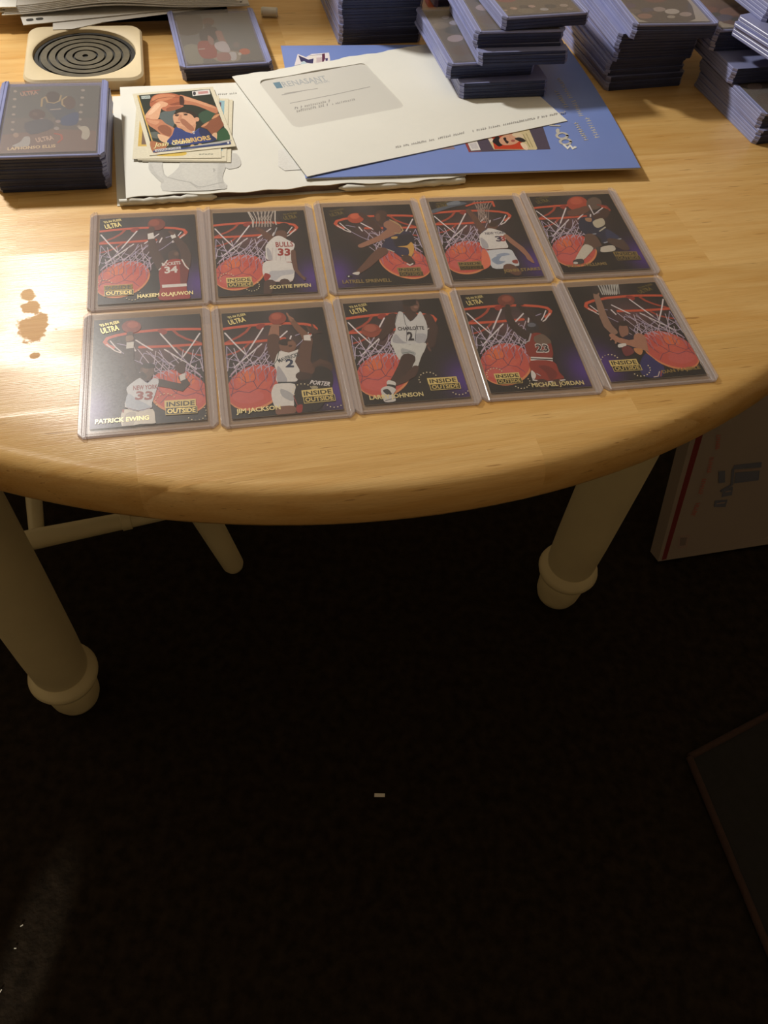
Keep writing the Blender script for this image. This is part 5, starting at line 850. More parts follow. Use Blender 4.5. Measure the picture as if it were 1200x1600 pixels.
  ['P',[225,210,170],1,[-10.2,-42.6,-10.2,-42.8,-10.4,-42.9,-10.5,-43,-10.7,-43,-10.8,-42.9,-10.9,-42.8,-11,-42.7,-10.9,-42.5,-10.9,-42.4,-10.7,-42.3,-10.6,-42.2,-10.4,-42.2,-10.3,-42.2,-10.2,-42.3,-10.1,-42.5]],
  ['P',[225,210,170],1,[-12.1,-42.7,-12.2,-42.8,-12.3,-42.9,-12.5,-43,-12.6,-43,-12.8,-43,-12.9,-42.9,-12.9,-42.7,-12.9,-42.6,-12.8,-42.4,-12.7,-42.3,-12.5,-42.2,-12.4,-42.2,-12.2,-42.3,-12.1,-42.4,-12.1,-42.5]],
  ['P',[225,210,170],1,[-13.8,-42,-13.9,-42.2,-14,-42.3,-14.2,-42.4,-14.3,-42.4,-14.5,-42.3,-14.6,-42.2,-14.6,-42.1,-14.6,-41.9,-14.5,-41.8,-14.4,-41.6,-14.2,-41.6,-14.1,-41.6,-13.9,-41.6,-13.8,-41.7,-13.8,-41.9]],
  ['P',[225,210,170],1,[-15,-40.8,-15.1,-40.9,-15.2,-41,-15.4,-41.1,-15.6,-41.1,-15.7,-41.1,-15.8,-41,-15.8,-40.8,-15.8,-40.7,-15.8,-40.5,-15.6,-40.4,-15.5,-40.3,-15.3,-40.3,-15.2,-40.4,-15.1,-40.5,-15,-40.6]],
  ['P',[214,190,120],0,[-26.4,-29.1,-10.6,-29.2,-10.8,-33.8,-26.4,-33.6]],
  ['P',[214,190,120],0,[-26.1,-33.6,-10.2,-33.8,-10.3,-38.3,-26.1,-38.1]],
  ['P',[40,36,24],0,[-25.8,-33.9,-10.5,-34,-10.6,-37.9,-25.8,-37.8]],
  ['T','INSIDE',[40,36,24],[-25.5,-32.9,-11.4,-33],3.01,0,.05,0],
  ['T','OUTSIDE',[214,190,120],[-25.2,-37.1,-11.2,-37.3],2.91,1,.05,0],
  ['T','ULTRA',[226,208,140],[-28.6,33.4,-18,35.2],4.53,1,.05,0],
  ['T',"'93-94 FLEER",[226,208,140],[-28.3,38.9,-16.6,40.7],2.39,1,.03,0],
  ['T','MICHAEL JORDAN',[228,212,156],[-5.4,-42.2,27.3,-42.7],3.52,1,.05,0]],
 'b5': [['S',[190,190,184],[-9.6,45,.85,-9.7,34.8,.84]],
  ['S',[170,170,166],[4.6,44.2,.74,2.1,34.7,.72]],
  ['S',[190,190,184],[-7.7,44.8,.85,-8.4,34.6,.84]],
  ['S',[170,170,166],[2.9,44.3,.73,.8,34.8,.73]],
  ['S',[190,190,184],[-5.8,44.6,.86,-7,34.5,.84]],
  ['S',[170,170,166],[1.1,44.5,.74,-.5,35,.73]],
  ['S',[190,190,184],[-3.8,44.4,.86,-5.7,34.4,.84]],
  ['S',[170,170,166],[-.6,44.7,.74,-1.9,35.1,.72]],
  ['S',[190,190,184],[-1.9,44.2,.85,-4.4,34.2,.84]],
  ['S',[170,170,166],[-2.4,44.9,.73,-3.2,35.2,.73]],
  ['S',[190,190,184],[0,44,.85,-3,34.1,.84]],
  ['S',[170,170,166],[-4.1,45,.74,-4.6,35.4,.72]],
  ['S',[190,190,184],[2,43.9,.85,-1.7,34,.84]],
  ['S',[170,170,166],[-5.9,45.2,.74,-5.9,35.5,.72]],
  ['S',[190,190,184],[3.9,43.7,.86,-.4,33.8,.85]],
  ['S',[170,170,166],[-7.6,45.4,.73,-7.2,35.6,.72]],
  ['S',[150,118,100],[-14.6,33.6,4.25,-15.4,24,4.66,-16.7,13.4,5.25,-16.7,4.1,5.93,-14.8,-1.3,5.53]],
  ['S',[150,118,100],[-14.6,33.6,1.18,-15.7,35.8,1.18]],
  ['S',[150,118,100],[-13.4,34.2,1.19,-12.2,36.1,1.2]],
  ['P',[64,48,46],1,[-9.3,5.9,-4.7,8.1,-2.4,3.8,-5.2,-3.6,-9.8,-5.7,-11.2,-1.7]],
  ['P',[150,108,90],1,[-9.3,3.3,-4.3,4.1,-4.8,-2.4,-8.4,-7.1,-11.6,-5.5]],
  ['P',[50,36,32],1,[-1.9,5.4,-2.5,4.4,-3.6,3.7,-5,3.3,-6.5,3.3,-7.8,3.6,-8.8,4.3,-9.3,5.2,-9.3,6.2,-8.6,7.1,-7.5,7.9,-6.1,8.3,-4.6,8.3,-3.3,8,-2.3,7.3,-1.8,6.4]],
  ['P',[40,34,56],1,[-10.3,-6.9,-3.9,-5.1,-.3,-10.6,-3.1,-17.9,-8,-21,-12.5,-18,-16.1,-15.1,-15.6,-12.6]],
  ['S',[176,126,102],[.7,-8.2,7.85,-1.2,-15.6,8.78,-8.5,-12.2,4.89,-14.8,-8.9,4.81,-17.1,-4.8,4.01]],
  ['S',[170,126,104],[-16.6,-6.2,1.11,-19.3,-8.4,1.09]],
  ['S',[170,126,104],[-15.7,-8.8,1.09,-17.2,-11.8,1.09]],
  ['P',[200,140,90],1,[-6.7,-17.4,-1.7,-19.3,-4.5,-23.9,-7.1,-21.1]],
  ['P',[222,220,216],1,[-15.9,-13.2,-10.9,-12.5,-11.4,-15,-16.4,-16]],
  ['P',[120,52,56],1,[-14.7,-16.5,-9.6,-15.2,-8,-21,-14.7,-23.9]],
  ['P',[44,42,104],1,[-1.3,-23,3.5,-29.8,6.5,-36.2,1.5,-43.9,-8.9,-42.5,-9.4,-34.2]],
  ['S',[210,190,180],[2.1,-39.2,.63,-.4,-43.1,.63,-3.4,-43.5,.62]],
  ['S',[180,80,60],[3.6,-38.8,.64,1.3,-43.3,.63]],
  ['P',[225,210,170],1,[-32,-29.3,-32.1,-29.5,-32.3,-29.6,-32.4,-29.7,-32.6,-29.7,-32.8,-29.7,-32.9,-29.6,-32.9,-29.4,-32.9,-29.2,-32.8,-29,-32.7,-28.9,-32.5,-28.8,-32.3,-28.8,-32.1,-28.9,-32,-29,-32,-29.1]],
  ['P',[225,210,170],1,[-32,-27.2,-32.1,-27.4,-32.3,-27.5,-32.4,-27.6,-32.6,-27.6,-32.8,-27.6,-32.9,-27.5,-32.9,-27.3,-32.9,-27.1,-32.8,-27,-32.7,-26.8,-32.5,-26.7,-32.3,-26.7,-32.1,-26.8,-32,-26.9,-32,-27.1]],
  ['P',[225,210,170],1,[-31.2,-25.1,-31.3,-25.3,-31.4,-25.4,-31.6,-25.5,-31.8,-25.5,-31.9,-25.5,-32,-25.4,-32.1,-25.2,-32,-25,-31.9,-24.8,-31.8,-24.7,-31.6,-24.6,-31.4,-24.6,-31.3,-24.7,-31.2,-24.8,-31.1,-24.9]],
  ['P',[225,210,170],1,[-29.6,-23.3,-29.7,-23.5,-29.8,-23.6,-30,-23.7,-30.2,-23.7,-30.3,-23.6,-30.4,-23.5,-30.5,-23.4,-30.4,-23.2,-30.3,-23,-30.2,-22.9,-30,-22.8,-29.8,-22.8,-29.7,-22.8,-29.6,-23,-29.5,-23.1]],
  ['P',[225,210,170],1,[-27.4,-22,-27.5,-22.2,-27.7,-22.3,-27.9,-22.4,-28,-22.4,-28.2,-22.4,-28.3,-22.3,-28.4,-22.1,-28.3,-21.9,-28.2,-21.7,-28.1,-21.6,-27.9,-21.5,-27.7,-21.5,-27.6,-21.6,-27.5,-21.7,-27.4,-21.8]],
  ['P',[225,210,170],1,[-25.1,-21.5,-25.2,-21.7,-25.4,-21.8,-25.5,-21.9,-25.7,-21.9,-25.9,-21.9,-26,-21.7,-26,-21.6,-26,-21.4,-25.9,-21.2,-25.7,-21.1,-25.6,-21,-25.4,-21,-25.2,-21,-25.1,-21.2,-25.1,-21.3]],
  ['P',[225,210,170],1,[-22.9,-21.8,-23,-22,-23.2,-22.1,-23.4,-22.2,-23.5,-22.2,-23.7,-22.2,-23.8,-22,-23.8,-21.9,-23.8,-21.7,-23.7,-21.5,-23.6,-21.4,-23.4,-21.3,-23.2,-21.3,-23,-21.3,-22.9,-21.5,-22.9,-21.6]],
  ['P',[225,210,170],1,[-21.2,-22.9,-21.3,-23.1,-21.4,-23.2,-21.6,-23.3,-21.8,-23.3,-22,-23.3,-22.1,-23.1,-22.1,-23,-22.1,-22.8,-22,-22.6,-21.8,-22.5,-21.7,-22.4,-21.5,-22.4,-21.3,-22.4,-21.2,-22.6,-21.2,-22.7]],
  ['P',[225,210,170],1,[-20.2,-24.6,-20.3,-24.8,-20.4,-24.9,-20.6,-25,-20.8,-25,-21,-25,-21.1,-24.9,-21.1,-24.7,-21.1,-24.5,-21,-24.3,-20.8,-24.2,-20.6,-24.1,-20.5,-24.1,-20.3,-24.2,-20.2,-24.3,-20.2,-24.4]],
  ['P',[225,210,170],1,[-2.9,-33.6,-3,-33.7,-3.1,-33.9,-3.3,-34,-3.5,-34,-3.7,-33.9,-3.8,-33.8,-3.8,-33.6,-3.8,-33.5,-3.7,-33.3,-3.5,-33.1,-3.3,-33.1,-3.2,-33.1,-3,-33.1,-2.9,-33.2,-2.9,-33.4]],
  ['P',[225,210,170],1,[-2.5,-35.6,-2.7,-35.7,-2.8,-35.9,-3,-35.9,-3.2,-36,-3.3,-35.9,-3.4,-35.8,-3.5,-35.6,-3.4,-35.4,-3.3,-35.3,-3.2,-35.1,-3,-35.1,-2.8,-35,-2.7,-35.1,-2.6,-35.2,-2.5,-35.4]],
  ['P',[225,210,170],1,[-3.1,-37.7,-3.2,-37.8,-3.4,-38,-3.5,-38.1,-3.7,-38.1,-3.9,-38,-4,-37.9,-4,-37.7,-4,-37.6,-3.9,-37.4,-3.7,-37.3,-3.6,-37.2,-3.4,-37.2,-3.2,-37.2,-3.1,-37.3,-3.1,-37.5]],
  ['P',[225,210,170],1,[-4.5,-39.6,-4.6,-39.8,-4.7,-39.9,-4.9,-40,-5.1,-40,-5.2,-40,-5.4,-39.8,-5.4,-39.7,-5.4,-39.5,-5.3,-39.3,-5.1,-39.2,-4.9,-39.1,-4.7,-39.1,-4.6,-39.2,-4.5,-39.3,-4.4,-39.4]],
  ['P',[225,210,170],1,[-6.5,-41.1,-6.6,-41.3,-6.7,-41.4,-6.9,-41.5,-7.1,-41.5,-7.2,-41.5,-7.3,-41.3,-7.4,-41.2,-7.3,-41,-7.2,-40.8,-7.1,-40.7,-6.9,-40.6,-6.7,-40.6,-6.6,-40.7,-6.5,-40.8,-6.4,-40.9]],
  ['P',[225,210,170],1,[-8.7,-41.9,-8.8,-42.1,-9,-42.2,-9.2,-42.3,-9.3,-42.3,-9.5,-42.3,-9.6,-42.2,-9.6,-42,-9.6,-41.8,-9.5,-41.7,-9.4,-41.5,-9.2,-41.5,-9,-41.4,-8.8,-41.5,-8.7,-41.6,-8.7,-41.8]],
  ['P',[225,210,170],1,[-11,-42,-11.1,-42.2,-11.3,-42.3,-11.4,-42.4,-11.6,-42.4,-11.8,-42.3,-11.9,-42.2,-11.9,-42.1,-11.9,-41.9,-11.8,-41.7,-11.6,-41.6,-11.5,-41.5,-11.3,-41.5,-11.1,-41.5,-11,-41.7,-11,-41.8]],
  ['P',[225,210,170],1,[-13,-41.3,-13.1,-41.4,-13.2,-41.6,-13.4,-41.6,-13.6,-41.6,-13.7,-41.6,-13.8,-41.5,-13.9,-41.3,-13.8,-41.1,-13.7,-41,-13.6,-40.8,-13.4,-40.8,-13.2,-40.7,-13.1,-40.8,-13,-40.9,-12.9,-41.1]],
  ['P',[225,210,170],1,[-14.3,-39.8,-14.4,-40,-14.5,-40.1,-14.7,-40.2,-14.9,-40.2,-15,-40.2,-15.1,-40.1,-15.2,-39.9,-15.2,-39.7,-15.1,-39.6,-14.9,-39.4,-14.7,-39.3,-14.5,-39.3,-14.4,-39.4,-14.3,-39.5,-14.2,-39.7]],
  ['P',[214,190,120],0,[-27.2,-26.6,-8.9,-27,-9,-32,-27.3,-31.6]],
  ['P',[214,190,120],0,[-26.9,-31.6,-8.3,-32.1,-8.4,-37,-26.9,-36.5]],
  ['P',[40,36,24],0,[-26.5,-31.9,-8.7,-32.3,-8.8,-36.6,-26.6,-36.1]],
  ['T','INSIDE',[40,36,24],[-26.2,-30.8,-9.7,-31.2],3.43,0,.05,0],
  ['T','OUTSIDE',[214,190,120],[-25.8,-35.5,-9.5,-35.9],3.43,1,.05,0],
  ['T','ULTRA',[120,104,52],[16.6,33.2,27,36.5],3.52,0,.05,0],
  ['T',"'93-94 FLEER",[120,104,52],[17.5,38,28.9,41.2],1.81,0,.03,0],
  ['T','DAN MAJERLE',[150,128,74],[3.6,-41.2,29.6,-39.7],2.83,0,.05,0]],
 'stackL': [['P',[98,100,92],0,[-31.9,44.7,31.8,44.7,31.7,-1.6,-32.5,1.3]],
  ['P',[136,108,90],0,[-32.3,-21.1,-13.1,-18.2,2.4,-15.1,31.1,-18.6,31.7,-44.3,-31.8,-44.3]],
  ['P',[176,160,140],1,[-26.7,37.8,-26.7,37.1,-27,36.6,-27.4,36.3,-27.9,36.2,-28.4,36.3,-28.8,36.7,-29.2,37.3,-29.4,37.9,-29.3,38.6,-29.1,39.1,-28.7,39.5,-28.2,39.6,-27.7,39.4,-27.2,39,-26.9,38.4]],
  ['P',[176,164,146],1,[21.3,37.7,21.2,37,21,36.5,20.5,36.1,20,36,19.4,36.2,19,36.6,18.6,37.2,18.5,37.9,18.6,38.6,18.8,39.1,19.3,39.5,19.8,39.6,20.4,39.4,20.8,39,21.2,38.4]],
  ['P',[176,160,140],1,[-26.2,26.7,-26.2,26.1,-26.4,25.5,-26.8,25.2,-27.3,25.1,-27.8,25.3,-28.3,25.6,-28.6,26.2,-28.8,26.8,-28.8,27.5,-28.5,28,-28.1,28.3,-27.7,28.4,-27.1,28.3,-26.7,27.9,-26.3,27.3]],
  ['P',[176,164,146],1,[21.2,27.1,21.1,26.4,20.8,25.8,20.4,25.5,19.9,25.4,19.3,25.5,18.9,25.9,18.5,26.5,18.4,27.2,18.5,27.9,18.7,28.4,19.2,28.8,19.7,28.9,20.2,28.7,20.7,28.3,21,27.7]],
  ['P',[176,160,140],1,[-25.6,15.9,-25.7,15.3,-25.9,14.8,-26.3,14.5,-26.8,14.4,-27.3,14.5,-27.7,14.9,-28,15.4,-28.2,16,-28.2,16.6,-28,17.1,-27.6,17.5,-27.1,17.6,-26.6,17.4,-26.1,17.1,-25.8,16.5]],
  ['P',[176,164,146],1,[21,16.7,20.9,16,20.7,15.5,20.3,15.2,19.7,15,19.2,15.2,18.7,15.6,18.4,16.2,18.3,16.8,18.4,17.5,18.6,18,19.1,18.4,19.6,18.5,20.1,18.3,20.6,17.9,20.9,17.3]],
  ['P',[176,160,140],1,[-25.1,5.4,-25.2,4.8,-25.4,4.3,-25.7,4,-26.2,3.9,-26.7,4.1,-27.2,4.4,-27.5,4.9,-27.7,5.5,-27.6,6.1,-27.4,6.6,-27,6.9,-26.6,7,-26.1,6.9,-25.6,6.5,-25.3,6]],
  ['P',[176,164,146],1,[20.9,6.6,20.8,6,20.5,5.4,20.1,5.1,19.6,5,19.1,5.1,18.6,5.5,18.3,6.1,18.2,6.7,18.3,7.4,18.5,7.9,18.9,8.2,19.5,8.3,20,8.2,20.4,7.8,20.8,7.2]],
  ['P',[176,160,140],1,[-24.6,-4.8,-24.7,-5.4,-24.9,-5.8,-25.2,-6.2,-25.7,-6.3,-26.2,-6.1,-26.6,-5.8,-27,-5.3,-27.1,-4.7,-27.1,-4.1,-26.9,-3.6,-26.5,-3.3,-26,-3.2,-25.6,-3.4,-25.1,-3.7,-24.8,-4.2]],
  ['P',[176,164,146],1,[20.8,-3.2,20.7,-3.8,20.4,-4.4,20,-4.7,19.5,-4.8,19,-4.7,18.5,-4.3,18.2,-3.7,18.1,-3.1,18.2,-2.5,18.4,-2,18.8,-1.7,19.3,-1.6,19.9,-1.7,20.3,-2.1,20.6,-2.6]],
  ['P',[176,160,140],1,[-24.1,-14.7,-24.2,-15.3,-24.4,-15.8,-24.7,-16.1,-25.2,-16.2,-25.7,-16,-26.1,-15.7,-26.4,-15.2,-26.6,-14.6,-26.6,-14.1,-26.4,-13.6,-26,-13.3,-25.5,-13.2,-25.1,-13.3,-24.6,-13.7,-24.3,-14.2]],
  ['P',[176,164,146],1,[20.6,-12.8,20.6,-13.4,20.3,-13.9,19.9,-14.2,19.4,-14.3,18.9,-14.2,18.4,-13.8,18.1,-13.3,18,-12.7,18.1,-12.1,18.3,-11.6,18.7,-11.3,19.2,-11.2,19.7,-11.3,20.2,-11.7,20.5,-12.2]],
  ['P',[120,112,100],1,[-17.9,42.2,-17.9,41.7,-18.1,41.4,-18.4,41.2,-18.8,41.1,-19.3,41.2,-19.6,41.5,-19.9,41.9,-20,42.3,-20,42.7,-19.8,43.1,-19.5,43.3,-19.1,43.4,-18.6,43.3,-18.3,43,-18,42.6]],
  ['P',[120,112,100],1,[-14,42.2,-14,41.8,-14.2,41.4,-14.5,41.2,-14.9,41.1,-15.3,41.3,-15.7,41.5,-16,41.9,-16.1,42.3,-16,42.8,-15.8,43.1,-15.5,43.4,-15.1,43.4,-14.7,43.3,-14.3,43,-14.1,42.7]],
  ['P',[120,112,100],1,[-10,42.3,-10.1,41.8,-10.3,41.5,-10.6,41.3,-11,41.2,-11.4,41.3,-11.8,41.6,-12,42,-12.1,42.4,-12.1,42.8,-11.9,43.2,-11.6,43.4,-11.2,43.5,-10.8,43.4,-10.4,43.1,-10.2,42.7]],
  ['P',[120,112,100],1,[-6.1,42.3,-6.2,41.9,-6.4,41.5,-6.7,41.3,-7.1,41.2,-7.5,41.3,-7.8,41.6,-8.1,42,-8.2,42.4,-8.2,42.9,-8,43.2,-7.7,43.4,-7.3,43.5,-6.9,43.4,-6.5,43.1,-6.2,42.7]],
  ['P',[120,112,100],1,[-2.2,42.3,-2.3,41.9,-2.5,41.6,-2.8,41.3,-3.2,41.3,-3.6,41.4,-3.9,41.7,-4.2,42,-4.3,42.5,-4.3,42.9,-4.1,43.3,-3.7,43.5,-3.3,43.5,-2.9,43.4,-2.6,43.2,-2.3,42.8]],
  ['P',[120,112,100],1,[1.7,42.4,1.6,42,1.4,41.6,1.1,41.4,.7,41.3,.3,41.4,0,41.7,-.3,42.1,-.4,42.5,-.4,42.9,-.2,43.3,.2,43.5,.6,43.6,1,43.5,1.3,43.2,1.6,42.8]],
  ['P',[120,112,100],1,[5.6,42.4,5.5,42,5.3,41.7,5,41.4,4.6,41.4,4.2,41.5,3.8,41.7,3.6,42.1,3.5,42.6,3.5,43,3.7,43.3,4.1,43.6,4.4,43.6,4.9,43.5,5.2,43.2,5.5,42.9]],
  ['P',[84,60,52],1,[-4.7,4.5,-4.9,1.8,-5.9,-.4,-7.6,-1.9,-9.7,-2.3,-11.9,-1.7,-13.8,-.1,-15.3,2.3,-16,5,-15.8,7.7,-14.8,10,-13.1,11.4,-11,11.9,-8.7,11.2,-6.8,9.6,-5.3,7.2]],
  ['P',[110,84,70],1,[-9.7,5.3,-9.8,4.5,-10.1,3.7,-10.7,3.3,-11.4,3.1,-12.1,3.3,-12.8,3.9,-13.3,4.6,-13.5,5.5,-13.5,6.4,-13.1,7.1,-12.5,7.6,-11.8,7.8,-11.1,7.5,-10.4,7,-10,6.2]],
  ['P',[76,88,96],1,[-5.7,16.9,4.7,21.6,15.3,10.6,18.1,-7.2,7.5,-10.5,1.1,2.3]],
  ['P',[52,82,120],1,[6.8,-.5,17.4,6.6,17.6,-9.6,8.1,-10.5]],
  ['P',[92,70,60],1,[15.4,19.7,15.3,16.2,14.5,13.3,13.2,11.4,11.6,10.8,9.9,11.5,8.4,13.6,7.2,16.6,6.6,20.2,6.7,23.8,7.5,26.8,8.8,28.8,10.5,29.4,12.2,28.6,13.8,26.4,14.9,23.3]],
  ['P',[66,54,50],1,[4.2,28.4,4,25.3,3.1,22.7,1.6,21.1,-.3,20.6,-2.3,21.3,-4.1,23.1,-5.4,25.8,-6.1,29,-5.9,32.1,-5,34.8,-3.5,36.5,-1.6,37,.5,36.2,2.3,34.3,3.6,31.6]],
  ['S',[186,160,110],[-8.1,15.7,1.37,-8.4,26.4,1.41,-6.1,29,1.4]],
  ['S',[186,160,110],[-6,28.3,1.3,-4.2,21.4,1.29,.4,19.9,1.29,3.9,23,1.29,4.7,30.4,1.32]],
  ['S',[186,160,110],[8.6,28.8,1.32,5.7,24.3,1.29,6.2,17.6,1.27,8.2,14.8,1.27]],
  ['S',[190,170,150],[-1.5,10.8,1.16,5.3,11.7,1.16]],
  ['S',[170,140,130],[-12.4,-5.9,1.88,-6.7,-1.2,1.88]],
  ['P',[78,82,88],1,[-17.9,-7,-3.6,-1.3,2.2,-12.7,-12.7,-21.8]],
  ['P',[170,150,140],1,[6.5,-5.5,6.4,-6.2,6.1,-6.9,5.5,-7.3,4.8,-7.4,4.1,-7.2,3.5,-6.8,3,-6.1,2.8,-5.3,2.9,-4.6,3.3,-3.9,3.8,-3.5,4.5,-3.4,5.3,-3.6,5.9,-4,6.3,-4.7]],
  ['P',[170,160,150],1,[5.9,-14.7,5.9,-15.5,5.5,-16.2,5,-16.6,4.3,-16.8,3.6,-16.6,3,-16.1,2.5,-15.4,2.3,-14.5,2.4,-13.7,2.7,-13,3.3,-12.5,4,-12.4,4.7,-12.6,5.3,-13.1,5.7,-13.8]],
  ['P',[206,196,170],1,[18.8,-14.6,22.6,-12.3,25.7,-14.8,27.1,-23.2,25.2,-30.1,21.5,-27.7,21.7,-19.5]],
  ['P',[190,184,170],1,[-23.8,-36.1,-19,-31,-16.7,-24.6,-13,-25.1,-13.1,-36.4]],
  ['P',[180,150,120],1,[-20.6,-22.1,-20.6,-23.3,-20.9,-24.3,-21.4,-25,-22.1,-25.2,-22.8,-24.9,-23.5,-24.2,-24,-23.2,-24.2,-22,-24.2,-20.8,-23.9,-19.8,-23.4,-19.1,-22.8,-18.9,-22,-19.2,-21.4,-19.9,-20.8,-20.9]],
  ['S',[196,92,64],[3.4,-21.2,1.44,7.7,-23.1,1.44,8.7,-28.4,1.42,6.1,-33,1.38]],
  ['T','ULTRA',[214,180,150],[-7.9,-32,3.4,-28.8],5.81,1,.05,0],
  ['T','ULTRA',[206,160,130],[-23.3,30.6,-11.6,33.4],5.59,1,.05,0],
  ['S',[196,100,76],[-23,36.9,.82,-10.8,38.9,.83]],
  ['T','LAPHONSO ELLIS',[230,200,150],[-26.2,-41,5,-38.7],3.73,1,.05,0]],
 'ldr': [['P',[98,100,94],0,[-31.7,44.1,31.7,44.1,31.8,-44.3,-31.6,-44.1]],
  ['P',[58,50,34],1,[-30.9,40.6,-9.8,41.1,-13.5,10.4,-31.2,8.1]],
  ['P',[96,104,100],1,[.3,20.9,29.8,20.6,30.6,-19.4,4.7,-18.6]],
  ['P',[136,136,116],1,[-31.3,-14.9,-19.7,-12.2,-18,-43.3,-30.2,-42.7]],
  ['P',[150,140,120],1,[-7,-25.2,12.8,-27.4,10.9,-42.9,-7.1,-41.7]],
  ['P',[96,60,44],1,[.8,28.7,0,25.8,-1.4,23.3,-3.4,21.8,-5.5,21.4,-7.4,22.1,-9,23.9,-9.8,26.5,-9.9,29.5,-9.1,32.4,-7.7,34.8,-5.7,36.4,-3.6,36.8,-1.6,36.1,-.1,34.3,.8,31.7]],
  ['P',[46,32,28],1,[-2.7,21.2,-3.2,19.1,-4.1,17.4,-5.3,16.3,-6.5,16,-7.7,16.5,-8.6,17.8,-9.1,19.6,-9.1,21.7,-8.6,23.7,-7.7,25.4,-6.5,26.5,-5.3,26.8,-4.1,26.3,-3.2,25.1,-2.7,23.2]],
  ['P',[42,42,48],1,[-13,14.2,.1,19,-.2,1.4,-4.9,-7.9,-15.3,-4.9]],
  ['P',[150,52,44],1,[-17.2,-6.7,-8.3,-6.6,-4.7,-17.7,-6.3,-35,-17.1,-35.7,-19.9,-21.8]],
  ['P',[150,112,100],1,[-8,4.1,-4.4,-4,-6.6,-14.5,-9.3,-7.5]],
  ['S',[150,110,96],[1.6,9.1,5.73,2,-2.7,5.74,3.3,-14.6,5.74]],
  ['P',[190,180,176],1,[-3.4,-10,4.9,-8.9,6.4,-26.7,-1.6,-25.8,-5.2,-17.6]],
  ['P',[190,186,180],1,[5.3,-28.5,10.7,-29.1,9.3,-40.8,4.7,-41.2]],
  ['P',[190,90,50],1,[22.9,-28.5,22.3,-30.6,21.1,-32.2,19.4,-33.2,17.6,-33.4,15.9,-32.8,14.6,-31.5,13.8,-29.6,13.7,-27.5,14.3,-25.4,15.5,-23.8,17.1,-22.7,18.9,-22.5,20.6,-23.1,22,-24.5,22.8,-26.4]],
  ['P',[200,190,170],1,[15.1,-32,14.9,-32.9,14.5,-33.6,13.9,-34,13.4,-34.1,12.8,-33.9,12.4,-33.3,12.2,-32.6,12.2,-31.6,12.4,-30.8,12.8,-30,13.3,-29.6,13.9,-29.5,14.5,-29.7,14.9,-30.3,15.1,-31.1]],
  ['P',[160,110,100],1,[-4.8,-29.3,4.4,-28.4,4.7,-41.2,-5.3,-41]],
  ['S',[190,186,170],[-18.8,-20,1.12,-14.3,-19.6,1.13]],
  ['P',[120,110,104],1,[16,-15.9,15.6,-17.8,14.8,-19.4,13.8,-20.4,12.7,-20.7,11.7,-20.2,10.9,-19,10.5,-17.3,10.6,-15.3,11,-13.4,11.8,-11.8,12.8,-10.8,13.9,-10.5,14.9,-11,15.7,-12.2,16.1,-13.9]]],
 'loose': [['P',[34,44,38],0,[-28.7,41.4,28.6,41.3,28.7,-41.3,-28.7,-41.3]],
  ['P',[92,104,106],1,[-16.7,10.6,-3.3,14.2,-8.7,-9.3,-13.6,-5.3]],
  ['P',[92,100,96],1,[-28.2,-14.4,-21.2,-14.3,-21.8,-23,-26.8,-20.5]],
  ['P',[52,82,66],1,[12.8,4.8,25.1,10.3,24.9,-6.8,15.4,-11]],
  ['P',[40,86,56],1,[21.5,-24.1,29,-18.2,29.5,-34.4,20.2,-34.1]],
  ['P',[214,176,90],0,[-28.7,41.4,-27.4,41.3,-26.5,-26.4,-27.3,-29.1]],
  ['P',[176,112,74],1,[-28.7,-41.2,-28.5,-26,-22.6,-28.6,-17.1,-32.5,-21.4,-40.1]],
  ['P',[190,126,96],1,[3.6,35.8,7.4,33.9,15.2,26.7,23.5,18.6,28.4,12.5,27.8,4.3,24.8,4.8,19.6,11.3,12.8,18.3,5.2,21,1.3,22.1]],
  ['P',[214,158,124],1,[6.5,33.6,15.1,26.2,23.4,18.1,27.8,11.4,21.3,15.5,13.7,22.9,5.7,28.5]],
  ['P',[140,84,62],1,[27.6,4.3,28.3,-5.9,28.9,-13.6,25.9,-17.9,20.6,-24.7,18.2,-28.1,16.5,-21.7,15,-16.9,11.4,-13.2,15.9,-8.4,21,-4.5,24.1,1.1]],
  ['P',[206,150,110],1,[21.5,-3.8,24.4,.7,29.3,2.9,26,-1.6]],
  ['P',[206,146,110],1,[11.7,-13,15.8,-8.8,18.8,-7.4,15,-12.7]],
  ['P',[216,176,140],1,[17.8,-24.9,21.5,-23.8,19.5,-33.2,17.9,-30]],
  ['P',[180,104,74],1,[-20.1,30.3,-17,37.8,-11.2,40.8,-2.3,39.9,3.6,35.5,5.9,30.1,4.4,21.5,-2.6,18.1,-11,21.3,-19.8,21.4,-21.1,24.9]],
  ['P',[206,136,100],1,[-18.6,32.4,-14,38.9,-5.7,39.3,.3,35.3,-5.4,30.7,-13.8,29.1]],
  ['P',[146,80,58],1,[-8.4,22.4,-1.5,25,5,27,4.1,21.5,-2.6,18.1]],
  ['S',[130,76,58],[-20,28.7,.72,-13.1,33.8,.73,-4.8,34.6,.72,2.2,32.5,.72]],
  ['P',[70,44,40],1,[3.4,34.2,6.1,31.7,4.6,21.5,1.6,21.2]],
  ['P',[190,116,88],1,[-11.7,27,-5.2,21.8,1.1,21,4,18.8,-3.2,14.5,-9.8,13.6,-13.3,18.1]],
  ['P',[150,88,66],1,[-9,18.5,-2.4,19.6,2.3,18.2,-4,14.7,-9.7,13.9]],
  ['P',[226,174,140],1,[-14.5,28.4,-10.6,28.8,-7.2,24.6,-9.4,21,-12.9,19.3,-15.3,11.9,-18.1,3.9,-22.5,3.7,-26.5,6,-26.7,11,-22.7,18,-18.6,24.4]],
  ['P',[240,198,166],1,[-17.9,23.4,-14.2,26.7,-13.1,23.3,-17.3,17,-22.1,11.6,-24.4,12.1]],
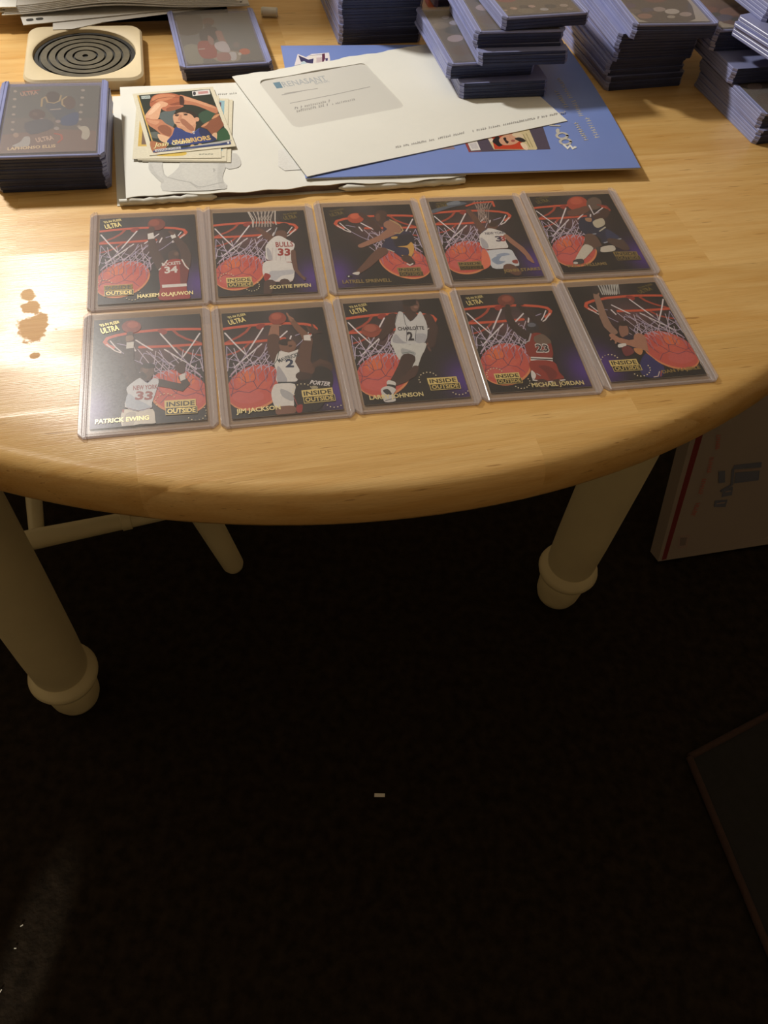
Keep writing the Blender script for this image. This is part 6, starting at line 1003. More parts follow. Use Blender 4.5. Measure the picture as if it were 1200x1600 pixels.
  ['P',[196,130,98],1,[-27.1,7,-22.4,4,-16.3,2.8,-13.4,-3.9,-8.1,-12.4,-11.4,-20.6,-14.7,-26.5,-18.9,-19.2,-22.3,-11.1,-26.5,-2.8]],
  ['P',[150,92,68],1,[-20.4,-8.5,-15.1,-5.1,-10.7,-11.9,-13.1,-21.8,-17.9,-17.9]],
  ['P',[216,156,122],1,[-26.2,4.7,-21.9,2.3,-17.4,.7,-20.5,-4,-24.7,-.9]],
  ['P',[228,184,148],1,[-21.7,-17.4,-18.1,-19.3,-13.6,-24.6,-17.6,-30.3,-21.4,-25.6]],
  ['P',[206,152,120],1,[-5.2,-4.7,-.6,-7.9,8.3,-6.6,6.8,-15.3,4.5,-20.8,.4,-19.7,-3.2,-13.4,-6,-10.6]],
  ['P',[218,166,134],1,[-6.5,5.5,-4.1,9.4,.8,10,6.9,7.9,9.4,1.6,9,-6,7,-9.4,2.7,-11.5,-3.3,-9.6,-6.6,-6,-7.2,-2.1]],
  ['P',[168,112,88],1,[-2,0,.8,.2,3.6,-6.4,6,-14,4.8,-18.2,2,-16.2,0,-10.7,-1.8,-6.4]],
  ['P',[44,34,30],1,[-5,9.5,-2.3,12.8,1.5,13.6,6.9,12.6,10.3,6.6,11.3,.2,9.2,-.7,7.6,5.1,3.9,9.1,-.8,10,-4.3,7.9]],
  ['P',[214,160,130],1,[12.1,-2.6,11.8,-3.8,11.2,-4.7,10.5,-5.3,9.8,-5.4,9.1,-5,8.7,-4.2,8.5,-3.1,8.6,-1.9,8.9,-.8,9.5,.2,10.2,.8,10.9,.9,11.6,.5,12,-.3,12.2,-1.4]],
  ['P',[60,38,34],1,[-1.9,5.8,-2.1,5.4,-2.5,5.1,-3,4.9,-3.6,4.9,-4.2,5.1,-4.6,5.5,-4.9,5.9,-5,6.4,-4.8,6.9,-4.4,7.2,-3.8,7.4,-3.2,7.3,-2.6,7.1,-2.2,6.8,-1.9,6.3]],
  ['P',[60,38,34],1,[4.8,5.8,4.6,5.3,4.2,5,3.6,4.9,3,4.9,2.4,5.1,2,5.4,1.7,5.9,1.7,6.4,1.9,6.8,2.3,7.1,2.8,7.3,3.4,7.3,4,7.1,4.5,6.7,4.7,6.3]],
  ['S',[70,46,40],[-4.6,8.2,.69,-1.5,7.6,.69]],
  ['S',[70,46,40],[1.9,8.5,.7,5.6,7.8,.69]],
  ['S',[196,138,110],[-.5,5.9,1.62,-1.9,1.5,2.54,-2.9,-.6,1.62]],
  ['S',[150,80,70],[-5.6,-3.6,.79,-2.9,-4.7,.79]],
  ['P',[42,62,128],1,[-7.8,-11,-5.2,-11.8,-2.2,-16.8,3.3,-21.7,9.9,-14.7,14.7,-18.4,17.1,-26.2,19.3,-33.6,6.8,-35.7,-8.6,-36.1,-16.9,-30,-11.4,-20.6]],
  ['P',[30,42,86],1,[9.9,-14.7,14.7,-18.4,17.1,-26.2,19.3,-33.6,12.8,-32.6,8.9,-24.6]],
  ['P',[206,196,190],1,[4.1,-18.5,5.7,-18.8,4.8,-22.3,3.9,-21.4]],
  ['S',[70,90,160],[-5.3,-12.1,.56,-2.2,-17.1,.56,3.3,-22,.55,9.7,-15.3,.56]],
  ['T','WARRIORS',[214,178,116],[-12.4,-33.7,15.8,-32.2],6.04,0,.09,0],
  ['P',[214,178,116],1,[2.1,-38.4,1.9,-39,1.4,-39.4,.9,-39.7,.3,-39.7,-.2,-39.5,-.6,-39,-.9,-38.4,-.9,-37.8,-.6,-37.2,-.2,-36.7,.3,-36.5,.9,-36.4,1.5,-36.7,1.9,-37.1,2.1,-37.7]],
  ['P',[214,178,116],1,[7.9,-38.1,7.7,-38.7,7.2,-39.2,6.7,-39.4,6.1,-39.4,5.6,-39.2,5.1,-38.8,4.9,-38.2,4.9,-37.5,5.2,-36.9,5.6,-36.4,6.1,-36.2,6.7,-36.1,7.3,-36.4,7.7,-36.8,7.9,-37.4]],
  ['P',[176,176,176],1,[-9.4,-41,3.3,-37.9,22.2,-35.9,29,-35.1,29,-37.2,13.7,-39.9,-2.1,-42.5]],
  ['P',[46,66,120],0,[-28.4,-39,-7.6,-39.3,13.9,-38.8,29.1,-38.7,28.8,-41.4,-28.6,-41.5]],
  ['P',[206,206,210],0,[-26.9,-37.6,-8,-37.4,-8.3,-40.4,-26.9,-40.7]],
  ['T','WARRIORS',[120,120,140],[-26.4,-40.5,-8.9,-40.2],2.39,0,.05,0],
  ['T','Josh Grant',[240,228,170],[-27,-34.5,-.1,-33.7],5.97,0,.03,.35],
  ['P',[46,66,120],0,[25.6,-38,29.1,-37.9,28.7,-41.1,25.4,-40.8]],
  ['P',[225,225,228],1,[27.9,-39.1,27.7,-39.6,27.4,-40.1,27.1,-40.3,26.8,-40.4,26.6,-40.2,26.4,-39.9,26.3,-39.4,26.4,-38.8,26.5,-38.3,26.8,-37.9,27.1,-37.7,27.4,-37.6,27.7,-37.8,27.8,-38.1,27.9,-38.6]],
  ['P',[226,222,220],0,[14.1,39.8,28.1,40.4,27.5,32.8,13.4,32.3]],
  ['P',[60,60,70],1,[16.5,36,16.3,34.9,15.8,34,15.4,33.4,14.9,33.3,14.5,33.6,14.3,34.3,14.2,35.3,14.3,36.4,14.6,37.5,15,38.4,15.5,38.9,16,39.1,16.3,38.8,16.6,38.1,16.7,37.1]],
  ['P',[200,150,150],0,[18.6,38.4,26.5,38.5,26.2,34.4,18.2,34.3]],
  ['P',[196,206,206],0,[-25.7,39.5,-19,39.2,-19.3,34.7,-26,35]],
  ['T','TOPPS',[60,90,80],[-25.7,35.9,-19.7,35.7],2.61,0,.04,0]],
 'topC': [['P',[110,92,66],0,[-31.5,44,31.6,44.1,31.7,-44.3,-31.7,-44.3]],
  ['P',[70,52,36],1,[-34.8,-33.4,-34.9,-34.2,-35.4,-34.8,-36.3,-35.2,-37.5,-35.3,-38.7,-35.1,-39.8,-34.6,-40.7,-33.8,-41.1,-33,-41.1,-32.2,-40.6,-31.6,-39.7,-31.2,-38.5,-31.1,-37.2,-31.3,-36.1,-31.8,-35.2,-32.6]],
  ['P',[74,58,52],1,[-28.1,-32.1,-28.2,-32.9,-28.8,-33.5,-29.7,-33.9,-30.9,-34,-32.1,-33.8,-33.2,-33.2,-34,-32.5,-34.4,-31.7,-34.3,-30.9,-33.8,-30.2,-32.9,-29.8,-31.7,-29.7,-30.4,-29.9,-29.3,-30.5,-28.5,-31.2]],
  ['P',[196,150,120],1,[-19.4,-34.3,-19.5,-35.1,-20.1,-35.7,-21,-36.1,-22.1,-36.2,-23.3,-36,-24.4,-35.5,-25.1,-34.8,-25.5,-34,-25.4,-33.2,-24.8,-32.5,-23.9,-32.1,-22.7,-32,-21.5,-32.3,-20.4,-32.8,-19.7,-33.5]],
  ['P',[60,46,34],1,[-8.1,-33.3,-8.4,-34.5,-9.3,-35.4,-10.7,-36,-12.4,-36.1,-14.2,-35.8,-15.7,-35,-16.8,-34,-17.2,-32.7,-17,-31.5,-16.1,-30.5,-14.6,-29.9,-12.9,-29.8,-11,-30.2,-9.5,-31,-8.5,-32.1]],
  ['P',[206,170,150],1,[-2.8,-32.7,-3,-33.5,-3.6,-34.2,-4.6,-34.5,-5.8,-34.6,-6.9,-34.4,-7.9,-33.9,-8.6,-33.2,-8.9,-32.4,-8.7,-31.6,-8,-30.9,-7,-30.5,-5.9,-30.4,-4.7,-30.7,-3.7,-31.2,-3,-31.9]],
  ['P',[190,186,180],1,[5.9,-39.1,5.6,-40,4.8,-40.8,3.6,-41.2,2.3,-41.3,.9,-41.1,-.2,-40.5,-1,-39.7,-1.3,-38.7,-1,-37.8,-.2,-37.1,1,-36.6,2.4,-36.5,3.8,-36.7,5,-37.4,5.7,-38.2]],
  ['P',[50,40,30],1,[15.1,-34.7,14.5,-36,13.3,-37.1,11.6,-37.7,9.6,-37.9,7.7,-37.5,6.1,-36.7,5.1,-35.5,4.7,-34.1,5.2,-32.7,6.4,-31.6,8.1,-30.9,10.2,-30.7,12.2,-31.1,13.8,-32.1,14.8,-33.3]],
  ['P',[190,170,150],1,[25.4,-34.5,24.9,-35.4,24,-36.2,22.7,-36.7,21.3,-36.8,20,-36.5,18.9,-35.9,18.2,-35,18.1,-34,18.5,-33.1,19.4,-32.3,20.7,-31.8,22.1,-31.7,23.5,-32,24.6,-32.6,25.3,-33.5]],
  ['P',[150,130,110],1,[27,-41.1,26.6,-41.8,25.9,-42.4,24.9,-42.7,23.9,-42.8,22.8,-42.6,22,-42.2,21.5,-41.5,21.4,-40.8,21.7,-40.1,22.5,-39.5,23.4,-39.2,24.5,-39.1,25.6,-39.3,26.4,-39.8,26.9,-40.4]],
  ['P',[130,116,86],1,[-7.1,-40,-7.5,-41.6,-8.8,-42.9,-10.9,-43.7,-13.3,-43.8,-15.8,-43.4,-18,-42.4,-19.6,-40.9,-20.3,-39.3,-20,-37.6,-18.7,-36.2,-16.6,-35.4,-14,-35.2,-11.4,-35.7,-9.1,-36.8,-7.6,-38.3]],
  ['P',[210,180,150],1,[-28.8,-36.7,-28.9,-37.1,-29.2,-37.4,-29.6,-37.6,-30.2,-37.6,-30.8,-37.5,-31.3,-37.3,-31.7,-36.9,-31.9,-36.5,-31.8,-36.2,-31.6,-35.9,-31.1,-35.7,-30.5,-35.6,-29.9,-35.7,-29.4,-36,-29,-36.3]],
  ['P',[220,190,160],1,[-20.1,-34.7,-20.1,-35.1,-20.4,-35.4,-20.9,-35.6,-21.5,-35.6,-22.1,-35.5,-22.6,-35.3,-23,-34.9,-23.1,-34.5,-23.1,-34.1,-22.8,-33.8,-22.3,-33.6,-21.7,-33.6,-21.1,-33.7,-20.6,-34,-20.2,-34.3]],
  ['P',[150,60,50],1,[-13.8,-16.5,-14.3,-19.4,-16.3,-21.6,-19.3,-23,-23.1,-23.2,-26.9,-22.4,-30.4,-20.6,-33.1,-18,-34.4,-15,-34.2,-12,-32.4,-9.5,-29.1,-7.9,-25.1,-7.6,-20.9,-8.6,-17.2,-10.6,-14.8,-13.5]],
  ['P',[60,70,110],1,[13.3,-13.2,12.1,-16.6,9.4,-19.2,5.6,-20.8,1.2,-21.2,-3.1,-20.2,-6.9,-18,-9.6,-14.9,-10.7,-11.3,-9.9,-7.6,-7.3,-4.5,-3.2,-2.6,1.6,-2.3,6.4,-3.5,10.3,-6,12.7,-9.5]],
  ['P',[120,80,60],1,[3.9,13.3,2.9,9.4,.3,6.4,-3.3,4.6,-7.6,4.3,-12,5.4,-15.9,7.9,-18.7,11.5,-20,15.7,-19.4,19.9,-17,23.4,-13.1,25.5,-8.3,25.9,-3.5,24.5,.5,21.5,3.1,17.6]]],
 'topD': [['P',[206,196,178],0,[-31.6,44.1,31.5,44.1,31.7,-44.2,-31.6,-44.2]],
  ['P',[70,54,50],1,[-23.3,36.8,25.7,37.7,20.8,-40.2,-28.9,-41.1]],
  ['P',[160,110,90],1,[-15.5,-34.5,-16.6,-36.2,-18.5,-37.6,-20.9,-38.5,-23.5,-38.8,-25.8,-38.4,-27.6,-37.3,-28.5,-35.8,-28.5,-34.1,-27.4,-32.3,-25.5,-30.9,-23.1,-29.9,-20.4,-29.6,-18,-30.1,-16.2,-31.1,-15.3,-32.7]],
  ['P',[180,160,150],1,[1.3,-22.6,.2,-24.2,-1.5,-25.5,-3.7,-26.3,-6,-26.6,-8,-26.2,-9.6,-25.2,-10.3,-23.8,-10.2,-22.2,-9.2,-20.6,-7.4,-19.3,-5.2,-18.5,-2.9,-18.2,-.8,-18.6,.7,-19.6,1.4,-21]],
  ['P',[214,204,190],1,[12,-26.8,10.7,-28.6,8.7,-30,6.2,-31,3.6,-31.2,1.2,-30.8,-.5,-29.7,-1.3,-28.2,-1.1,-26.3,.1,-24.5,2.1,-23,4.7,-22,7.4,-21.7,9.8,-22.2,11.5,-23.3,12.3,-24.9]],
  ['P',[190,180,160],1,[4.3,-36.2,3.6,-37.2,2.5,-38,1.1,-38.5,-.3,-38.7,-1.7,-38.4,-2.6,-37.8,-3.1,-37,-3,-36,-2.3,-35,-1.2,-34.2,.2,-33.7,1.7,-33.5,3,-33.8,4,-34.4,4.4,-35.2]],
  ['P',[190,170,160],1,[21,-32,19.9,-33.4,18.1,-34.7,16,-35.4,13.8,-35.7,11.8,-35.3,10.4,-34.4,9.7,-33.1,9.9,-31.6,11,-30.1,12.8,-28.9,14.9,-28,17.2,-27.8,19.2,-28.2,20.6,-29.1,21.2,-30.4]],
  ['P',[110,90,80],1,[-22,-25.7,-22.9,-27.2,-24.6,-28.5,-26.7,-29.3,-29,-29.5,-31.1,-29.2,-32.7,-28.2,-33.5,-26.9,-33.5,-25.3,-32.6,-23.7,-30.9,-22.4,-28.8,-21.5,-26.4,-21.3,-24.3,-21.7,-22.7,-22.7,-21.9,-24.1]],
  ['P',[70,60,90],1,[-9.7,-23.5,-10.7,-25.1,-12.4,-26.4,-14.5,-27.2,-16.8,-27.5,-18.9,-27.1,-20.4,-26.1,-21.2,-24.7,-21.2,-23.1,-20.2,-21.6,-18.5,-20.2,-16.3,-19.4,-14,-19.1,-11.9,-19.5,-10.3,-20.5,-9.5,-21.9]],
  ['P',[90,60,50],1,[-9.6,-28.6,-10.2,-29.6,-11.4,-30.4,-12.8,-30.9,-14.3,-31.1,-15.6,-30.9,-16.7,-30.2,-17.2,-29.4,-17.1,-28.3,-16.5,-27.3,-15.3,-26.4,-13.9,-25.9,-12.4,-25.7,-11,-26,-10,-26.6,-9.5,-27.5]],
  ['P',[80,50,90],1,[-22.6,-15.3,-23.6,-16.9,-25.3,-18.3,-27.4,-19.1,-29.8,-19.4,-31.9,-19,-33.6,-18,-34.5,-16.5,-34.4,-14.8,-33.5,-13.2,-31.8,-11.8,-29.6,-10.9,-27.2,-10.6,-25,-11,-23.3,-12.1,-22.5,-13.6]],
  ['P',[120,50,44],1,[12.5,-1.4,10.2,-4.9,6.5,-7.7,1.9,-9.5,-2.9,-10,-7.2,-9.2,-10.4,-7.1,-12,-4,-11.7,-.4,-9.6,3.2,-5.8,6.2,-1.1,8.2,3.9,8.7,8.4,7.8,11.6,5.5,13,2.3]],
  ['P',[60,60,90],1,[7.5,18.5,5.5,15.3,2.3,12.7,-1.8,11,-6,10.6,-9.8,11.4,-12.6,13.3,-14,16.2,-13.8,19.6,-12,22.9,-8.7,25.7,-4.6,27.4,-.2,27.9,3.8,27,6.6,24.9,7.9,21.9]]],
 'topF': [['P',[206,192,164],0,[-31.6,44.2,31.4,44.3,31.5,-44.1,-31.4,-44.1]],
  ['P',[120,70,52],1,[-26.2,39.8,25.4,38.6,21.2,-36.8,-24.7,-36]],
  ['P',[150,84,60],1,[-17.2,-12.5,-19.7,-15.1,-23.6,-17.1,-28.4,-18.4,-33.3,-18.7,-37.4,-17.9,-40.3,-16.2,-41.3,-13.9,-40.4,-11.2,-37.8,-8.8,-33.8,-6.8,-29.2,-5.6,-24.5,-5.3,-20.4,-6.1,-17.6,-7.7,-16.5,-10]],
  ['P',[170,110,84],1,[9.2,-16.8,6.6,-19.8,2.2,-22.2,-3.1,-23.7,-8.6,-24,-13.4,-23.1,-16.8,-21.1,-18.1,-18.4,-17.3,-15.4,-14.4,-12.5,-10.1,-10.2,-4.8,-8.8,.5,-8.5,5.1,-9.4,8.4,-11.2,9.9,-13.9]],
  ['P',[190,160,130],1,[22,-12,20.1,-14.1,17,-15.8,13.1,-16.9,9.1,-17.1,5.5,-16.5,3,-15,2,-13.1,2.5,-10.9,4.5,-8.8,7.6,-7.1,11.4,-6.1,15.3,-5.9,18.8,-6.5,21.3,-7.9,22.4,-9.8]],
  ['P',[90,84,120],1,[-10.7,-27.5,-12.9,-29.8,-16.3,-31.7,-20.5,-32.9,-24.8,-33.1,-28.5,-32.5,-31,-30.9,-32,-28.8,-31.2,-26.4,-28.9,-24.1,-25.5,-22.2,-21.4,-21.1,-17.2,-20.9,-13.6,-21.5,-11.1,-23,-10.1,-25.1]],
  ['P',[190,170,160],1,[10.5,-27.1,9.2,-28.6,7,-29.9,4.3,-30.7,1.5,-30.8,-1,-30.4,-2.7,-29.4,-3.4,-28,-3,-26.4,-1.6,-24.9,.6,-23.6,3.2,-22.9,6,-22.7,8.4,-23.2,10.1,-24.1,10.8,-25.5]],
  ['P',[40,40,50],1,[-.4,-31,-1.8,-32.6,-4.1,-33.9,-6.8,-34.7,-9.7,-34.9,-12.2,-34.4,-13.9,-33.4,-14.6,-31.9,-14.1,-30.3,-12.7,-28.8,-10.4,-27.5,-7.7,-26.7,-4.9,-26.6,-2.5,-27,-.8,-28,0,-29.4]],
  ['P',[120,80,60],1,[23,-26.3,21.4,-28.2,18.7,-29.8,15.4,-30.7,12,-30.9,8.9,-30.4,6.7,-29.1,5.8,-27.4,6.2,-25.4,7.9,-23.5,10.6,-22,13.9,-21.1,17.3,-20.9,20.3,-21.4,22.4,-22.6,23.4,-24.3]],
  ['P',[150,150,150],1,[9.1,-33.1,7.3,-35.1,4.5,-36.7,1.1,-37.7,-2.5,-37.9,-5.6,-37.3,-7.7,-36,-8.6,-34.2,-8.1,-32.2,-6.3,-30.2,-3.5,-28.6,-.1,-27.7,3.3,-27.5,6.4,-28,8.5,-29.3,9.5,-31.1]],
  ['P',[60,60,50],1,[-19.1,-21.1,-20.5,-22.6,-22.8,-23.8,-25.6,-24.5,-28.4,-24.7,-30.8,-24.3,-32.5,-23.3,-33.1,-21.9,-32.6,-20.3,-31.1,-18.8,-28.8,-17.6,-26.1,-16.9,-23.3,-16.8,-20.9,-17.2,-19.3,-18.2,-18.6,-19.5]]],
 'ledge': [['P',[96,84,70],0,[-31.6,44.1,31.5,44.1,31.6,-44.1,-31.4,-44.1]],
  ['P',[70,60,40],1,[-21.5,37.2,-22.7,35.3,-24.6,33.8,-27,32.8,-29.4,32.6,-31.5,33.1,-32.9,34.2,-33.5,35.9,-33.2,37.8,-32,39.7,-30.1,41.2,-27.8,42.2,-25.4,42.4,-23.3,41.9,-21.8,40.8,-21.2,39.1]],
  ['P',[190,186,196],1,[-12.4,31.7,-13.1,30.6,-14.2,29.6,-15.6,29.1,-17.1,28.9,-18.3,29.2,-19.2,29.9,-19.6,30.9,-19.4,32.1,-18.7,33.2,-17.5,34.1,-16.1,34.7,-14.7,34.8,-13.4,34.5,-12.5,33.8,-12.2,32.8]],
  ['P',[180,176,190],1,[-6.4,21.3,-7.3,19.8,-8.9,18.6,-10.7,17.8,-12.6,17.6,-14.3,18,-15.5,18.9,-16,20.3,-15.7,21.8,-14.8,23.3,-13.2,24.5,-11.4,25.3,-9.5,25.5,-7.8,25.1,-6.6,24.2,-6.1,22.8]],
  ['P',[40,50,50],1,[-7,7.9,-8.7,5.3,-11.4,3.2,-14.6,1.8,-18,1.5,-20.9,2.1,-23,3.8,-23.8,6.1,-23.4,8.8,-21.7,11.4,-19,13.5,-15.8,14.9,-12.4,15.2,-9.5,14.6,-7.4,12.9,-6.5,10.6]],
  ['P',[190,170,170],1,[-11.8,-6.9,-13.2,-9.2,-15.5,-11,-18.3,-12.2,-21.2,-12.5,-23.7,-11.9,-25.5,-10.5,-26.2,-8.5,-25.9,-6.2,-24.4,-3.9,-22.1,-2.1,-19.3,-.9,-16.4,-.6,-13.9,-1.2,-12.2,-2.6,-11.4,-4.6]],
  ['P',[96,70,44],1,[-8,-27.3,-10.2,-30.6,-13.7,-33.4,-17.9,-35.1,-22.2,-35.6,-25.9,-34.7,-28.6,-32.6,-29.7,-29.6,-29.1,-26.1,-27,-22.8,-23.5,-20,-19.3,-18.3,-15,-17.8,-11.2,-18.7,-8.6,-20.8,-7.5,-23.8]],
  ['P',[130,116,100],1,[-17.7,16.9,-19.2,14.6,-21.5,12.8,-24.3,11.6,-27.2,11.3,-29.7,11.9,-31.4,13.3,-32.2,15.3,-31.8,17.6,-30.4,19.8,-28.1,21.7,-25.3,22.8,-22.4,23.2,-19.9,22.6,-18.1,21.2,-17.4,19.2]],
  ['P',[60,70,110],1,[25.2,-7.2,22.3,-11.7,17.7,-15.3,12.1,-17.7,6.4,-18.3,1.4,-17.1,-2.2,-14.3,-3.7,-10.3,-2.9,-5.7,0,-1.2,4.6,2.4,10.2,4.7,15.9,5.4,21,4.2,24.5,1.4,26,-2.6]],
  ['P',[140,60,50],1,[21.9,23.2,19.8,19.8,16.3,17.1,12.1,15.3,7.8,14.9,4,15.7,1.4,17.8,.3,20.8,.8,24.3,3,27.6,6.5,30.4,10.7,32.1,15,32.6,18.7,31.7,21.4,29.6,22.5,26.6]]],
 'envelope': [['P',[110,140,160],0,[27.6,133.5,33.5,133.4,32.4,123.6,27.1,124.1]],
  ['T','RENASANT',[176,181,186],[33.7,124.4,72,122.9],8.53,0,.03,0],
  ['T','BANK',[184,187,190],[59.8,119.6,72.7,120],3.65,0,.02,0],
  ['S',[172,170,168],[27.5,113.4,1.11,44.5,113.8,1.13]],
  ['S',[172,170,168],[30.3,114.9,.89,58.4,113.4,.91]],
  ['S',[172,170,168],[28.6,99.2,.87,62.4,100.1,.89]],
  ['S',[172,170,168],[63.1,99.9,.9,100.4,101.9,.92]],
  ['S',[160,158,156],[28.6,89.5,.61,30,92.6,.61]],
  ['S',[160,158,156],[29.4,91.2,.61,30.7,92.3,.61]],
  ['S',[160,158,156],[30.4,89.5,.61,31.4,91.9,.61]],
  ['S',[160,158,156],[30.5,89.8,.61,31.6,90.6,.61]],
  ['S',[160,158,156],[33.8,89.6,.61,35.2,92.7,.61]],
  ['S',[160,158,156],[34.8,91.8,.61,35.4,91.5,.62]],
  ['S',[160,158,156],[37.3,89.8,.61,38.4,92.3,.62]],
  ['S',[160,158,156],[37.7,90.6,.62,38.9,91.6,.62]],
  ['S',[160,158,156],[39.1,89.8,.61,40.1,92.2,.62]],
  ['S',[160,158,156],[39.9,91.8,.62,40.2,90.6,.62]],
  ['S',[160,158,156],[40.8,89.9,.62,42,92.6,.62]],
  ['S',[160,158,156],[42.6,89.9,.62,43.9,93.1,.62]],
  ['S',[160,158,156],[44.3,90,.62,45.5,92.7,.62]],
  ['S',[160,158,156],[45.1,91.9,.62,45.8,91.6,.62]],
  ['S',[160,158,156],[46.1,90.1,.62,47.2,92.6,.62]],
  ['S',[160,158,156],[46.6,91.3,.62,47.2,90.8,.62]],
  ['S',[160,158,156],[47.8,90.1,.62,49.1,93,.62]],
  ['S',[160,158,156],[49.6,90.2,.62,50.7,92.8,.63]],
  ['S',[160,158,156],[50.2,91.5,.63,50.6,90.8,.62]],
  ['S',[160,158,156],[51.4,90.3,.62,52.7,93.2,.63]],
  ['S',[160,158,156],[52,91.8,.63,52.6,91.3,.62]],
  ['S',[160,158,156],[53.1,90.3,.62,54.6,93.6,.62]],
  ['S',[160,158,156],[54.2,92.7,.63,54.5,91.6,.62]],
  ['S',[160,158,156],[54.9,90.4,.62,56.1,93.1,.62]],
  ['S',[160,158,156],[55.3,91.4,.62,56.3,91.6,.63]],
  ['S',[160,158,156],[58.4,90.5,.63,60.1,94.1,.63]],
  ['S',[160,158,156],[59.6,93.1,.63,60.3,92.9,.63]],
  ['S',[160,158,156],[28.3,84.8,.61,29.5,87.7,.62]],
  ['S',[160,158,156],[28.4,85.1,.61,29.2,85.1,.61]],
  ['S',[160,158,156],[30,84.9,.61,31,87.3,.62]],
  ['S',[160,158,156],[30.2,85.3,.61,31.4,86.3,.62]],
  ['S',[160,158,156],[31.8,85,.61,33.3,88.5,.62]],
  ['S',[160,158,156],[32.6,87,.62,33.6,87.5,.62]],
  ['S',[160,158,156],[33.5,85.1,.62,35,88.5,.62]],
  ['S',[160,158,156],[35.3,85.1,.61,36.5,88,.62]],
  ['S',[160,158,156],[37,85.2,.62,38.4,88.3,.62]],
  ['S',[160,158,156],[38.8,85.3,.62,39.9,88,.61]],
  ['S',[160,158,156],[39.1,85.9,.62,39.8,85.8,.62]],
  ['S',[160,158,156],[40.5,85.4,.61,42,88.6,.62]],
  ['S',[160,158,156],[42.3,85.4,.62,43.6,88.4,.62]],
  ['S',[160,158,156],[43,87,.62,44.3,88.2,.62]],
  ['S',[160,158,156],[44.1,85.5,.62,45.3,88.4,.62]],
  ['S',[160,158,156],[44.4,86.3,.62,45.1,86.1,.62]],
  ['S',[160,158,156],[47.6,85.7,.62,49,88.8,.62]],
  ['S',[160,158,156],[48.2,87.1,.62,48.5,85.9,.62]],
  ['S',[160,158,156],[49.4,85.8,.62,50.8,89,.63]],
  ['S',[160,158,156],[50.1,87.4,.63,50.6,86.7,.62]],
  ['S',[160,158,156],[51.2,85.8,.62,52.8,89.4,.63]],
  ['S',[160,158,156],[51.3,86.2,.62,52.1,86.1,.62]],
  ['S',[160,158,156],[54.8,86,.62,56.1,88.9,.63]],
  ['S',[172,170,168],[59.3,85.7,.56,60.1,87.5,.56]],
  ['S',[172,170,168],[60.1,87.5,.56,60.3,86.4,.56]],
  ['S',[172,170,168],[62.5,85.8,.56,63.3,87.7,.56]],
  ['S',[172,170,168],[62.7,86.2,.56,63.8,87.2,.56]],
  ['S',[172,170,168],[64.1,85.9,.56,65.2,88.3,.56]],
  ['S',[172,170,168],[64.9,87.7,.56,65,86.3,.56]],
  ['S',[172,170,168],[65.7,86,.56,66.6,88,.56]],
  ['S',[172,170,168],[67.3,86.1,.56,68.5,88.6,.57]],
  ['S',[172,170,168],[68.9,86.1,.56,69.9,88.1,.56]],
  ['S',[172,170,168],[69.2,86.7,.56,70.4,87.8,.56]],
  ['S',[172,170,168],[70.6,86.2,.56,71.6,88.5,.56]],
  ['S',[172,170,168],[70.9,87,.56,72.2,88.2,.57]],
  ['S',[172,170,168],[72.2,86.3,.57,73,88,.57]],
  ['S',[172,170,168],[72.9,87.8,.57,73.6,87.7,.57]],
  ['S',[172,170,168],[73.8,86.3,.57,74.7,88.2,.57]],
  ['S',[172,170,168],[74.3,87.5,.57,74.6,86.6,.56]],
  ['S',[172,170,168],[75.4,86.4,.56,76.4,88.6,.57]],
  ['S',[172,170,168],[77.1,86.5,.57,78.3,89.1,.57]],
  ['S',[172,170,168],[78.7,86.6,.57,79.9,89.2,.57]],
  ['S',[172,170,168],[79.8,88.9,.57,79.5,86.7,.57]],
  ['S',[172,170,168],[78.6,11.6,.57,79.5,13.5,.57]],
  ['S',[172,170,168],[78.8,12,.57,80.3,13.4,.57]],
  ['S',[172,170,168],[80.3,11.6,.57,81.5,14,.57]],
  ['S',[172,170,168],[80.9,12.8,.57,81.1,11.7,.57]],
  ['S',[172,170,168],[82,11.5,.57,83,13.6,.57]],
  ['S',[172,170,168],[82.1,11.8,.57,83.3,12.6,.57]],
  ['S',[172,170,168],[85.3,11.5,.57,86.4,13.5,.57]],
  ['S',[172,170,168],[86,12.8,.57,86.8,12.7,.57]],
  ['S',[172,170,168],[87.1,11.5,.57,88.2,13.7,.58]],
  ['S',[172,170,168],[87.4,12.2,.57,88.8,13.2,.58]],
  ['S',[172,170,168],[88.8,11.4,.57,89.7,13.2,.57]],
  ['S',[172,170,168],[89.3,12.4,.58,89.6,11.4,.58]],
  ['S',[172,170,168],[92.2,11.4,.58,93.1,13.1,.57]],
  ['S',[172,170,168],[93,12.9,.58,93.5,12.4,.58]],
  ['S',[172,170,168],[93.9,11.4,.57,94.9,13.4,.58]],
  ['S',[172,170,168],[94.4,12.3,.57,95.1,12.1,.58]],
  ['S',[172,170,168],[95.6,11.3,.57,96.5,13.1,.58]],
  ['S',[172,170,168],[96.4,12.8,.57,96.6,11.8,.58]],
  ['S',[172,170,168],[97.3,11.3,.58,98.7,13.9,.58]],
  ['S',[172,170,168],[97.6,11.8,.58,99.1,13.1,.58]],
  ['S',[172,170,168],[99,11.3,.58,100.2,13.5,.58]],
  ['S',[172,170,168],[99.6,12.3,.58,99.9,11.3,.58]],
  ['S',[172,170,168],[100.8,11.3,.58,102,13.6,.58]],
  ['S',[172,170,168],[101.2,12.1,.58,102.8,13.6,.58]],
  ['S',[172,170,168],[102.5,11.3,.58,103.6,13.3,.58]],
  ['S',[172,170,168],[103.3,12.7,.58,103.8,12.2,.58]],
  ['S',[172,170,168],[104.2,11.2,.58,105.2,13,.58]],
  ['S',[172,170,168],[107.7,11.2,.59,109,13.5,.58]],
  ['S',[172,170,168],[108.6,12.8,.59,109.1,12.2,.59]],
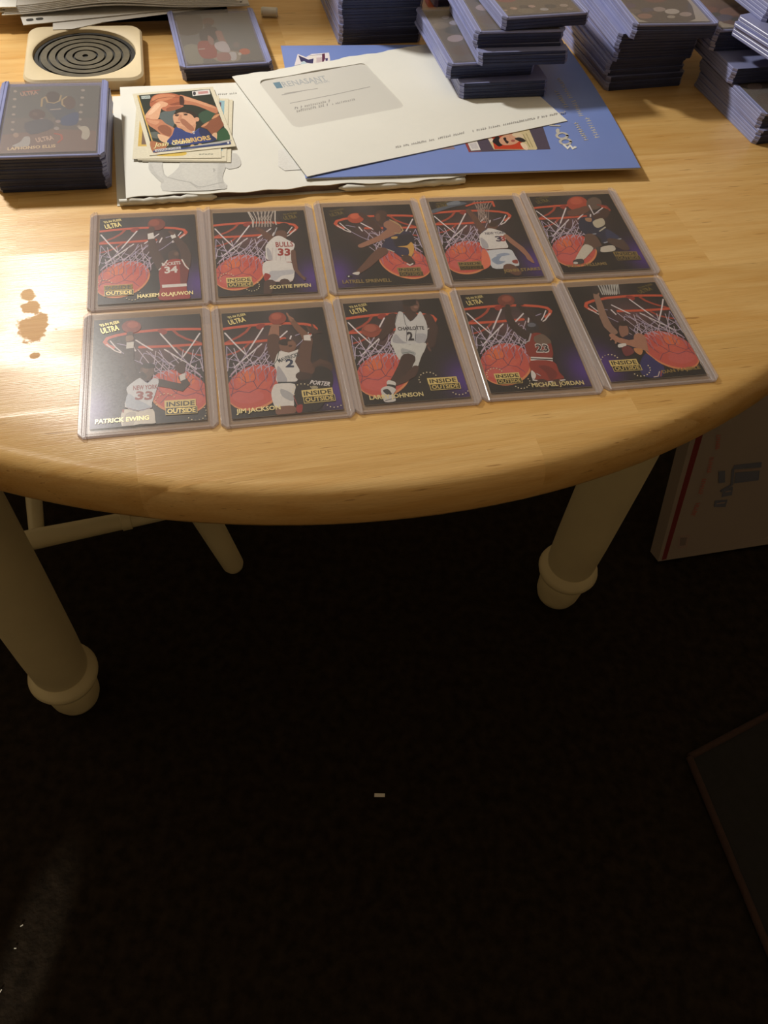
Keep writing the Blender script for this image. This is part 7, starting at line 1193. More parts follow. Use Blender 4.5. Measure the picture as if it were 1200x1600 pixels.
  ['S',[172,170,168],[109.4,11.2,.58,110.4,12.9,.58]],
  ['S',[172,170,168],[110.3,12.7,.59,111.1,12.7,.59]],
  ['S',[172,170,168],[111.2,11.1,.59,112.2,13,.59]],
  ['S',[172,170,168],[115.7,11.6,.57,116.6,13.2,.58]],
  ['S',[172,170,168],[116.1,12.3,.58,117.1,12.8,.57]],
  ['S',[172,170,168],[117.4,11.6,.58,118.6,13.7,.58]],
  ['S',[172,170,168],[117.8,12.3,.58,119.3,13.5,.58]],
  ['S',[172,170,168],[119.1,11.6,.57,120.5,14,.58]],
  ['S',[172,170,168],[120.9,11.6,.58,122.3,14.2,.58]],
  ['S',[172,170,168],[122.6,11.6,.58,123.9,13.8,.58]],
  ['S',[172,170,168],[123.6,13.4,.58,123.7,12,.58]],
  ['S',[172,170,168],[124.4,11.7,.58,125.4,13.4,.58]],
  ['S',[172,170,168],[125,12.8,.58,125.7,12.5,.58]],
  ['S',[172,170,168],[126.1,11.7,.58,127.5,14.1,.58]],
  ['S',[172,170,168],[129.6,11.7,.59,130.9,13.9,.58]],
  ['S',[172,170,168],[130.4,13,.58,131.2,13,.59]],
  ['S',[172,170,168],[131.4,11.7,.58,132.6,13.8,.58]],
  ['S',[172,170,168],[132.3,13.3,.59,132.3,11.9,.59]],
  ['S',[172,170,168],[133.2,11.8,.58,134.2,13.5,.59]],
  ['S',[172,170,168],[133.2,11.9,.59,134.2,12.1,.58]],
  ['S',[172,170,168],[134.9,11.8,.59,136.2,13.9,.59]],
  ['S',[172,170,168],[136,13.7,.59,136.4,12.8,.59]],
  ['S',[172,170,168],[136.7,11.8,.58,137.9,13.8,.59]],
  ['S',[172,170,168],[137.4,13,.58,138.3,13.1,.59]],
  ['S',[172,170,168],[138.5,11.8,.58,140,14.4,.59]],
  ['S',[172,170,168],[147.1,11.7,.62,148.2,13.7,.62]],
  ['S',[172,170,168],[150.8,11.7,.62,152.1,13.8,.62]],
  ['S',[172,170,168],[151.8,13.4,.62,152.4,12.9,.62]],
  ['S',[172,170,168],[152.7,11.7,.62,153.8,13.6,.62]],
  ['S',[172,170,168],[154.5,11.6,.62,155.7,13.6,.62]],
  ['S',[172,170,168],[155.2,12.8,.63,155.9,12.5,.63]],
  ['S',[172,170,168],[156.4,11.6,.63,157.8,14,.63]],
  ['S',[172,170,168],[156.5,11.8,.62,157.4,11.9,.62]],
  ['S',[172,170,168],[158.3,11.6,.62,159.6,13.7,.63]],
  ['S',[172,170,168],[159,12.8,.63,159.7,12.6,.62]],
  ['S',[172,170,168],[162,11.5,.63,163.5,14,.63]],
  ['S',[172,170,168],[163.9,11.5,.63,164.9,13.2,.63]],
  ['S',[172,170,168],[165.8,11.5,.63,167,13.6,.63]],
  ['S',[172,170,168],[166.3,12.3,.63,167.1,12.2,.63]],
  ['S',[172,170,168],[167.7,11.5,.63,168.6,13,.63]],
  ['S',[172,170,168],[167.9,11.8,.63,169.1,12.4,.63]],
  ['S',[172,170,168],[169.6,11.5,.63,170.9,13.6,.63]],
  ['S',[172,170,168],[170,12.2,.63,171.5,13.1,.63]],
  ['S',[172,170,168],[171.5,11.4,.63,172.5,13,.63]],
  ['S',[172,170,168],[175.3,11.4,.63,176.4,13.1,.63]],
  ['S',[172,170,168],[176.4,13.2,.63,176.6,12.1,.64]],
  ['S',[172,170,168],[177.2,11.4,.64,178.4,13.2,.64]],
  ['S',[172,170,168],[179.1,11.4,.63,180.3,13.3,.64]],
  ['S',[172,170,168],[179.6,12.2,.63,180.6,12.3,.64]],
  ['S',[172,170,168],[181,11.3,.64,182.3,13.3,.64]],
  ['S',[172,170,168],[181.7,12.4,.64,182.6,12.4,.64]],
  ['S',[172,170,168],[182.9,11.3,.64,184.3,13.5,.64]],
  ['S',[172,170,168],[183.6,12.3,.64,184.5,12.3,.64]],
  ['S',[172,170,168],[184.9,11.3,.64,186,13.1,.64]],
  ['S',[172,170,168],[186.1,13.2,.64,186.8,13,.64]],
  ['S',[172,170,168],[186.8,11.3,.64,187.9,13,.64]],
  ['S',[172,170,168],[187.6,12.6,.64,188.3,12.2,.64]],
  ['S',[172,170,168],[188.7,11.2,.64,189.9,13.2,.64]],
  ['S',[172,170,168],[189.1,11.9,.64,189.8,11.5,.64]],
  ['S',[172,170,168],[190.7,11.2,.64,192.2,13.6,.65]],
  ['S',[172,170,168],[190.8,11.4,.64,192.7,13,.64]],
  ['S',[172,170,168],[192.6,11.2,.64,193.8,13.2,.65]],
  ['S',[172,170,168],[192.9,11.6,.64,194.4,12.6,.64]],
  ['S',[172,170,168],[194.5,11.2,.65,196,13.5,.64]],
  ['S',[172,170,168],[196.5,11.2,.64,197.8,13.2,.65]],
  ['S',[172,170,168],[197.2,12.3,.65,197.9,12,.64]],
  ['S',[172,170,168],[198.4,11.1,.65,199.8,13.2,.65]],
  ['S',[172,170,168],[199.4,12.7,.65,200.6,13.1,.65]],
  ['S',[172,170,168],[200.4,11.1,.65,201.7,13.1,.65]],
  ['S',[172,170,168],[201.5,12.8,.65,202.5,13,.65]],
  ['S',[172,170,168],[202.3,11.1,.65,203.6,13,.65]],
  ['S',[172,170,168],[203.3,12.6,.65,203.4,11.3,.65]],
  ['S',[172,170,168],[204.3,11.1,.65,205.6,13,.65]],
  ['S',[172,170,168],[205.4,12.8,.65,205.7,11.8,.66]],
  ['S',[172,170,168],[208.2,11,.66,209.7,13.3,.65]],
  ['S',[172,170,168],[209.5,12.9,.65,210.4,12.9,.65]],
  ['S',[172,170,168],[212.2,11,.65,213.6,13.2,.65]],
  ['S',[172,170,168],[213.5,13,.66,213.6,11.8,.65]],
  ['S',[172,170,168],[214.1,11,.65,215.2,12.6,.65]],
  ['S',[172,170,168],[216.1,10.9,.66,217.5,13,.66]],
  ['S',[172,170,168],[216.6,11.7,.65,217.8,12.1,.65]],
  ['S',[172,170,168],[220.1,10.9,.66,221.3,12.7,.66]],
  ['S',[172,170,168],[220.5,11.6,.66,222,12.4,.66]],
  ['S',[172,170,168],[222.1,10.9,.66,223.2,12.6,.66]],
  ['S',[172,170,168],[222.2,11,.66,223.5,11.6,.66]],
  ['S',[172,170,168],[224.1,10.8,.66,225.7,13.2,.66]],
  ['S',[172,170,168],[224.8,11.9,.66,226.4,12.9,.66]],
  ['S',[172,170,168],[226.1,10.8,.66,227.4,12.9,.66]],
  ['S',[172,170,168],[226.2,11.1,.66,228.1,12.5,.66]],
  ['S',[172,170,168],[230.1,10.8,.67,231.7,13.2,.67]],
  ['S',[172,170,168],[230.7,11.7,.67,232.2,12.5,.67]],
  ['S',[172,170,168],[232.1,10.7,.67,233.5,12.9,.67]],
  ['S',[172,170,168],[233.4,12.7,.67,233,10.8,.67]],
  ['S',[172,170,168],[234.1,10.7,.66,235.7,13.1,.67]],
  ['S',[172,170,168],[235,12.1,.67,236.2,12.4,.67]]],
 'booklet': [['S',[196,192,184],[236.3,43.2,.78,240.1,44.3,.78]],
  ['S',[196,192,184],[236.8,43.9,.7,237.8,45.4,.69]],
  ['S',[196,192,184],[236.4,46.7,.79,240.3,47.7,.79]],
  ['S',[196,192,184],[238.8,47.3,.7,239.4,48.8,.71]],
  ['S',[196,192,184],[236.5,50.1,.78,240.2,50.8,.8]],
  ['S',[196,192,184],[239,50.7,.71,238,52.3,.72]],
  ['S',[196,192,184],[236.6,53.6,.78,240.4,54.4,.8]],
  ['S',[196,192,184],[238.2,54.2,.72,240.1,55.7,.72]],
  ['S',[196,192,184],[236.7,57.1,.79,240.5,58,.8]],
  ['S',[196,192,184],[237.7,57.7,.71,238.8,59.3,.72]],
  ['S',[196,192,184],[236.8,60.6,.8,240.5,61.3,.79]],
  ['S',[196,192,184],[236.8,64.1,.81,240.6,64.9,.81]],
  ['S',[196,192,184],[236.9,67.7,.81,240.7,68.4,.81]],
  ['S',[196,192,184],[238.4,68.3,.73,240.1,69.9,.73]],
  ['S',[196,192,184],[237,71.2,.82,240.8,72,.82]],
  ['S',[196,192,184],[238.7,71.9,.73,238.5,73.5,.73]],
  ['S',[196,192,184],[233.1,76.1,.7,236.9,76.8,.72]],
  ['S',[196,192,184],[236.2,76.7,.63,234.5,78.2,.64]],
  ['S',[196,192,184],[233.2,79.2,.72,237,79.9,.72]],
  ['S',[196,192,184],[235.8,79.9,.65,234.2,81.4,.64]],
  ['S',[196,192,184],[233.3,82.4,.72,237.2,83.4,.72]],
  ['S',[196,192,184],[235.6,83.1,.64,236.2,84.5,.65]],
  ['S',[196,192,184],[233.4,85.6,.71,237.2,86.6,.72]],
  ['S',[196,192,184],[236.5,86.2,.64,234.6,87.7,.64]],
  ['S',[196,192,184],[233.4,88.8,.73,237.3,89.7,.72]],
  ['S',[196,192,184],[235.5,89.5,.65,235.2,91,.65]],
  ['S',[196,192,184],[233.5,92.1,.72,237.3,92.8,.72]],
  ['S',[196,192,184],[236.2,92.7,.65,235.9,94.2,.65]],
  ['S',[196,192,184],[233.6,95.3,.73,237.6,96.5,.73]],
  ['S',[196,192,184],[233.7,98.6,.73,237.7,99.8,.73]],
  ['S',[196,192,184],[235.7,99.2,.66,237.3,100.7,.66]],
  ['S',[196,192,184],[233,104.7,.79,236.6,105.5,.78]],
  ['S',[196,192,184],[233.6,105.4,.7,234.7,107,.7]],
  ['S',[196,192,184],[232.9,108,.78,236.6,109.3,.77]],
  ['S',[196,192,184],[233.4,108.8,.7,234.4,110.3,.7]],
  ['S',[196,192,184],[232.8,111.4,.78,236.5,112.6,.79]],
  ['S',[196,192,184],[234.9,112.1,.71,235,113.7,.7]],
  ['S',[196,192,184],[232.7,114.8,.78,236.4,115.8,.8]],
  ['S',[196,192,184],[233.8,115.5,.72,234.3,117.1,.71]],
  ['S',[196,192,184],[232.6,118.2,.79,236.2,119.1,.79]],
  ['S',[196,192,184],[234.5,118.9,.71,235.5,120.5,.71]],
  ['S',[196,192,184],[232.5,121.7,.79,236.2,122.7,.79]],
  ['S',[196,192,184],[233.4,122.4,.71,234.2,124,.72]],
  ['S',[196,192,184],[232.4,125.1,.8,236.1,126.3,.81]],
  ['S',[196,192,184],[235.3,125.8,.71,235.6,127.5,.71]],
  ['S',[196,192,184],[232.3,128.6,.81,235.9,129.4,.79]],
  ['S',[196,192,184],[233.5,129.3,.72,235.9,130.9,.72]],
  ['S',[196,192,184],[232.2,132.1,.81,235.9,133.2,.8]],
  ['S',[196,192,184],[234.4,132.8,.72,233.9,134.5,.73]],
  ['S',[196,192,184],[232.1,135.6,.81,235.7,136.5,.81]],
  ['S',[196,192,184],[233.1,136.4,.72,234.4,138,.73]],
  ['S',[196,192,184],[225.8,39.7,.7,229.2,40.5,.71]],
  ['S',[196,192,184],[227.4,40.4,.62,227.3,41.7,.62]],
  ['S',[196,192,184],[225.8,42.7,.7,229.2,43.7,.71]],
  ['S',[196,192,184],[227.1,43.3,.63,228.5,44.7,.64]],
  ['S',[196,192,184],[225.7,45.7,.69,229.1,46.5,.7]],
  ['S',[196,192,184],[226.2,46.4,.64,228.4,47.7,.64]],
  ['S',[196,192,184],[225.6,48.7,.69,229.1,49.7,.7]],
  ['S',[196,192,184],[226.1,49.4,.64,226.9,50.8,.63]],
  ['S',[196,192,184],[225.5,51.8,.7,229,52.7,.7]],
  ['S',[196,192,184],[226,52.4,.65,228.5,53.8,.64]],
  ['S',[196,192,184],[225.4,54.8,.72,228.9,55.5,.72]],
  ['S',[196,192,184],[227.6,55.4,.64,227,56.9,.63]],
  ['S',[196,192,184],[225.4,57.9,.71,228.9,59,.71]],
  ['S',[196,192,184],[225.9,58.6,.64,227.4,59.9,.65]],
  ['S',[196,192,184],[225.3,61,.72,228.7,61.7,.72]],
  ['S',[196,192,184],[227.7,61.6,.65,227.4,63,.64]],
  ['S',[196,192,184],[225.2,64.1,.72,228.7,65.1,.72]],
  ['S',[196,192,184],[226.5,64.7,.66,227,66.1,.65]],
  ['S',[196,192,184],[224.7,89.9,.8,228.2,90.8,.79]],
  ['S',[196,192,184],[224.5,93.3,.8,228,94.1,.82]],
  ['S',[196,192,184],[227.2,94,.72,226,95.6,.73]],
  ['S',[196,192,184],[224.3,96.7,.81,227.9,97.8,.82]],
  ['S',[196,192,184],[227.2,97.4,.73,225.3,99.1,.73]],
  ['S',[196,192,184],[224.1,100.2,.82,227.7,101.1,.81]],
  ['S',[196,192,184],[224.8,100.9,.73,226.9,102.5,.73]],
  ['S',[196,192,184],[223.9,103.6,.81,227.5,104.5,.82]],
  ['S',[196,192,184],[224.4,104.4,.74,227.1,106,.73]],
  ['S',[196,192,184],[223.8,107.1,.82,227.4,108.2,.82]],
  ['S',[196,192,184],[223.6,110.6,.81,227.2,111.6,.83]],
  ['S',[196,192,184],[225.8,111.3,.73,226.1,113,.74]],
  ['S',[196,192,184],[223.4,114.2,.82,227.1,115.2,.83]],
  ['S',[196,192,184],[224.8,114.9,.74,224.5,116.6,.74]],
  ['S',[196,192,184],[204,62.4,1.85,211.7,61.5,1.83]],
  ['P',[196,192,184],1,[209.6,53.9,209.1,52.6,208.4,51.4,207.6,50.7,207,50.5,206.4,50.8,206.2,51.5,206.2,52.7,206.4,54,207,55.4,207.7,56.5,208.4,57.2,209.1,57.5,209.6,57.2,209.9,56.4,209.9,55.2]],
  ['S',[196,192,184],[213.9,46.8,2.21,212.6,44.7,2.23,210.6,43.2,2.18,208.2,42.8,2.18,206.2,43.4,2.18,205.1,45,2.18,205.1,47.1,2.18,206.3,49.2,2.21,208.4,50.7,2.21,210.8,51.2,2.23,212.8,50.5,2.21,213.9,48.9,2.21,213.9,46.8,2.21]],
  ['S',[196,192,184],[214,38,2.18,212.8,36,2.15,210.8,34.6,2.18,208.4,34.1,2.15,206.4,34.8,2.18,205.3,36.3,2.17,205.3,38.4,2.18,206.5,40.5,2.18,208.6,41.9,2.17,210.9,42.4,2.23,213,41.7,2.18,214.1,40.2,2.19,214,38.1,2.18]],
  ['S',[232,232,230],[207.2,33.4,2.32,208.5,28.5,2.35,211.9,32.6,2.35,212.6,28.3,2.35,215.3,30,2.35]]],
 'booklet_picture': [['P',[84,74,90],0,[128,40.6,198.8,72.4,194.5,28.4,128.4,27.1]],
  ['P',[150,70,70],0,[128.2,39.9,130.6,41.1,129.9,28.7,128.4,27.5]],
  ['S',[150,80,80],[128.5,27.5,.75,138.2,28.3,.74]],
  ['P',[222,218,216],0,[130.3,41.1,138.4,42.8,138.4,29.9,130.6,29.2]],
  ['P',[200,196,200],0,[131.1,39.1,137.2,40.2,137.2,32,132.1,31.6]],
  ['P',[206,190,150],0,[147.9,46.6,185.2,61.3,184.2,29.8,182.7,28.1,149,30]],
  ['P',[190,66,40],0,[151.5,47.8,172.4,55.3,174.8,29.3,149.7,30.5]],
  ['P',[226,206,190],1,[148.5,45.2,151.7,45.7,151.5,41.6,148.6,41]],
  ['P',[40,34,36],1,[150.7,41.6,154.4,47,157.7,47.5,158.2,37.2,154.2,33.9,152,37.4]],
  ['P',[206,156,128],1,[157.5,45.5,164,50.8,171.1,50.5,173.9,43.4,167.4,36.7,158.6,35.8,156.2,40]],
  ['P',[50,36,36],1,[160.3,45.3,162.9,46.6,162.5,42.5,163.7,40.3,161.4,37.7]],
  ['P',[160,90,80],1,[169.2,41.5,168.9,40.9,168.4,40.3,167.8,40,167.1,39.9,166.5,40.1,166,40.5,165.8,41,165.8,41.6,166.1,42.3,166.6,42.8,167.3,43.1,168,43.2,168.6,43,169,42.7,169.3,42.1]],
  ['P',[216,196,166],1,[168.7,50.6,174.4,53.8,177.8,48.8,175.5,43.3,172.1,45.5]],
  ['P',[50,44,44],1,[169.6,44.9,174.7,46.1,178,41.1,174.4,39.2,171.1,41.8]],
  ['P',[228,206,180],1,[172.4,37.9,176.7,36.3,176.2,28.7,173.2,29.1]],
  ['S',[130,120,80],[178.1,50.2,.56,178.7,32.1,.54]],
  ['S',[130,120,80],[180.9,51.5,.45,181,32,.44]]],
 'booklet_emblem': [['P',[226,220,226],0,[12.8,184.9,19.3,179.2,24.9,184.7,40.1,186.8,39.5,173.2,29.9,166.7,13.3,163.8,8,165]],
  ['P',[56,52,96],0,[13.2,182.4,21,174.7,25.6,176.8,24,167.4,14.1,171.5]],
  ['P',[60,60,100],1,[8.5,164.4,13.7,167,14.3,162.6,9.9,161.6]],
  ['P',[228,222,218],0,[22.9,181.9,29,182.2,26.7,166.8,24.8,166.8,26.2,176.8,21.1,176]],
  ['P',[200,184,190],0,[28.2,177.9,33,178.9,31.9,170,27.2,169.5]],
  ['P',[92,40,70],0,[33.8,184.6,36.3,185.5,35.5,176.7,33.7,171.1,32.1,170.6]],
  ['P',[70,60,110],0,[35.5,176.7,37.9,177.2,37.2,172.7,35.5,172.2]],
  ['S',[70,60,90],[22.9,181.9,.42,34.1,183.5,.42]],
  ['P',[190,210,222],1,[13.8,168.1,16.9,172.5,19.1,166.9,19.7,162.5,13.7,162.7]]],
 'booklet_picture2': [['P',[150,130,140],0,[104.2,32.9,117.9,37.8,118.6,32.2,110.4,32.1]]],
 'catalog': [['P',[206,206,203],1,[18.8,48.9,27.1,48.1,26.4,30.8,29.2,22,38.2,33.9,43.9,46.4,73,43.6,73.3,34.6,69.2,24.2,67.8,13.7,69.5,3.5,43.1,3.4,25,5.8,24.7,16.1,20.5,25,16.9,33.9]],
  ['P',[210,210,206],1,[43.3,37.7,62.7,37.9,60.7,16.5,46.4,15.9,39.9,23]],
  ['P',[197,197,194],1,[67.5,37.4,71.9,32.6,68,17.9,69,4.1,64.4,5.7,64.8,22.5]],
  ['P',[206,206,203],1,[73.2,45.8,81.4,47.2,83,33.7,78.8,28.6,71.6,29.4]],
  ['P',[197,197,194],1,[18.9,40.2,21.8,27,26.7,19.1,25.5,15,20.5,24.6,17.5,33.8]],
  ['S',[180,180,178],[28.6,22.4,.99,36,17.9,.99,45.1,13.6,.98,49.4,8.3,.98,52.8,7.3,.96,60,9.3,.97,67.4,11.6,.98]],
  ['S',[180,180,178],[45,13,.65,49.2,6.3,.64,51.5,6,.64]],
  ['S',[180,180,178],[62.8,29.2,1.18,63.1,27,1.51,62.5,25.3,.84]],
  ['S',[197,197,194],[26.3,37.2,.84,26.9,26.4,.83,29.2,22,.82]],
  ['S',[197,197,194],[59.9,7.2,.65,69,4.1,.65]]],
 'catalog_mark': [['P',[226,226,224],0,[112.6,48.9,117.7,50.6,127.8,21.8,113.5,21.6,109.7,27.8]]],
 'catalog_text': [['S',[190,190,186],[76,133.7,.59,76.1,135.3,.59]],
  ['S',[190,190,186],[76,133.9,.59,76.8,134.9,.59]],
  ['S',[190,190,186],[77.5,133.8,.59,77.7,135.5,.59]],
  ['S',[190,190,186],[79,133.8,.59,79.2,135.4,.59]],
  ['S',[190,190,186],[79.1,134.3,.59,79.8,134.7,.59]],
  ['S',[190,190,186],[80.6,133.8,.59,80.7,135.2,.59]],
  ['S',[190,190,186],[80.6,134.3,.59,81.3,134.4,.59]],
  ['S',[190,190,186],[82.1,133.9,.59,82.2,135.2,.59]],
  ['S',[190,190,186],[82.1,134.5,.59,82.9,135.1,.59]],
  ['S',[190,190,186],[85.2,133.9,.59,85.3,135.2,.59]],
  ['S',[190,190,186],[85.2,134,.59,85.9,134.6,.59]],
  ['S',[190,190,186],[86.7,133.9,.59,86.9,135.5,.6]],
  ['S',[190,190,186],[88.2,134,.59,88.5,136.1,.59]],
  ['S',[190,190,186],[89.8,134,.59,90,135.9,.59]],
  ['S',[190,190,186],[89.8,134.7,.59,90.6,135.3,.59]]],
 'mailing_box': [['P',[112,42,44],0,[8.8,247,19.4,249.2,14.3,2.4,5.8,1.7]],
  ['P',[150,132,128],0,[24.2,49.8,46.4,48.1,47.3,21.2,29.8,22.2]],
  ['P',[120,110,110],0,[29.2,44.5,41.8,43.4,43.1,26.5,32.4,27.3]],
  ['S',[168,110,104],[42.7,235.2,1.72,49.2,234.2,1.72]],
  ['S',[168,110,104],[43.5,235.1,1.33,43.4,232.6,1.34]],
  ['S',[168,110,104],[43.3,231.5,1.71,50,230.1,1.73]],
  ['S',[168,110,104],[47.5,230.9,1.33,47.2,228.4,1.34]],
  ['S',[168,110,104],[44,227.7,1.72,50.4,227.3,1.73]],
  ['S',[168,110,104],[48.6,227.1,1.34,47.5,224.6,1.34]],
  ['S',[168,110,104],[44.6,223.9,1.73,51,223.7,1.73]],
  ['S',[168,110,104],[45.9,223.7,1.35,48.4,220.8,1.35]],
  ['S',[168,110,104],[45.3,220.1,1.74,52.1,218.3,1.73]],
  ['S',[168,110,104],[48.9,219.6,1.35,47.3,217.2,1.35]],
  ['S',[168,110,104],[45.9,216.3,1.74,52.7,214.9,1.75]],
  ['S',[168,110,104],[47.4,216.1,1.35,49.8,213.1,1.35]],
  ['S',[168,110,104],[46.6,212.4,1.75,53.2,211.7,1.75]],
  ['S',[168,110,104],[47.1,212.4,1.35,49.8,209.4,1.37]],
  ['S',[168,110,104],[41.7,196.1,1.77,48.4,195.1,1.76]],
  ['S',[168,110,104],[47.2,195.3,1.38,46.1,192.8,1.39]],
  ['S',[168,110,104],[42.1,192,1.76,48.7,191.4,1.78]],
  ['S',[168,110,104],[46,191.4,1.39,43.8,189,1.39]],
  ['S',[168,110,104],[42.4,187.8,1.77,49.2,186.5,1.78]],
  ['S',[168,110,104],[46.1,187.3,1.39,46.2,184.6,1.4]],
  ['S',[168,110,104],[42.8,183.6,1.78,49.3,183.3,1.78]],
  ['S',[168,110,104],[47.1,183,1.38,46.1,180.4,1.39]],
  ['S',[168,110,104],[43.1,179.4,1.79,50,178,1.79]],
  ['S',[168,110,104],[43.7,179.3,1.4,47.6,176.1,1.4]],
  ['S',[168,110,104],[43.4,175.2,1.79,50.4,173.3,1.81]],
  ['S',[168,110,104],[47.1,174.7,1.4,44.6,172.3,1.41]],
  ['S',[168,110,104],[43.8,171,1.8,50.8,169.1,1.82]],
  ['S',[168,110,104],[47.3,170.5,1.41,45.7,168,1.4]],
  ['S',[168,110,104],[39.3,157.6,1.82,46.2,156.3,1.82]],
  ['S',[168,110,104],[44.5,156.8,1.4,40.3,154.7,1.42]],
  ['S',[168,110,104],[39.4,153.4,1.82,46.2,152.2,1.83]],
  ['S',[168,110,104],[43.3,152.8,1.42,45,149.7,1.43]],
  ['S',[168,110,104],[39.4,149.1,1.82,46,149,1.83]],
  ['S',[168,110,104],[42.7,148.6,1.42,44,145.6,1.42]],
  ['S',[168,110,104],[39.5,144.8,1.84,46.4,143.4,1.84]],
  ['S',[168,110,104],[44.8,144,1.42,43.6,141.3,1.43]],
  ['S',[168,110,104],[39.6,140.5,1.84,46.5,139.1,1.84]],
  ['S',[168,110,104],[43.4,139.9,1.43,40.9,137.4,1.43]],
  ['S',[168,110,104],[39.6,136.1,1.85,46.7,134.3,1.84]],
  ['S',[168,110,104],[43,135.6,1.43,40.1,133.2,1.44]],
  ['S',[168,110,104],[39.7,131.8,1.84,46.8,130,1.85]],
  ['S',[168,110,104],[44,131.1,1.44,43.9,128.3,1.45]],
  ['S',[168,110,104],[40.3,110.9,1.88,47,110.8,1.89]],
  ['S',[168,110,104],[44.8,110.2,1.47,42.7,107.6,1.47]],
  ['S',[168,110,104],[39.9,107.4,1.9,47,105.6,1.89]],
  ['S',[168,110,104],[41.2,107.2,1.46,42.2,104.1,1.48]],
  ['S',[168,110,104],[39.4,103.9,1.89,46.2,103.7,1.9]],
  ['S',[168,110,104],[39.9,103.9,1.47,41.7,100.6,1.48]],
  ['S',[168,110,104],[39,100.4,1.9,46.1,98.9,1.9]],
  ['S',[168,110,104],[41.8,100,1.47,41.1,97.2,1.48]],
  ['S',[168,110,104],[38.6,96.9,1.9,45.8,94.8,1.91]],
  ['S',[168,110,104],[43.2,96.2,1.48,44.6,93,1.49]],
  ['S',[168,110,104],[38.1,93.4,1.91,45,92.7,1.9]],
  ['S',[168,110,104],[39.6,93.1,1.48,44.2,89.4,1.49]],
  ['S',[168,110,104],[37.7,89.8,1.91,44.5,89.6,1.91]],
  ['S',[168,110,104],[42.7,89,1.49,43.6,85.9,1.49]],
  ['P',[100,106,126],0,[88.4,175.9,136.5,174.7,138.7,164.6,88.9,168]],
  ['P',[100,106,126],0,[94.5,161.2,137.7,158.8,141.7,140.1,98.6,140.6]],
  ['P',[100,106,126],0,[64.4,167.7,75.2,168,81.6,145.2,70.6,144.9]],
  ['P',[100,106,126],0,[82.2,133,98.5,134.5,101.4,117.7,83.1,116.5]],
  ['P',[100,106,126],0,[73.1,111.8,96,110.3,96.4,95.5,74.7,99.1]],
  ['S',[100,106,126],[88.9,168,4.49,95.3,139.1,4.6,79.5,129.3,4.6]],
  ['S',[150,132,128],[95.5,164,2.84,134.8,162.2,2.9]],
  ['S',[150,132,128],[87.9,126,1.68,97,126.6,1.68]],
  ['S',[150,132,128],[78.8,104.7,2.14,92,104.7,2.13]]],
}

# ------------------------------------------------------------------ the room
def structure(name, mb, mt):
    o = mb.build(name, mt); o['kind'] = 'structure'; return o
RX0, RX1, RY0, RY1, RH = -1900, 2100, -1500, 2600, 2400
b = MB(); b.box(RX0, RX1, RY0, RY1, -60, 0); structure('floor', b, M_CARPET)
b = MB(); b.box(RX0-80, RX1+80, RY0-80, RY1+80, RH, RH+60); structure('ceiling', b, M_CEIL)
b = MB(); b.box(RX0-80, RX0, RY0-80, RY1+80, -60, RH); structure('wall_left', b, M_WALL)
b = MB(); b.box(RX1, RX1+80, RY0-80, RY1+80, -60, RH); structure('wall_right', b, M_WALL)
b = MB(); b.box(RX0, RX1, RY1, RY1+80, -60, RH); structure('wall_back', b, M_WALL)
b = MB(); b.box(RX0, RX1, RY0-80, RY0, -60, RH); structure('wall_front', b, M_WALL)

# ------------------------------------------------------------------ the round table
TCX, TCY, TR = -131.0, 775.0, 533.0
table = empty('dining_table', (TCX, TCY, 0))
tag(table, 'round pine-topped dining table with cream painted legs and stacks of cards on it', 'table')
prof = [(TR-7, -30), (TR-2, -28.2), (TR, -24), (TR+.3, -15), (TR-.6, -8), (TR-3, -3.6), (TR-6.5, -1.2), (TR-11, 0)]
base = bmesh.new(); seg = 200; rings = []
for r, z in prof: rings.append([base.verts.new(((TCX + r*cos(2*pi*i/seg))*MM, (TCY + r*sin(2*pi*i/seg))*MM, (TOP+z)*MM)) for i in range(seg)])
for a, c in zip(rings[:-1], rings[1:]):
    for i in range(seg): base.faces.new((a[i], a[(i+1) % seg], c[(i+1) % seg], c[i]))
base.faces.new(rings[-1]); base.faces.new(rings[0][::-1])
gd = Vector((cos(GRAIN), sin(GRAIN), 0)); gn = Vector((-sin(GRAIN), cos(GRAIN), 0))
def cut(bm, co, no):      # keep the side the normal points to
    g = bm.verts[:] + bm.edges[:] + bm.faces[:]
    r = bmesh.ops.bisect_plane(bm, geom=g, plane_co=co, plane_no=no, clear_inner=True, dist=1e-6)
    ed = [e for e in r['geom_cut'] if isinstance(e, bmesh.types.BMEdge)]
    if ed: bmesh.ops.edgeloop_fill(bm, edges=ed)
org = Vector((83.0*MM, 306*MM, TOP*MM))       # a butt joint one can see at the near rim
c_off = (Vector((TCX, TCY, 0)) - Vector((83.0, 306, 0))).dot(gn)
rs = random.Random(11)
cuts = [-90.0]; v = 6.0
while v < c_off + TR: cuts.append(v); v += rs.uniform(52, 78)
cuts.append(c_off + TR + 60)
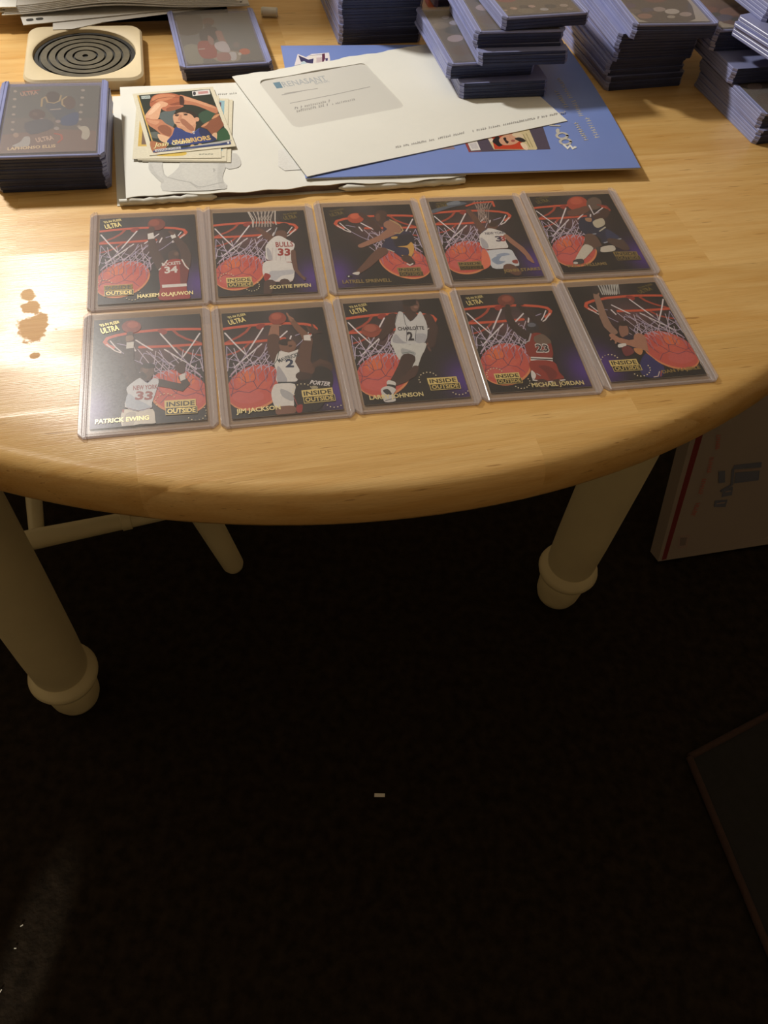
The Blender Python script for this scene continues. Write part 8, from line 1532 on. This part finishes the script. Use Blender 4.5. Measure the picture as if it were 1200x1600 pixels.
for lo, hi in zip(cuts[:-1], cuts[1:]):
    joints = [-1500.0] + sorted([0.0] if lo < 0 else [rs.uniform(-480, -60), rs.uniform(20, 330)]) + [1500.0]
    for ja, jb in zip(joints[:-1], joints[1:]):
        bm = base.copy()
        cut(bm, org + gn*lo*MM, gn)
        if bm.faces: cut(bm, org + gn*hi*MM, -gn)
        if bm.faces: cut(bm, org + gd*ja*MM, gd)
        if bm.faces: cut(bm, org + gd*jb*MM, -gd)
        if len(bm.faces) < 4: bm.free(); continue
        bmesh.ops.translate(bm, verts=bm.verts[:], vec=(-TCX*MM, -TCY*MM, 0))
        me = bpy.data.meshes.new('stave'); bm.to_mesh(me); bm.free(); me.materials.append(M_WOOD)
        me.polygons.foreach_set('use_smooth', [p.normal.z < .999 for p in me.polygons]); me.set_sharp_from_angle(angle=radians(45))
        o = link('stave', me, table); k = rs.uniform(-1, 1)
        if lo < 0: k = .7 if ja < -1000 else -.5
        o.color = (1 + .07*k - .05, 1 + .09*k - .06, 1 + .14*k - .10, 1)
base.free()
def table_leg(x, y):
    b = MB()
    b.lathe([(26, 0), (30, 3), (33, 14), (35, 40), (34, 56), (31, 62), (36, 65), (43, 71), (45, 78), (43, 85), (37, 90), (34, 93), (35.5, 100), (37, 160), (38.5, 300), (39, 440), (37, 540), (34, 580), (32, 596), (40, 602), (42, 612), (36, 622), (36, 640), (42, 645), (42, TOP-31)], x-TCX, y-TCY, 40)
    b.build('leg', M_CREAM, table, smooth=40)
for x, y in ((-398, 409), (287, 667), (134, 1142), (-548, 882)): table_leg(x, y)
b = MB()     # apron between the legs, under the top
pts = [(287-TCX, 667-TCY), (134-TCX, 1142-TCY), (-548-TCX, 882-TCY), (-398-TCX, 409-TCY)]
for (x0, y0), (x1, y1) in zip(pts, pts[1:] + pts[:1]):
    l = hypot(x1-x0, y1-y0); ux, uy = (x1-x0)/l, (y1-y0)/l; a = 46; nx, ny = -uy*9, ux*9
    p = [(x0+ux*a-nx, y0+uy*a-ny), (x1-ux*a-nx, y1-uy*a-ny), (x1-ux*a+nx, y1-uy*a+ny), (x0+ux*a+nx, y0+uy*a+ny)]
    b.prism(p, TOP-75, TOP-31)
b.build('apron', M_CREAM, table)

# ------------------------------------------------------------------ white chair pushed under the table
CX, CY = -543.0, 745.0
chair = empty('dining_chair', (CX, CY, 0), radians(23)); tag(chair, 'cream painted wooden chair with turned stretchers pushed under the table at left', 'chair')
b = MB(); b.prism(rrect(400, 420, 70, 6), 432, 466, 8); b.build('seat', M_CREAM, chair, smooth=50)
def leg_at(f, n, z): return (f*(256 - .24*z), n*(217 - .155*z), z)
for f in (1, -1):
    for n in (1, -1):
        b = MB(); zs = [0, 3, 10, 60, 150, 260, 330, 360, 372, 384, 440]; rr = [9, 13.5, 16.5, 18, 20.5, 22, 20, 16, 20, 16, 17]
        b.tube([leg_at(f, n, z) for z in zs], rr, 18); b.build('leg', M_CREAM, chair, smooth=40)
def turned(p, q, r0, r1, collars):
    p, q = Vector(p), Vector(q); b = MB(); ts = sorted(set([0, .1, .25, .4, .5, .6, .75, .9, 1] + [c + d for c in collars for d in (-.016, -.014, .014, .016)]))
    rad = []
    for t in ts:
        r = r0 + (r1 - r0)*(1 - abs(2*t-1))
        if any(abs(t - c) < .015 for c in collars): r += 2.0
        rad.append(r)
    b.tube([p + (q-p)*t for t in ts], rad, 16); return b
for n in (1, -1):
    turned(leg_at(1, n, 150), leg_at(-1, n, 150), 10, 14.5, (.23, .77)).build('side_stretcher', M_CREAM, chair, smooth=40)
turned((0, 194, 150), (0, -194, 150), 10, 13.5, (.3, .7)).build('cross_stretcher', M_CREAM, chair, smooth=40)
for k in range(7):
    y = -150 + 50*k; b = MB(); b.tube([(-180, y, 460), (-205, y*1.08, 640), (-235, y*1.16, 880)], [7, 9, 6], 12); b.build('spindle', M_CREAM, chair, smooth=40)
b = MB(); b.tube([(-228, -215, 868), (-240, -110, 900), (-244, 0, 910), (-240, 110, 900), (-228, 215, 868)], [14, 20, 22, 20, 14], 14); b.build('top_rail', M_CREAM, chair, smooth=50)

# ------------------------------------------------------------------ card holders
HW, HH, HT = 76.2, 101.6, 2.45
def octo(w, h, c):
    x, y = w/2, h/2; return [(-x+c, -y), (x-c, -y), (x, -y+c), (x, y-c), (x-c, y), (-x+c, y), (-x, y-c), (-x, -y+c)]
def mesh_of(mb, name, mats, smooth=None):
    o = mb.build(name, mats, smooth=smooth); me = o.data; bpy.data.objects.remove(o); return me
HM = {}
for kind, (mb_, mr_, mf_) in dict(clear=(M_CLEARB, M_RAIL, M_CLEAR), blue=(M_BLUECLEAR, M_BLUERAIL, M_BLUECLEAR)).items():
    b = MB(); b.prism(octo(HW-.2, HH-.2, 3), 0, .4); HM[kind, 'back_panel'] = mesh_of(b, 'back_panel', mb_)
    b = MB(); x0 = -HW/2; prf = [(0, .42), (0, 1.9), (.5, 2.4), (2.3, 2.4), (2.7, 1.95), (3.6, 1.95), (4.0, 2.2), (4.5, 2.2), (4.8, 1.8), (4.8, .42)]
    ring = lambda y, lim: [(x0 + max(px, lim), y, pz) for px, pz in prf]
    b.loft([ring(-HH/2, 2.9), ring(-HH/2+3, 0), ring(HH/2-3, 0), ring(HH/2, 2.9)]); HM[kind, 'rail'] = mesh_of(b, 'rail', mr_)
    b = MB(); prf2 = [(0, .42), (0, 1.3), (.5, 1.8), (1.7, 1.8), (2.1, 1.3), (2.1, .42)]
    b.loft([[(x, -HH/2 + py, pz) for py, pz in prf2] for x in (-HW/2+4.9, HW/2-4.9)]); HM[kind, 'bottom_seam'] = mesh_of(b, 'bottom_seam', mr_)
    b = MB(); b.box(-HW/2+4.9, HW/2-4.9, -HH/2+2.2, HH/2-.4, 1.45, 1.75); HM[kind, 'front_panel'] = mesh_of(b, 'front_panel', mf_)
b = MB(); o8 = octo(HW, HH, 3); i8 = inset(o8, .28)
b.loft([[(x, y, 0) for x, y in i8], [(x, y, .45) for x, y in o8], [(x, y, HT-.5) for x, y in o8], [(x, y, HT-.05) for x, y in i8]])
b.m = [1 if abs(sum(b.v[i][1] for i in f)/len(f)) > HH/2 - .8 else 0 for f in b.f]
HM['shut'] = mesh_of(b, 'card_holder', [M_BLUERAIL, M_ENDSHADE])

def holder(kind, x, y, z, yaw, label, group=None):
    h = empty('card_holder', (x, y, z), yaw); tag(h, label, 'card holder', group)
    link('back_panel', HM[kind, 'back_panel'], h); link('rail', HM[kind, 'rail'], h); link('rail', HM[kind, 'rail'], h, rz=pi)
    link('bottom_seam', HM[kind, 'bottom_seam'], h); link('front_panel', HM[kind, 'front_panel'], h); return h

def hoop_shade(mir):
    def f(x, y):
        if mir: x = -x
        b = [20.0, 19, 17]
        g = math.exp(-((x-31)**2/(2*9**2) + (y+30)**2/(2*14**2))); b = [b[0]+58*g, b[1]+26*g, b[2]+118*g]
        k = math.exp(-((x - 4 - (44-y)*-.1)**2/(2*9**2)))*max(0, min(1, (y-8)/40)); b = [b[0]+52*k, b[1]+46*k, b[2]+50*k]
        r = math.exp(-((x+6)**2/(2*17**2) + (y-12)**2/(2*11**2))); return (b[0]+70*r, b[1]+40*r, b[2]+46*r)
    return f
def card(x, y, z, yaw, label, art, hoop=None, group=None, **kw):
    p = Print()
    if hoop is not None:
        p.slab(63.5, 88.9, .34, shade=hoop_shade(hoop), nx=26, ny=36); p.draw(ART['BG'], mirror=hoop)
    else: p.slab(63.5, 88.9, .34, **kw)
    p.draw(art); o = p.build('trading_card', PRM); o.location = (x*MM, y*MM, z*MM); o.rotation_euler = (0, 0, yaw)
    tag(o, label, 'trading card', group); return o

ROW = [  # art, x, y, yaw, what the card shows, mirrored hoop
    ('a1', -173.6, 429.3, 0.2783, 'a player in red number 34 seen from behind', 'far row, leftmost', False),
    ('a2', -101.4, 449.4, 0.2567, 'a dunking player in white number 33', 'far row, second from left', False),
    ('a3', -27.1, 471.5, 0.2552, 'a driving player in navy and gold', 'far row, middle', True),
    ('a4', 47.7, 493.1, 0.2489, 'a player in white reaching into a net', 'far row, fourth from left', False),
    ('a5', 122.2, 514.9, 0.2625, 'a leaping player in a dark uniform with white socks', 'far row, rightmost', False),
    ('b1', -147.1, 329.4, 0.2707, 'a raised-arm player in white number 33 facing front', 'near row, leftmost', True),
    ('b2', -72.7, 348.9, 0.2778, 'a guarded shooter in white number 2', 'near row, second from left', False),
    ('b3', 0.5, 371.0, 0.2669, 'a dribbling player in white pinstripes number 2', 'near row, middle', False),
    ('b4', 74.7, 392.4, 0.2492, 'a player in red number 23', 'near row, fourth from left', False),
    ('b5', 147.3, 414.1, 0.2688, 'a player in purple reaching up to the rim', 'near row, rightmost', True),
]
for (key, x, y, yaw, what, where, mir) in ROW:
    holder('clear', x, y, TOP, yaw, 'clear rigid card holder of the %s' % where, 'clear holders laid out in two rows')
    card(x, y + (0.0), TOP + .75, yaw, 'black card of %s, %s' % (what, where), ART[key], hoop=mir, group='basketball cards laid out in two rows')

ORD = ['topmost', 'second', 'third', 'fourth', 'fifth', 'sixth', 'seventh', 'eighth', 'ninth', 'tenth', 'eleventh', 'twelfth', 'thirteenth', 'fourteenth', 'fifteenth', 'sixteenth', 'seventeenth', 'eighteenth', 'nineteenth', 'twentieth']
def ordinal(k):
    if k < 20: return ORD[k]
    t = {2: 'twenty', 3: 'thirty'}[(k+1)//10]; u = (k+1) % 10
    return t[:-1] + 'ieth' if u == 0 else t + '-' + ['first', 'second', 'third', 'fourth', 'fifth', 'sixth', 'seventh', 'eighth', 'ninth'][u-1]
def stack(where, group, bundles, tops):
    """bundles: (count, front-left x, y, yaw in degrees), bottom to top; tops: bundle index -> (art key, what, ground colour)"""
    z = bundles[0][4] if len(bundles[0]) > 4 else 0.0
    total = sum(bb[0] for bb in bundles); i = 0; rj = random.Random(total*7 + len(where))
    for bi, bb in enumerate(bundles):
        n, fx, fy, yd = bb[:4]
        for k in range(n):
            ya = radians(yd + rj.uniform(-.7, .7)); c, s_ = cos(ya), sin(ya); jx, jy = rj.uniform(-.7, .7), rj.uniform(-.7, .7)
            x = fx + jx + HW/2*c - HH/2*s_; y = fy + jy + HW/2*s_ + HH/2*c; pos = total - 1 - i
            if pos == 0: lb = 'blue-tinted card holder on top of %s' % where
            else: lb = '%s blue-tinted card holder from the top of %s' % (ordinal(pos), where)
            if k == n-1 and bi in tops:
                key, what, kw = tops[bi]
                holder('blue', x, y, TOP + z, ya, lb, group)
                card(x, y, TOP + z + .75, ya, what, ART[key], **kw)
            else:
                o = link('card_holder', HM['shut'], None, (x, y, TOP + z), ya); tag(o, lb, 'card holder', group)
            z += HT; i += 1
def FL(cx, cy, yaw): return (cx - HW/2*cos(yaw) + HH/2*sin(yaw), cy - HW/2*sin(yaw) - HH/2*cos(yaw))
fx, fy = FL(-269.1, 538.9, .263)
stack('the stack at the left edge', 'card holders in the left stack', [(11, fx, fy, 15.1)], {0: ('stackL', 'grey-brown basketball card with tan lettering on the left stack', dict(top=(112, 104, 94)))})
fx, fy = FL(-189.0, 719.6, .356)
stack('the low stack beside the coaster', 'card holders in the low stack', [(5, fx, fy, 20.4)], {0: ('ldr', 'grey basketball card with red and white players on the low stack', dict(top=(100, 102, 94)))})
stack('the tall stack behind the window envelope', 'card holders in the stack behind the envelope', [(9, -88.5, 753, 18.6), (9, -89.5, 754, 18.2), (9, -88, 753.5, 19), (9, -87, 753, 18.4)], {})
stack('the stepped stack standing on the envelope', 'card holders in the stepped stack on the envelope', [(5, 22, 665, 17.5, 9.2), (5, 10, 670, 19), (4, 33.3, 672, 16.6), (5, 28, 680, 17.5), (4, 48, 686, 22)],
      {1: ('ledge', 'dim basketball card showing at the second step of the stepped stack', dict(top=(96, 84, 70))), 3: ('ledge', 'dim basketball card showing at the fourth step of the stepped stack', dict(top=(96, 84, 70))), 4: ('topC', 'brown crowd-scene basketball card on top of the stepped stack', dict(top=(110, 92, 66)))})
stack('the stack right of the blue booklet', 'card holders in the stack right of the booklet', [(5, 149.5, 726, 21), (5, 146, 727, 20), (5, 150, 727, 19), (5, 147, 722, 18), (5, 155, 712.5, 16)], {4: ('topD', 'white-bordered basketball card on the stack right of the booklet', dict(top=(206, 196, 178)))})
stack('the stack at the right edge', 'card holders in the stack at the right edge', [(5, 270, 664, 22), (5, 267, 668, 21), (5, 246, 711, 20), (7, 229.5, 739, 19), (6, 293, 648, 33), (5, 258, 724, 24)],
      {1: ('ledge', 'dim red-marked basketball card on a step of the right edge stack', dict(top=(96, 84, 70))), 3: ('topF', 'cream-bordered basketball card showing between the two right stacks', dict(top=(206, 192, 164)))})
stack('the stack half hidden behind the stepped stack', 'card holders in the half hidden stack', [(10, -8, 850, 20, .4)], {})
p = Print(); p.slab(63.5, 88.9, .34, top=(196, 96, 50)); p.draw([['P', (150, 60, 34), 1, [-28, -40, 10, -42, 24, -10, -10, 0]], ['P', (220, 150, 100), 1, [-30, 4, -12, 0, -8, 20, -26, 30]]])
o = p.build('trading_card', PRM); o.location = (10*MM, 880*MM, (TOP+.02)*MM); o.rotation_euler = (0, 0, .3); tag(o, 'orange trading card lying under the half hidden stack', 'trading card')

# ------------------------------------------------------------------ loose cards on the catalog
def frame_card(y0, y1, frame, pic): return [['P', frame, 0, [-28.5, y0, 28.5, y0, 28.5, y1, -28.5, y1]], ['P', pic, 0, [-26, y0+2.5, 26, y0+2.5, 26, y1-2.5, -26, y1-2.5]]]
WB = dict(top=(226, 220, 198), edge=(206, 200, 180))
bits = lambda x, y, n, c: [['S', c, [x + 2.1*k, y, .9, x + 2.1*k + 1.1, y + .3*(k % 2), .9]] for k in range(n)]
card(-181, 577.5, TOP+6.7, .187, 'white-bordered trading card, bottom of the loose pile on the catalog', frame_card(-30, 41, (206, 190, 160), (120, 96, 80)) + bits(12, -40, 5, (150, 146, 130)), **WB)
card(-184.2, 577.6, TOP+7.1, .187, 'trading card with pale blue frame and purple picture in the loose pile', frame_card(-31, 41, (150, 190, 204), (106, 84, 104)) + [['P', (170, 140, 150), 1, [-25, -18, -18, -18, -18, -2, -25, 4]], ['P', (206, 190, 196), 0, [-25.8, -20, -14, -20, -14, -16, -25.8, -16]]] + bits(14, -39, 8, (140, 140, 128)), **WB)
card(-190.2, 578.6, TOP+7.5, .232, 'white-bordered trading card with a yellow patch, second in the loose pile', frame_card(-28, 41, (214, 180, 90), (120, 96, 80)) + [['P', (222, 190, 84), 1, [-14, -41, 4, -41, 6, -36, -6, -33, -16, -35]]] + bits(16, -39.5, 5, (110, 116, 104)), **WB)
card(-188.5, 587.6, TOP+7.95, .408, 'white-bordered card of a shooter in a blue jersey, topmost of the loose pile', ART['loose'], **WB)

# ------------------------------------------------------------------ coaster
co = empty('coaster', (-290, 669.5, TOP), radians(16.6)); tag(co, 'square light wooden coaster with a dark ringed round hollow', 'coaster')
n = 96
def sq(a, hs, r):       # rounded square sampled by angle
    c, s_ = cos(a), sin(a); q = hs - r; t = hs/max(abs(c), abs(s_)); x, y = c*t, s_*t
    if abs(x) > q and abs(y) > q:
        cx, cy = math.copysign(q, x), math.copysign(q, y); bq = c*cx + s_*cy; dq = cx*cx + cy*cy - r*r; t = bq + math.sqrt(max(0, bq*bq - dq)); x, y = c*t, s_*t
    return x, y
A_ = [2*pi*i/n for i in range(n)]; b = MB()
b.loft([[(*sq(a, 45, 9), 0) for a in A_], [(*sq(a, 46.5, 11), 1.5) for a in A_], [(*sq(a, 46.5, 11), 8.4) for a in A_], [(*sq(a, 45, 10.5), 10) for a in A_],
        [(42*cos(a), 42*sin(a), 10) for a in A_], [(41*cos(a), 41*sin(a), 9.2) for a in A_], [(40.5*cos(a), 40.5*sin(a), 5.2) for a in A_]])
b.build('block', M_COASTER, co, smooth=40)
b = MB(); pr_ = [(40.3, 5.4), (38.6, 5.4)]; mats_ = []
rr = [40.3]
def ringstrip(r0, z0, r1, z1, mat): b.add([(r0*cos(a), r0*sin(a), z0) for a in A_] + [(r1*cos(a), r1*sin(a), z1) for a in A_], [(i, (i+1) % n, n + (i+1) % n, n + i) for i in range(n)], mat)
edges = [40.3]
for g in (36.5, 29.6, 23.0, 16.2, 9.4): edges += [g + .9, g - .9]
edges.append(2.4); z = 6.8
for i, (r0, r1) in enumerate(zip(edges[:-1], edges[1:])):
    if i % 2 == 0: ringstrip(r0, 6.8, r1, 6.8, 1 if i == 0 else 0)
    else: ringstrip(r0, 6.8, r0-.1, 5.4, 1); ringstrip(r0-.1, 5.4, r1+.1, 5.4, 1); ringstrip(r1+.1, 5.4, r1, 6.8, 1)
ringstrip(2.4, 6.8, 2.2, 5.5, 1); b.add([(2.2*cos(a), 2.2*sin(a), 5.5) for a in A_], [tuple(range(n))], 1); ringstrip(40.3, 6.8, 40.3, 5.3, 1)
b.build('ringed_hollow', [M_SLATE, M_SOOT], co)

# ------------------------------------------------------------------ paper things
def sheet(w_, h_, t, zf, nx=1, ny=1, edge=None, x0=0.0, y0=0.0):
    b = MB(); top = []; bot = []
    for j in range(ny+1):
        for i in range(nx+1):
            x, y = x0 + w_*i/nx, y0 + h_*j/ny
            if edge: x, y = edge(x, y)
            z = zf(x, y); top.append((x, y, z + t)); bot.append((x, y, z))
    k = len(top); fs = []; W1 = nx+1
    for j in range(ny):
        for i in range(nx):
            a = j*W1 + i; fs.append((a, a+1, a+1+W1, a+W1)); fs.append((k+a+W1, k+a+1+W1, k+a+1, k+a))
    for i in range(nx): fs.append((i+1, i, k+i, k+i+1)); q = ny*W1 + i; fs.append((q, q+1, k+q+1, k+q))
    for j in range(ny): a = j*W1; fs.append((a, a+W1, k+a+W1, k+a)); q = j*W1 + nx; fs.append((q+W1, q, k+q, k+q+W1))
    b.add(top + bot, fs); return b
def ink(name, key, parent, zf, mats=(M_EDGE, M_INK, M_INK), step=.003):
    p = Print(zf=zf, step=step); p.draw(ART[key]); return p.build(name, list(mats), parent)

cat_ = empty('mail_order_catalog', (-203, 483, TOP), radians(17.7)); tag(cat_, 'white-wrapped catalog with a grey print of a bare midriff, under the loose cards', 'catalog')
sheet(250, 149, .5, lambda x, y: .02, 1, 1, x0=-7).build('back_cover', M_PAPER, cat_)
b = MB(); b.box(2, 244, 2.5, 149, .6, 5.4); b.build('pages', M_PAGES, cat_)
wav = lambda x, y: (x, y + (1.4*sin(x*.055) + .8*sin(x*.21) if y < 1 else 0))
sheet(247, 152, .5, lambda x, y: 5.6 + (.25*sin(x*.09)*max(0, 1 - y/30)), 60, 10, wav).build('front_cover', M_PAPER, cat_, smooth=40)
for nm, key in (('cover_picture', 'catalog'), ('cover_mark', 'catalog_mark'), ('cover_lettering', 'catalog_text')): ink(nm, key, cat_, lambda x, y: 6.42)
for a, e in ((-5, 62), (150, 246)):
    b = MB(); k = 16; rsd = random.Random(int(a+9)); pts = []; rad = []
    for i in range(k+1): pts.append((a + (e-a)*i/k, 1.0 + rsd.uniform(-.7, .7) - 1.2*sin(i*pi/k), 2.9 + rsd.uniform(-.3, .3))); rad.append(2.4 + rsd.uniform(-.4, .2) if 0 < i < k else (2.2 if (a < 0) == (i == 0) else .6))
    b.tube(pts, rad, 10); b.build('wrapper_fold', M_PAPER, cat_, smooth=60)

def lerp_s(u, a, c): t = min(1, max(0, (u-a)/(c-a))); return t*t*(3-2*t)
book = empty('booklet', (-84.5, 529.5, TOP + 6.5), radians(14.8)); tag(book, 'blue printed booklet with small card pictures, under the window envelope', 'booklet')
bulge = lambda x, y: (x + (3*sin(y/200*pi) if x > 256 else 0), y)
sheet(259, 200, 1.1, lambda x, y: 0, 40, 10, bulge).build('pages', M_GREYP, book, smooth=40)
sheet(259.6, 200.4, .5, lambda x, y: 1.12, 40, 10, bulge, -.3, -.3).build('cover', M_BLUEP, book, smooth=40)
for nm, key in (('cover_lettering', 'booklet'), ('cover_picture', 'booklet_picture'), ('cover_picture', 'booklet_picture2'), ('cover_emblem', 'booklet_emblem')):
    ink(nm, key, book, lambda x, y: 1.66)

ea = radians(32.1); env = empty('window_envelope', (-83.6, 529.5, TOP + 8.2), ea); tag(env, 'opened white window envelope lying across the blue booklet and the catalog', 'envelope')
ez = lambda x, y: .05 + .5*math.exp(-((x-20)/60)**2 - ((y-10)/50)**2)      # one corner lifts a little
tear = lambda x, y: (x, y + (.9*sin(x*.13) + .6*sin(x*.31 + 1) if y > 152 else 0))
sheet(230, 153, .25, lambda x, y: ez(x, y), 76, 20, tear).build('back_panel', M_PAPER, env, smooth=40)
WX0, WX1, WY0, WY1 = 17.0, 114.0, 63.0, 139.5
inner = [(x, y) for x, y in rrect(WX1-WX0, WY1-WY0, 6, 4, (WX0+WX1)/2, (WY0+WY1)/2)]
# denser outline so that the panel follows the bend
dense = []
for i in range(len(inner)):
    p, q = inner[i-1], inner[i]; k = max(1, int(hypot(q[0]-p[0], q[1]-p[1])/4))
    for j in range(k): dense.append((p[0] + (q[0]-p[0])*j/k, p[1] + (q[1]-p[1])*j/k))
ccx, ccy = (WX0+WX1)/2, (WY0+WY1)/2
def to_edge(x, y):
    dx, dy = x-ccx, y-ccy; t = 1e9
    if dx > 1e-6: t = min(t, (230-ccx)/dx)
    if dx < -1e-6: t = min(t, -ccx/dx)
    if dy > 1e-6: t = min(t, (153-ccy)/dy)
    if dy < -1e-6: t = min(t, -ccy/dy)
    return ccx + dx*t, ccy + dy*t
outer = [to_edge(*p) for p in dense]
for cxy in ((0, 0), (230, 0), (230, 153), (0, 153)):      # keep the four corners sharp
    i = min(range(len(outer)), key=lambda i: hypot(outer[i][0]-cxy[0], outer[i][1]-cxy[1])); outer[i] = cxy
b = MB(); rings = []
lip = lambda x, y: (.55 + .35*sin(x*.11) if y > WY1-3 else .1)
rings.append([(x, y, ez(x, y) + .3) for x, y in dense])
rings.append([(x, y, ez(x, y) + .55 + lip(x, y)) for x, y in dense])
for k in range(1, 13):
    f = k/12; rg = []
    for p, q in zip(dense, outer):
        x, y = p[0] + (q[0]-p[0])*f, p[1] + (q[1]-p[1])*f; x, y = tear(x, y)
        rg.append((x, y, ez(x, y) + .55 + lip(*p)*(1-f)**2))
    rings.append(rg)
rings.append([(x, y, z-.25) for x, y, z in rings[-1]])
b.loft(rings, cap=False); b.build('front_panel', M_PAPER, env, smooth=40)
sheet(WX1-WX0+4, WY1-WY0+4, .06, lambda x, y: ez(x, y) + .30, 30, 20, None, WX0-2, WY0-2).build('window_film', M_FILM, env, smooth=40)
ink('printed_text', 'envelope', env, lambda x, y: ez(x, y) + (.40 if WX0 < x < WX1 and WY0 < y < WY1 else .66), step=.0008)

# mail at the back left
def letter(name, label, x, y, z, yaw, w_, h_, t, mt, zf=lambda x, y: 0.0, edge=None, nx=30, ny=6):
    o = empty(name, (x, y, TOP + z), radians(yaw)); tag(o, label, 'mail'); sheet(w_, h_, t, zf, nx, ny, edge).build('sheet', mt, o, smooth=40); return o
slant = lambda x, y: (x, y + (0 if y > 1 else (max(0, (x-16)*.41) if x < 40 else 10 + (x-40)*.21)))
letter('envelope', 'grey-white envelope with a slanting flap edge, touching the coaster', -326, 699, 10.1, 19, 150, 62, .5, M_GREYP, edge=slant)
e2 = letter('envelope', 'white envelope corner with two small dark marks, beside the coaster', -351, 699, 11.0, 28, 150, 58, .5, M_GREYP)
p = Print(); p.z = .55
for x in (4, 12): p.draw([['P', (60, 58, 54), 1, [x, 6, x+5, 6, x+5, 10, x, 10]]])
p.build('marks', [M_EDGE, M_INK, M_INK], e2)
arch = lambda x, y: 6.4*math.exp(-((x-88)/50)**2)
pile = empty('mail_pile', (-372, 708, TOP + 12.5), radians(20.2)); tag(pile, 'loose pile of white letters arching at the back left edge', 'mail')
for k, (dx, dy, dz) in enumerate(((0, 0, 0), (2, 1.2, .8), (-2, 2.5, 1.6), (3, 3.6, 2.4), (1, 4.6, 3.2), (4, 6, 4.0))):
    sheet(211 - 3*k, 58 - 3*k, .7, lambda x, y, dz=dz: arch(x, y)*(.9 if k else .75) + dz, 40, 4, None, dx, dy).build('sheet', M_GREYP, pile, smooth=40)
letter('envelope', 'bright white envelope corner at the top left corner of the picture', -447, 688.5, 17.6, 17, 90, 40, .6, M_PAPER)
b = MB(); b.tube([(0, 0, 4.2), (2, 0, 4.2), (2.5, 0, 4.2), (13, 0, 4.2), (13.5, 0, 4.2), (15, 0, 4.2)], [3.2, 4.1, 3.8, 3.8, 4.1, 3.4], 20)
o = b.build('plastic_cap', M_WHITEPL, smooth=40, loc=(-166, 792, TOP), rz=.15); tag(o, 'small white plastic cap lying on the table behind the low stack', 'cap')

tb = empty('added_shade_box', (-475, 797, TOP), radians(15.5)); tag(tb, 'unseen tall white box added behind the mail pile to shade the table', 'box')  # out-of-view box put in to cast shade over the back left
b = MB(); b.box(0, 165, 0, 90, 0, 288); b.build('carton', M_BOX, tb)
b = MB(); b.box(-2, 167, -2, 92, 288.2, 318); b.build('lid', M_BOX, tb)

# ------------------------------------------------------------------ floor things
bxo = empty('mailing_box', (0, 0, 0)); tag(bxo, 'flat white mailing box with a red stripe leaning on the carpet at right', 'box')
U_ = Vector((.95320863, .30231327, 0)); V_ = Vector((-.0948257, .29899008, .94953305)); V_.normalize(); W_ = U_.cross(V_)      # W_ points out of the front face
mt_ = Matrix.Identity(4); A0 = Vector((456.9564, 746.9426, TOP-742))
for i in range(3): mt_[i][0], mt_[i][1], mt_[i][2], mt_[i][3] = U_[i], V_[i], W_[i], A0[i]*MM
bxo.matrix_world = mt_
b = MB(); b.box(0, 320, 0, 300, -26, 0); b.build('carton', M_BOXF, bxo)
b = MB(); b.box(0, 320, 0, 14, .05, .5); b.box(0, 14, 14, 300, .05, .5); b.build('folded_edge', M_BOXF, bxo)
ink('printed_face', 'mailing_box', bxo, lambda x, y: .55)
mt2 = empty('floor_mat', (0, 0, 0)); tag(mt2, 'dark floor mat with a reddish brown bound edge at the right', 'mat')
P_ = Vector((468, 422)); d1 = Vector((69.4, -237.7)).normalized(); d2 = Vector((76, 46.6)).normalized()
q = [P_, P_ + d1*520, P_ + d1*520 + d2*700, P_ + d2*700]
b = MB(); b.prism([(v.x, v.y) for v in q], .5, 7, 1.5); b.build('pad', M_MAT, mt2)
for a, c in ((q[0], q[1]), (q[0], q[3]), (q[1], q[2]), (q[3], q[2])):
    b = MB(); b.tube([(a.x, a.y, 5.2), (c.x, c.y, 5.2)], [5, 5], 10); b.build('binding', M_BIND, mt2, smooth=50)
b = MB(); b.prism([(-7, -2.6), (7, -2.0), (7, 2.6), (-7, 2.2)], 0, .5); o = b.build('paper_scrap', M_PAPER, loc=(38.3, 320.8, 1.2), rz=.06); tag(o, 'tiny white paper scrap alone on the dark carpet', 'scrap')
for (x, y, r, l, lbl) in ((-372, 120, .7, 3.2, 'pale speck of lint on the carpet, farthest of the three'), (-371, 96, .1, 2.6, 'pale speck of lint on the carpet, middle of the three'), (-372, 52, 1.2, 4.5, 'long pale lint thread on the carpet, nearest of the three')):
    b = MB(); b.box(-l/2, l/2, -.5, .5, 0, .5); o = b.build('lint_thread', M_PAPER, loc=(x, y, 1.2), rz=r); tag(o, lbl, 'lint', 'lint specks on the carpet')
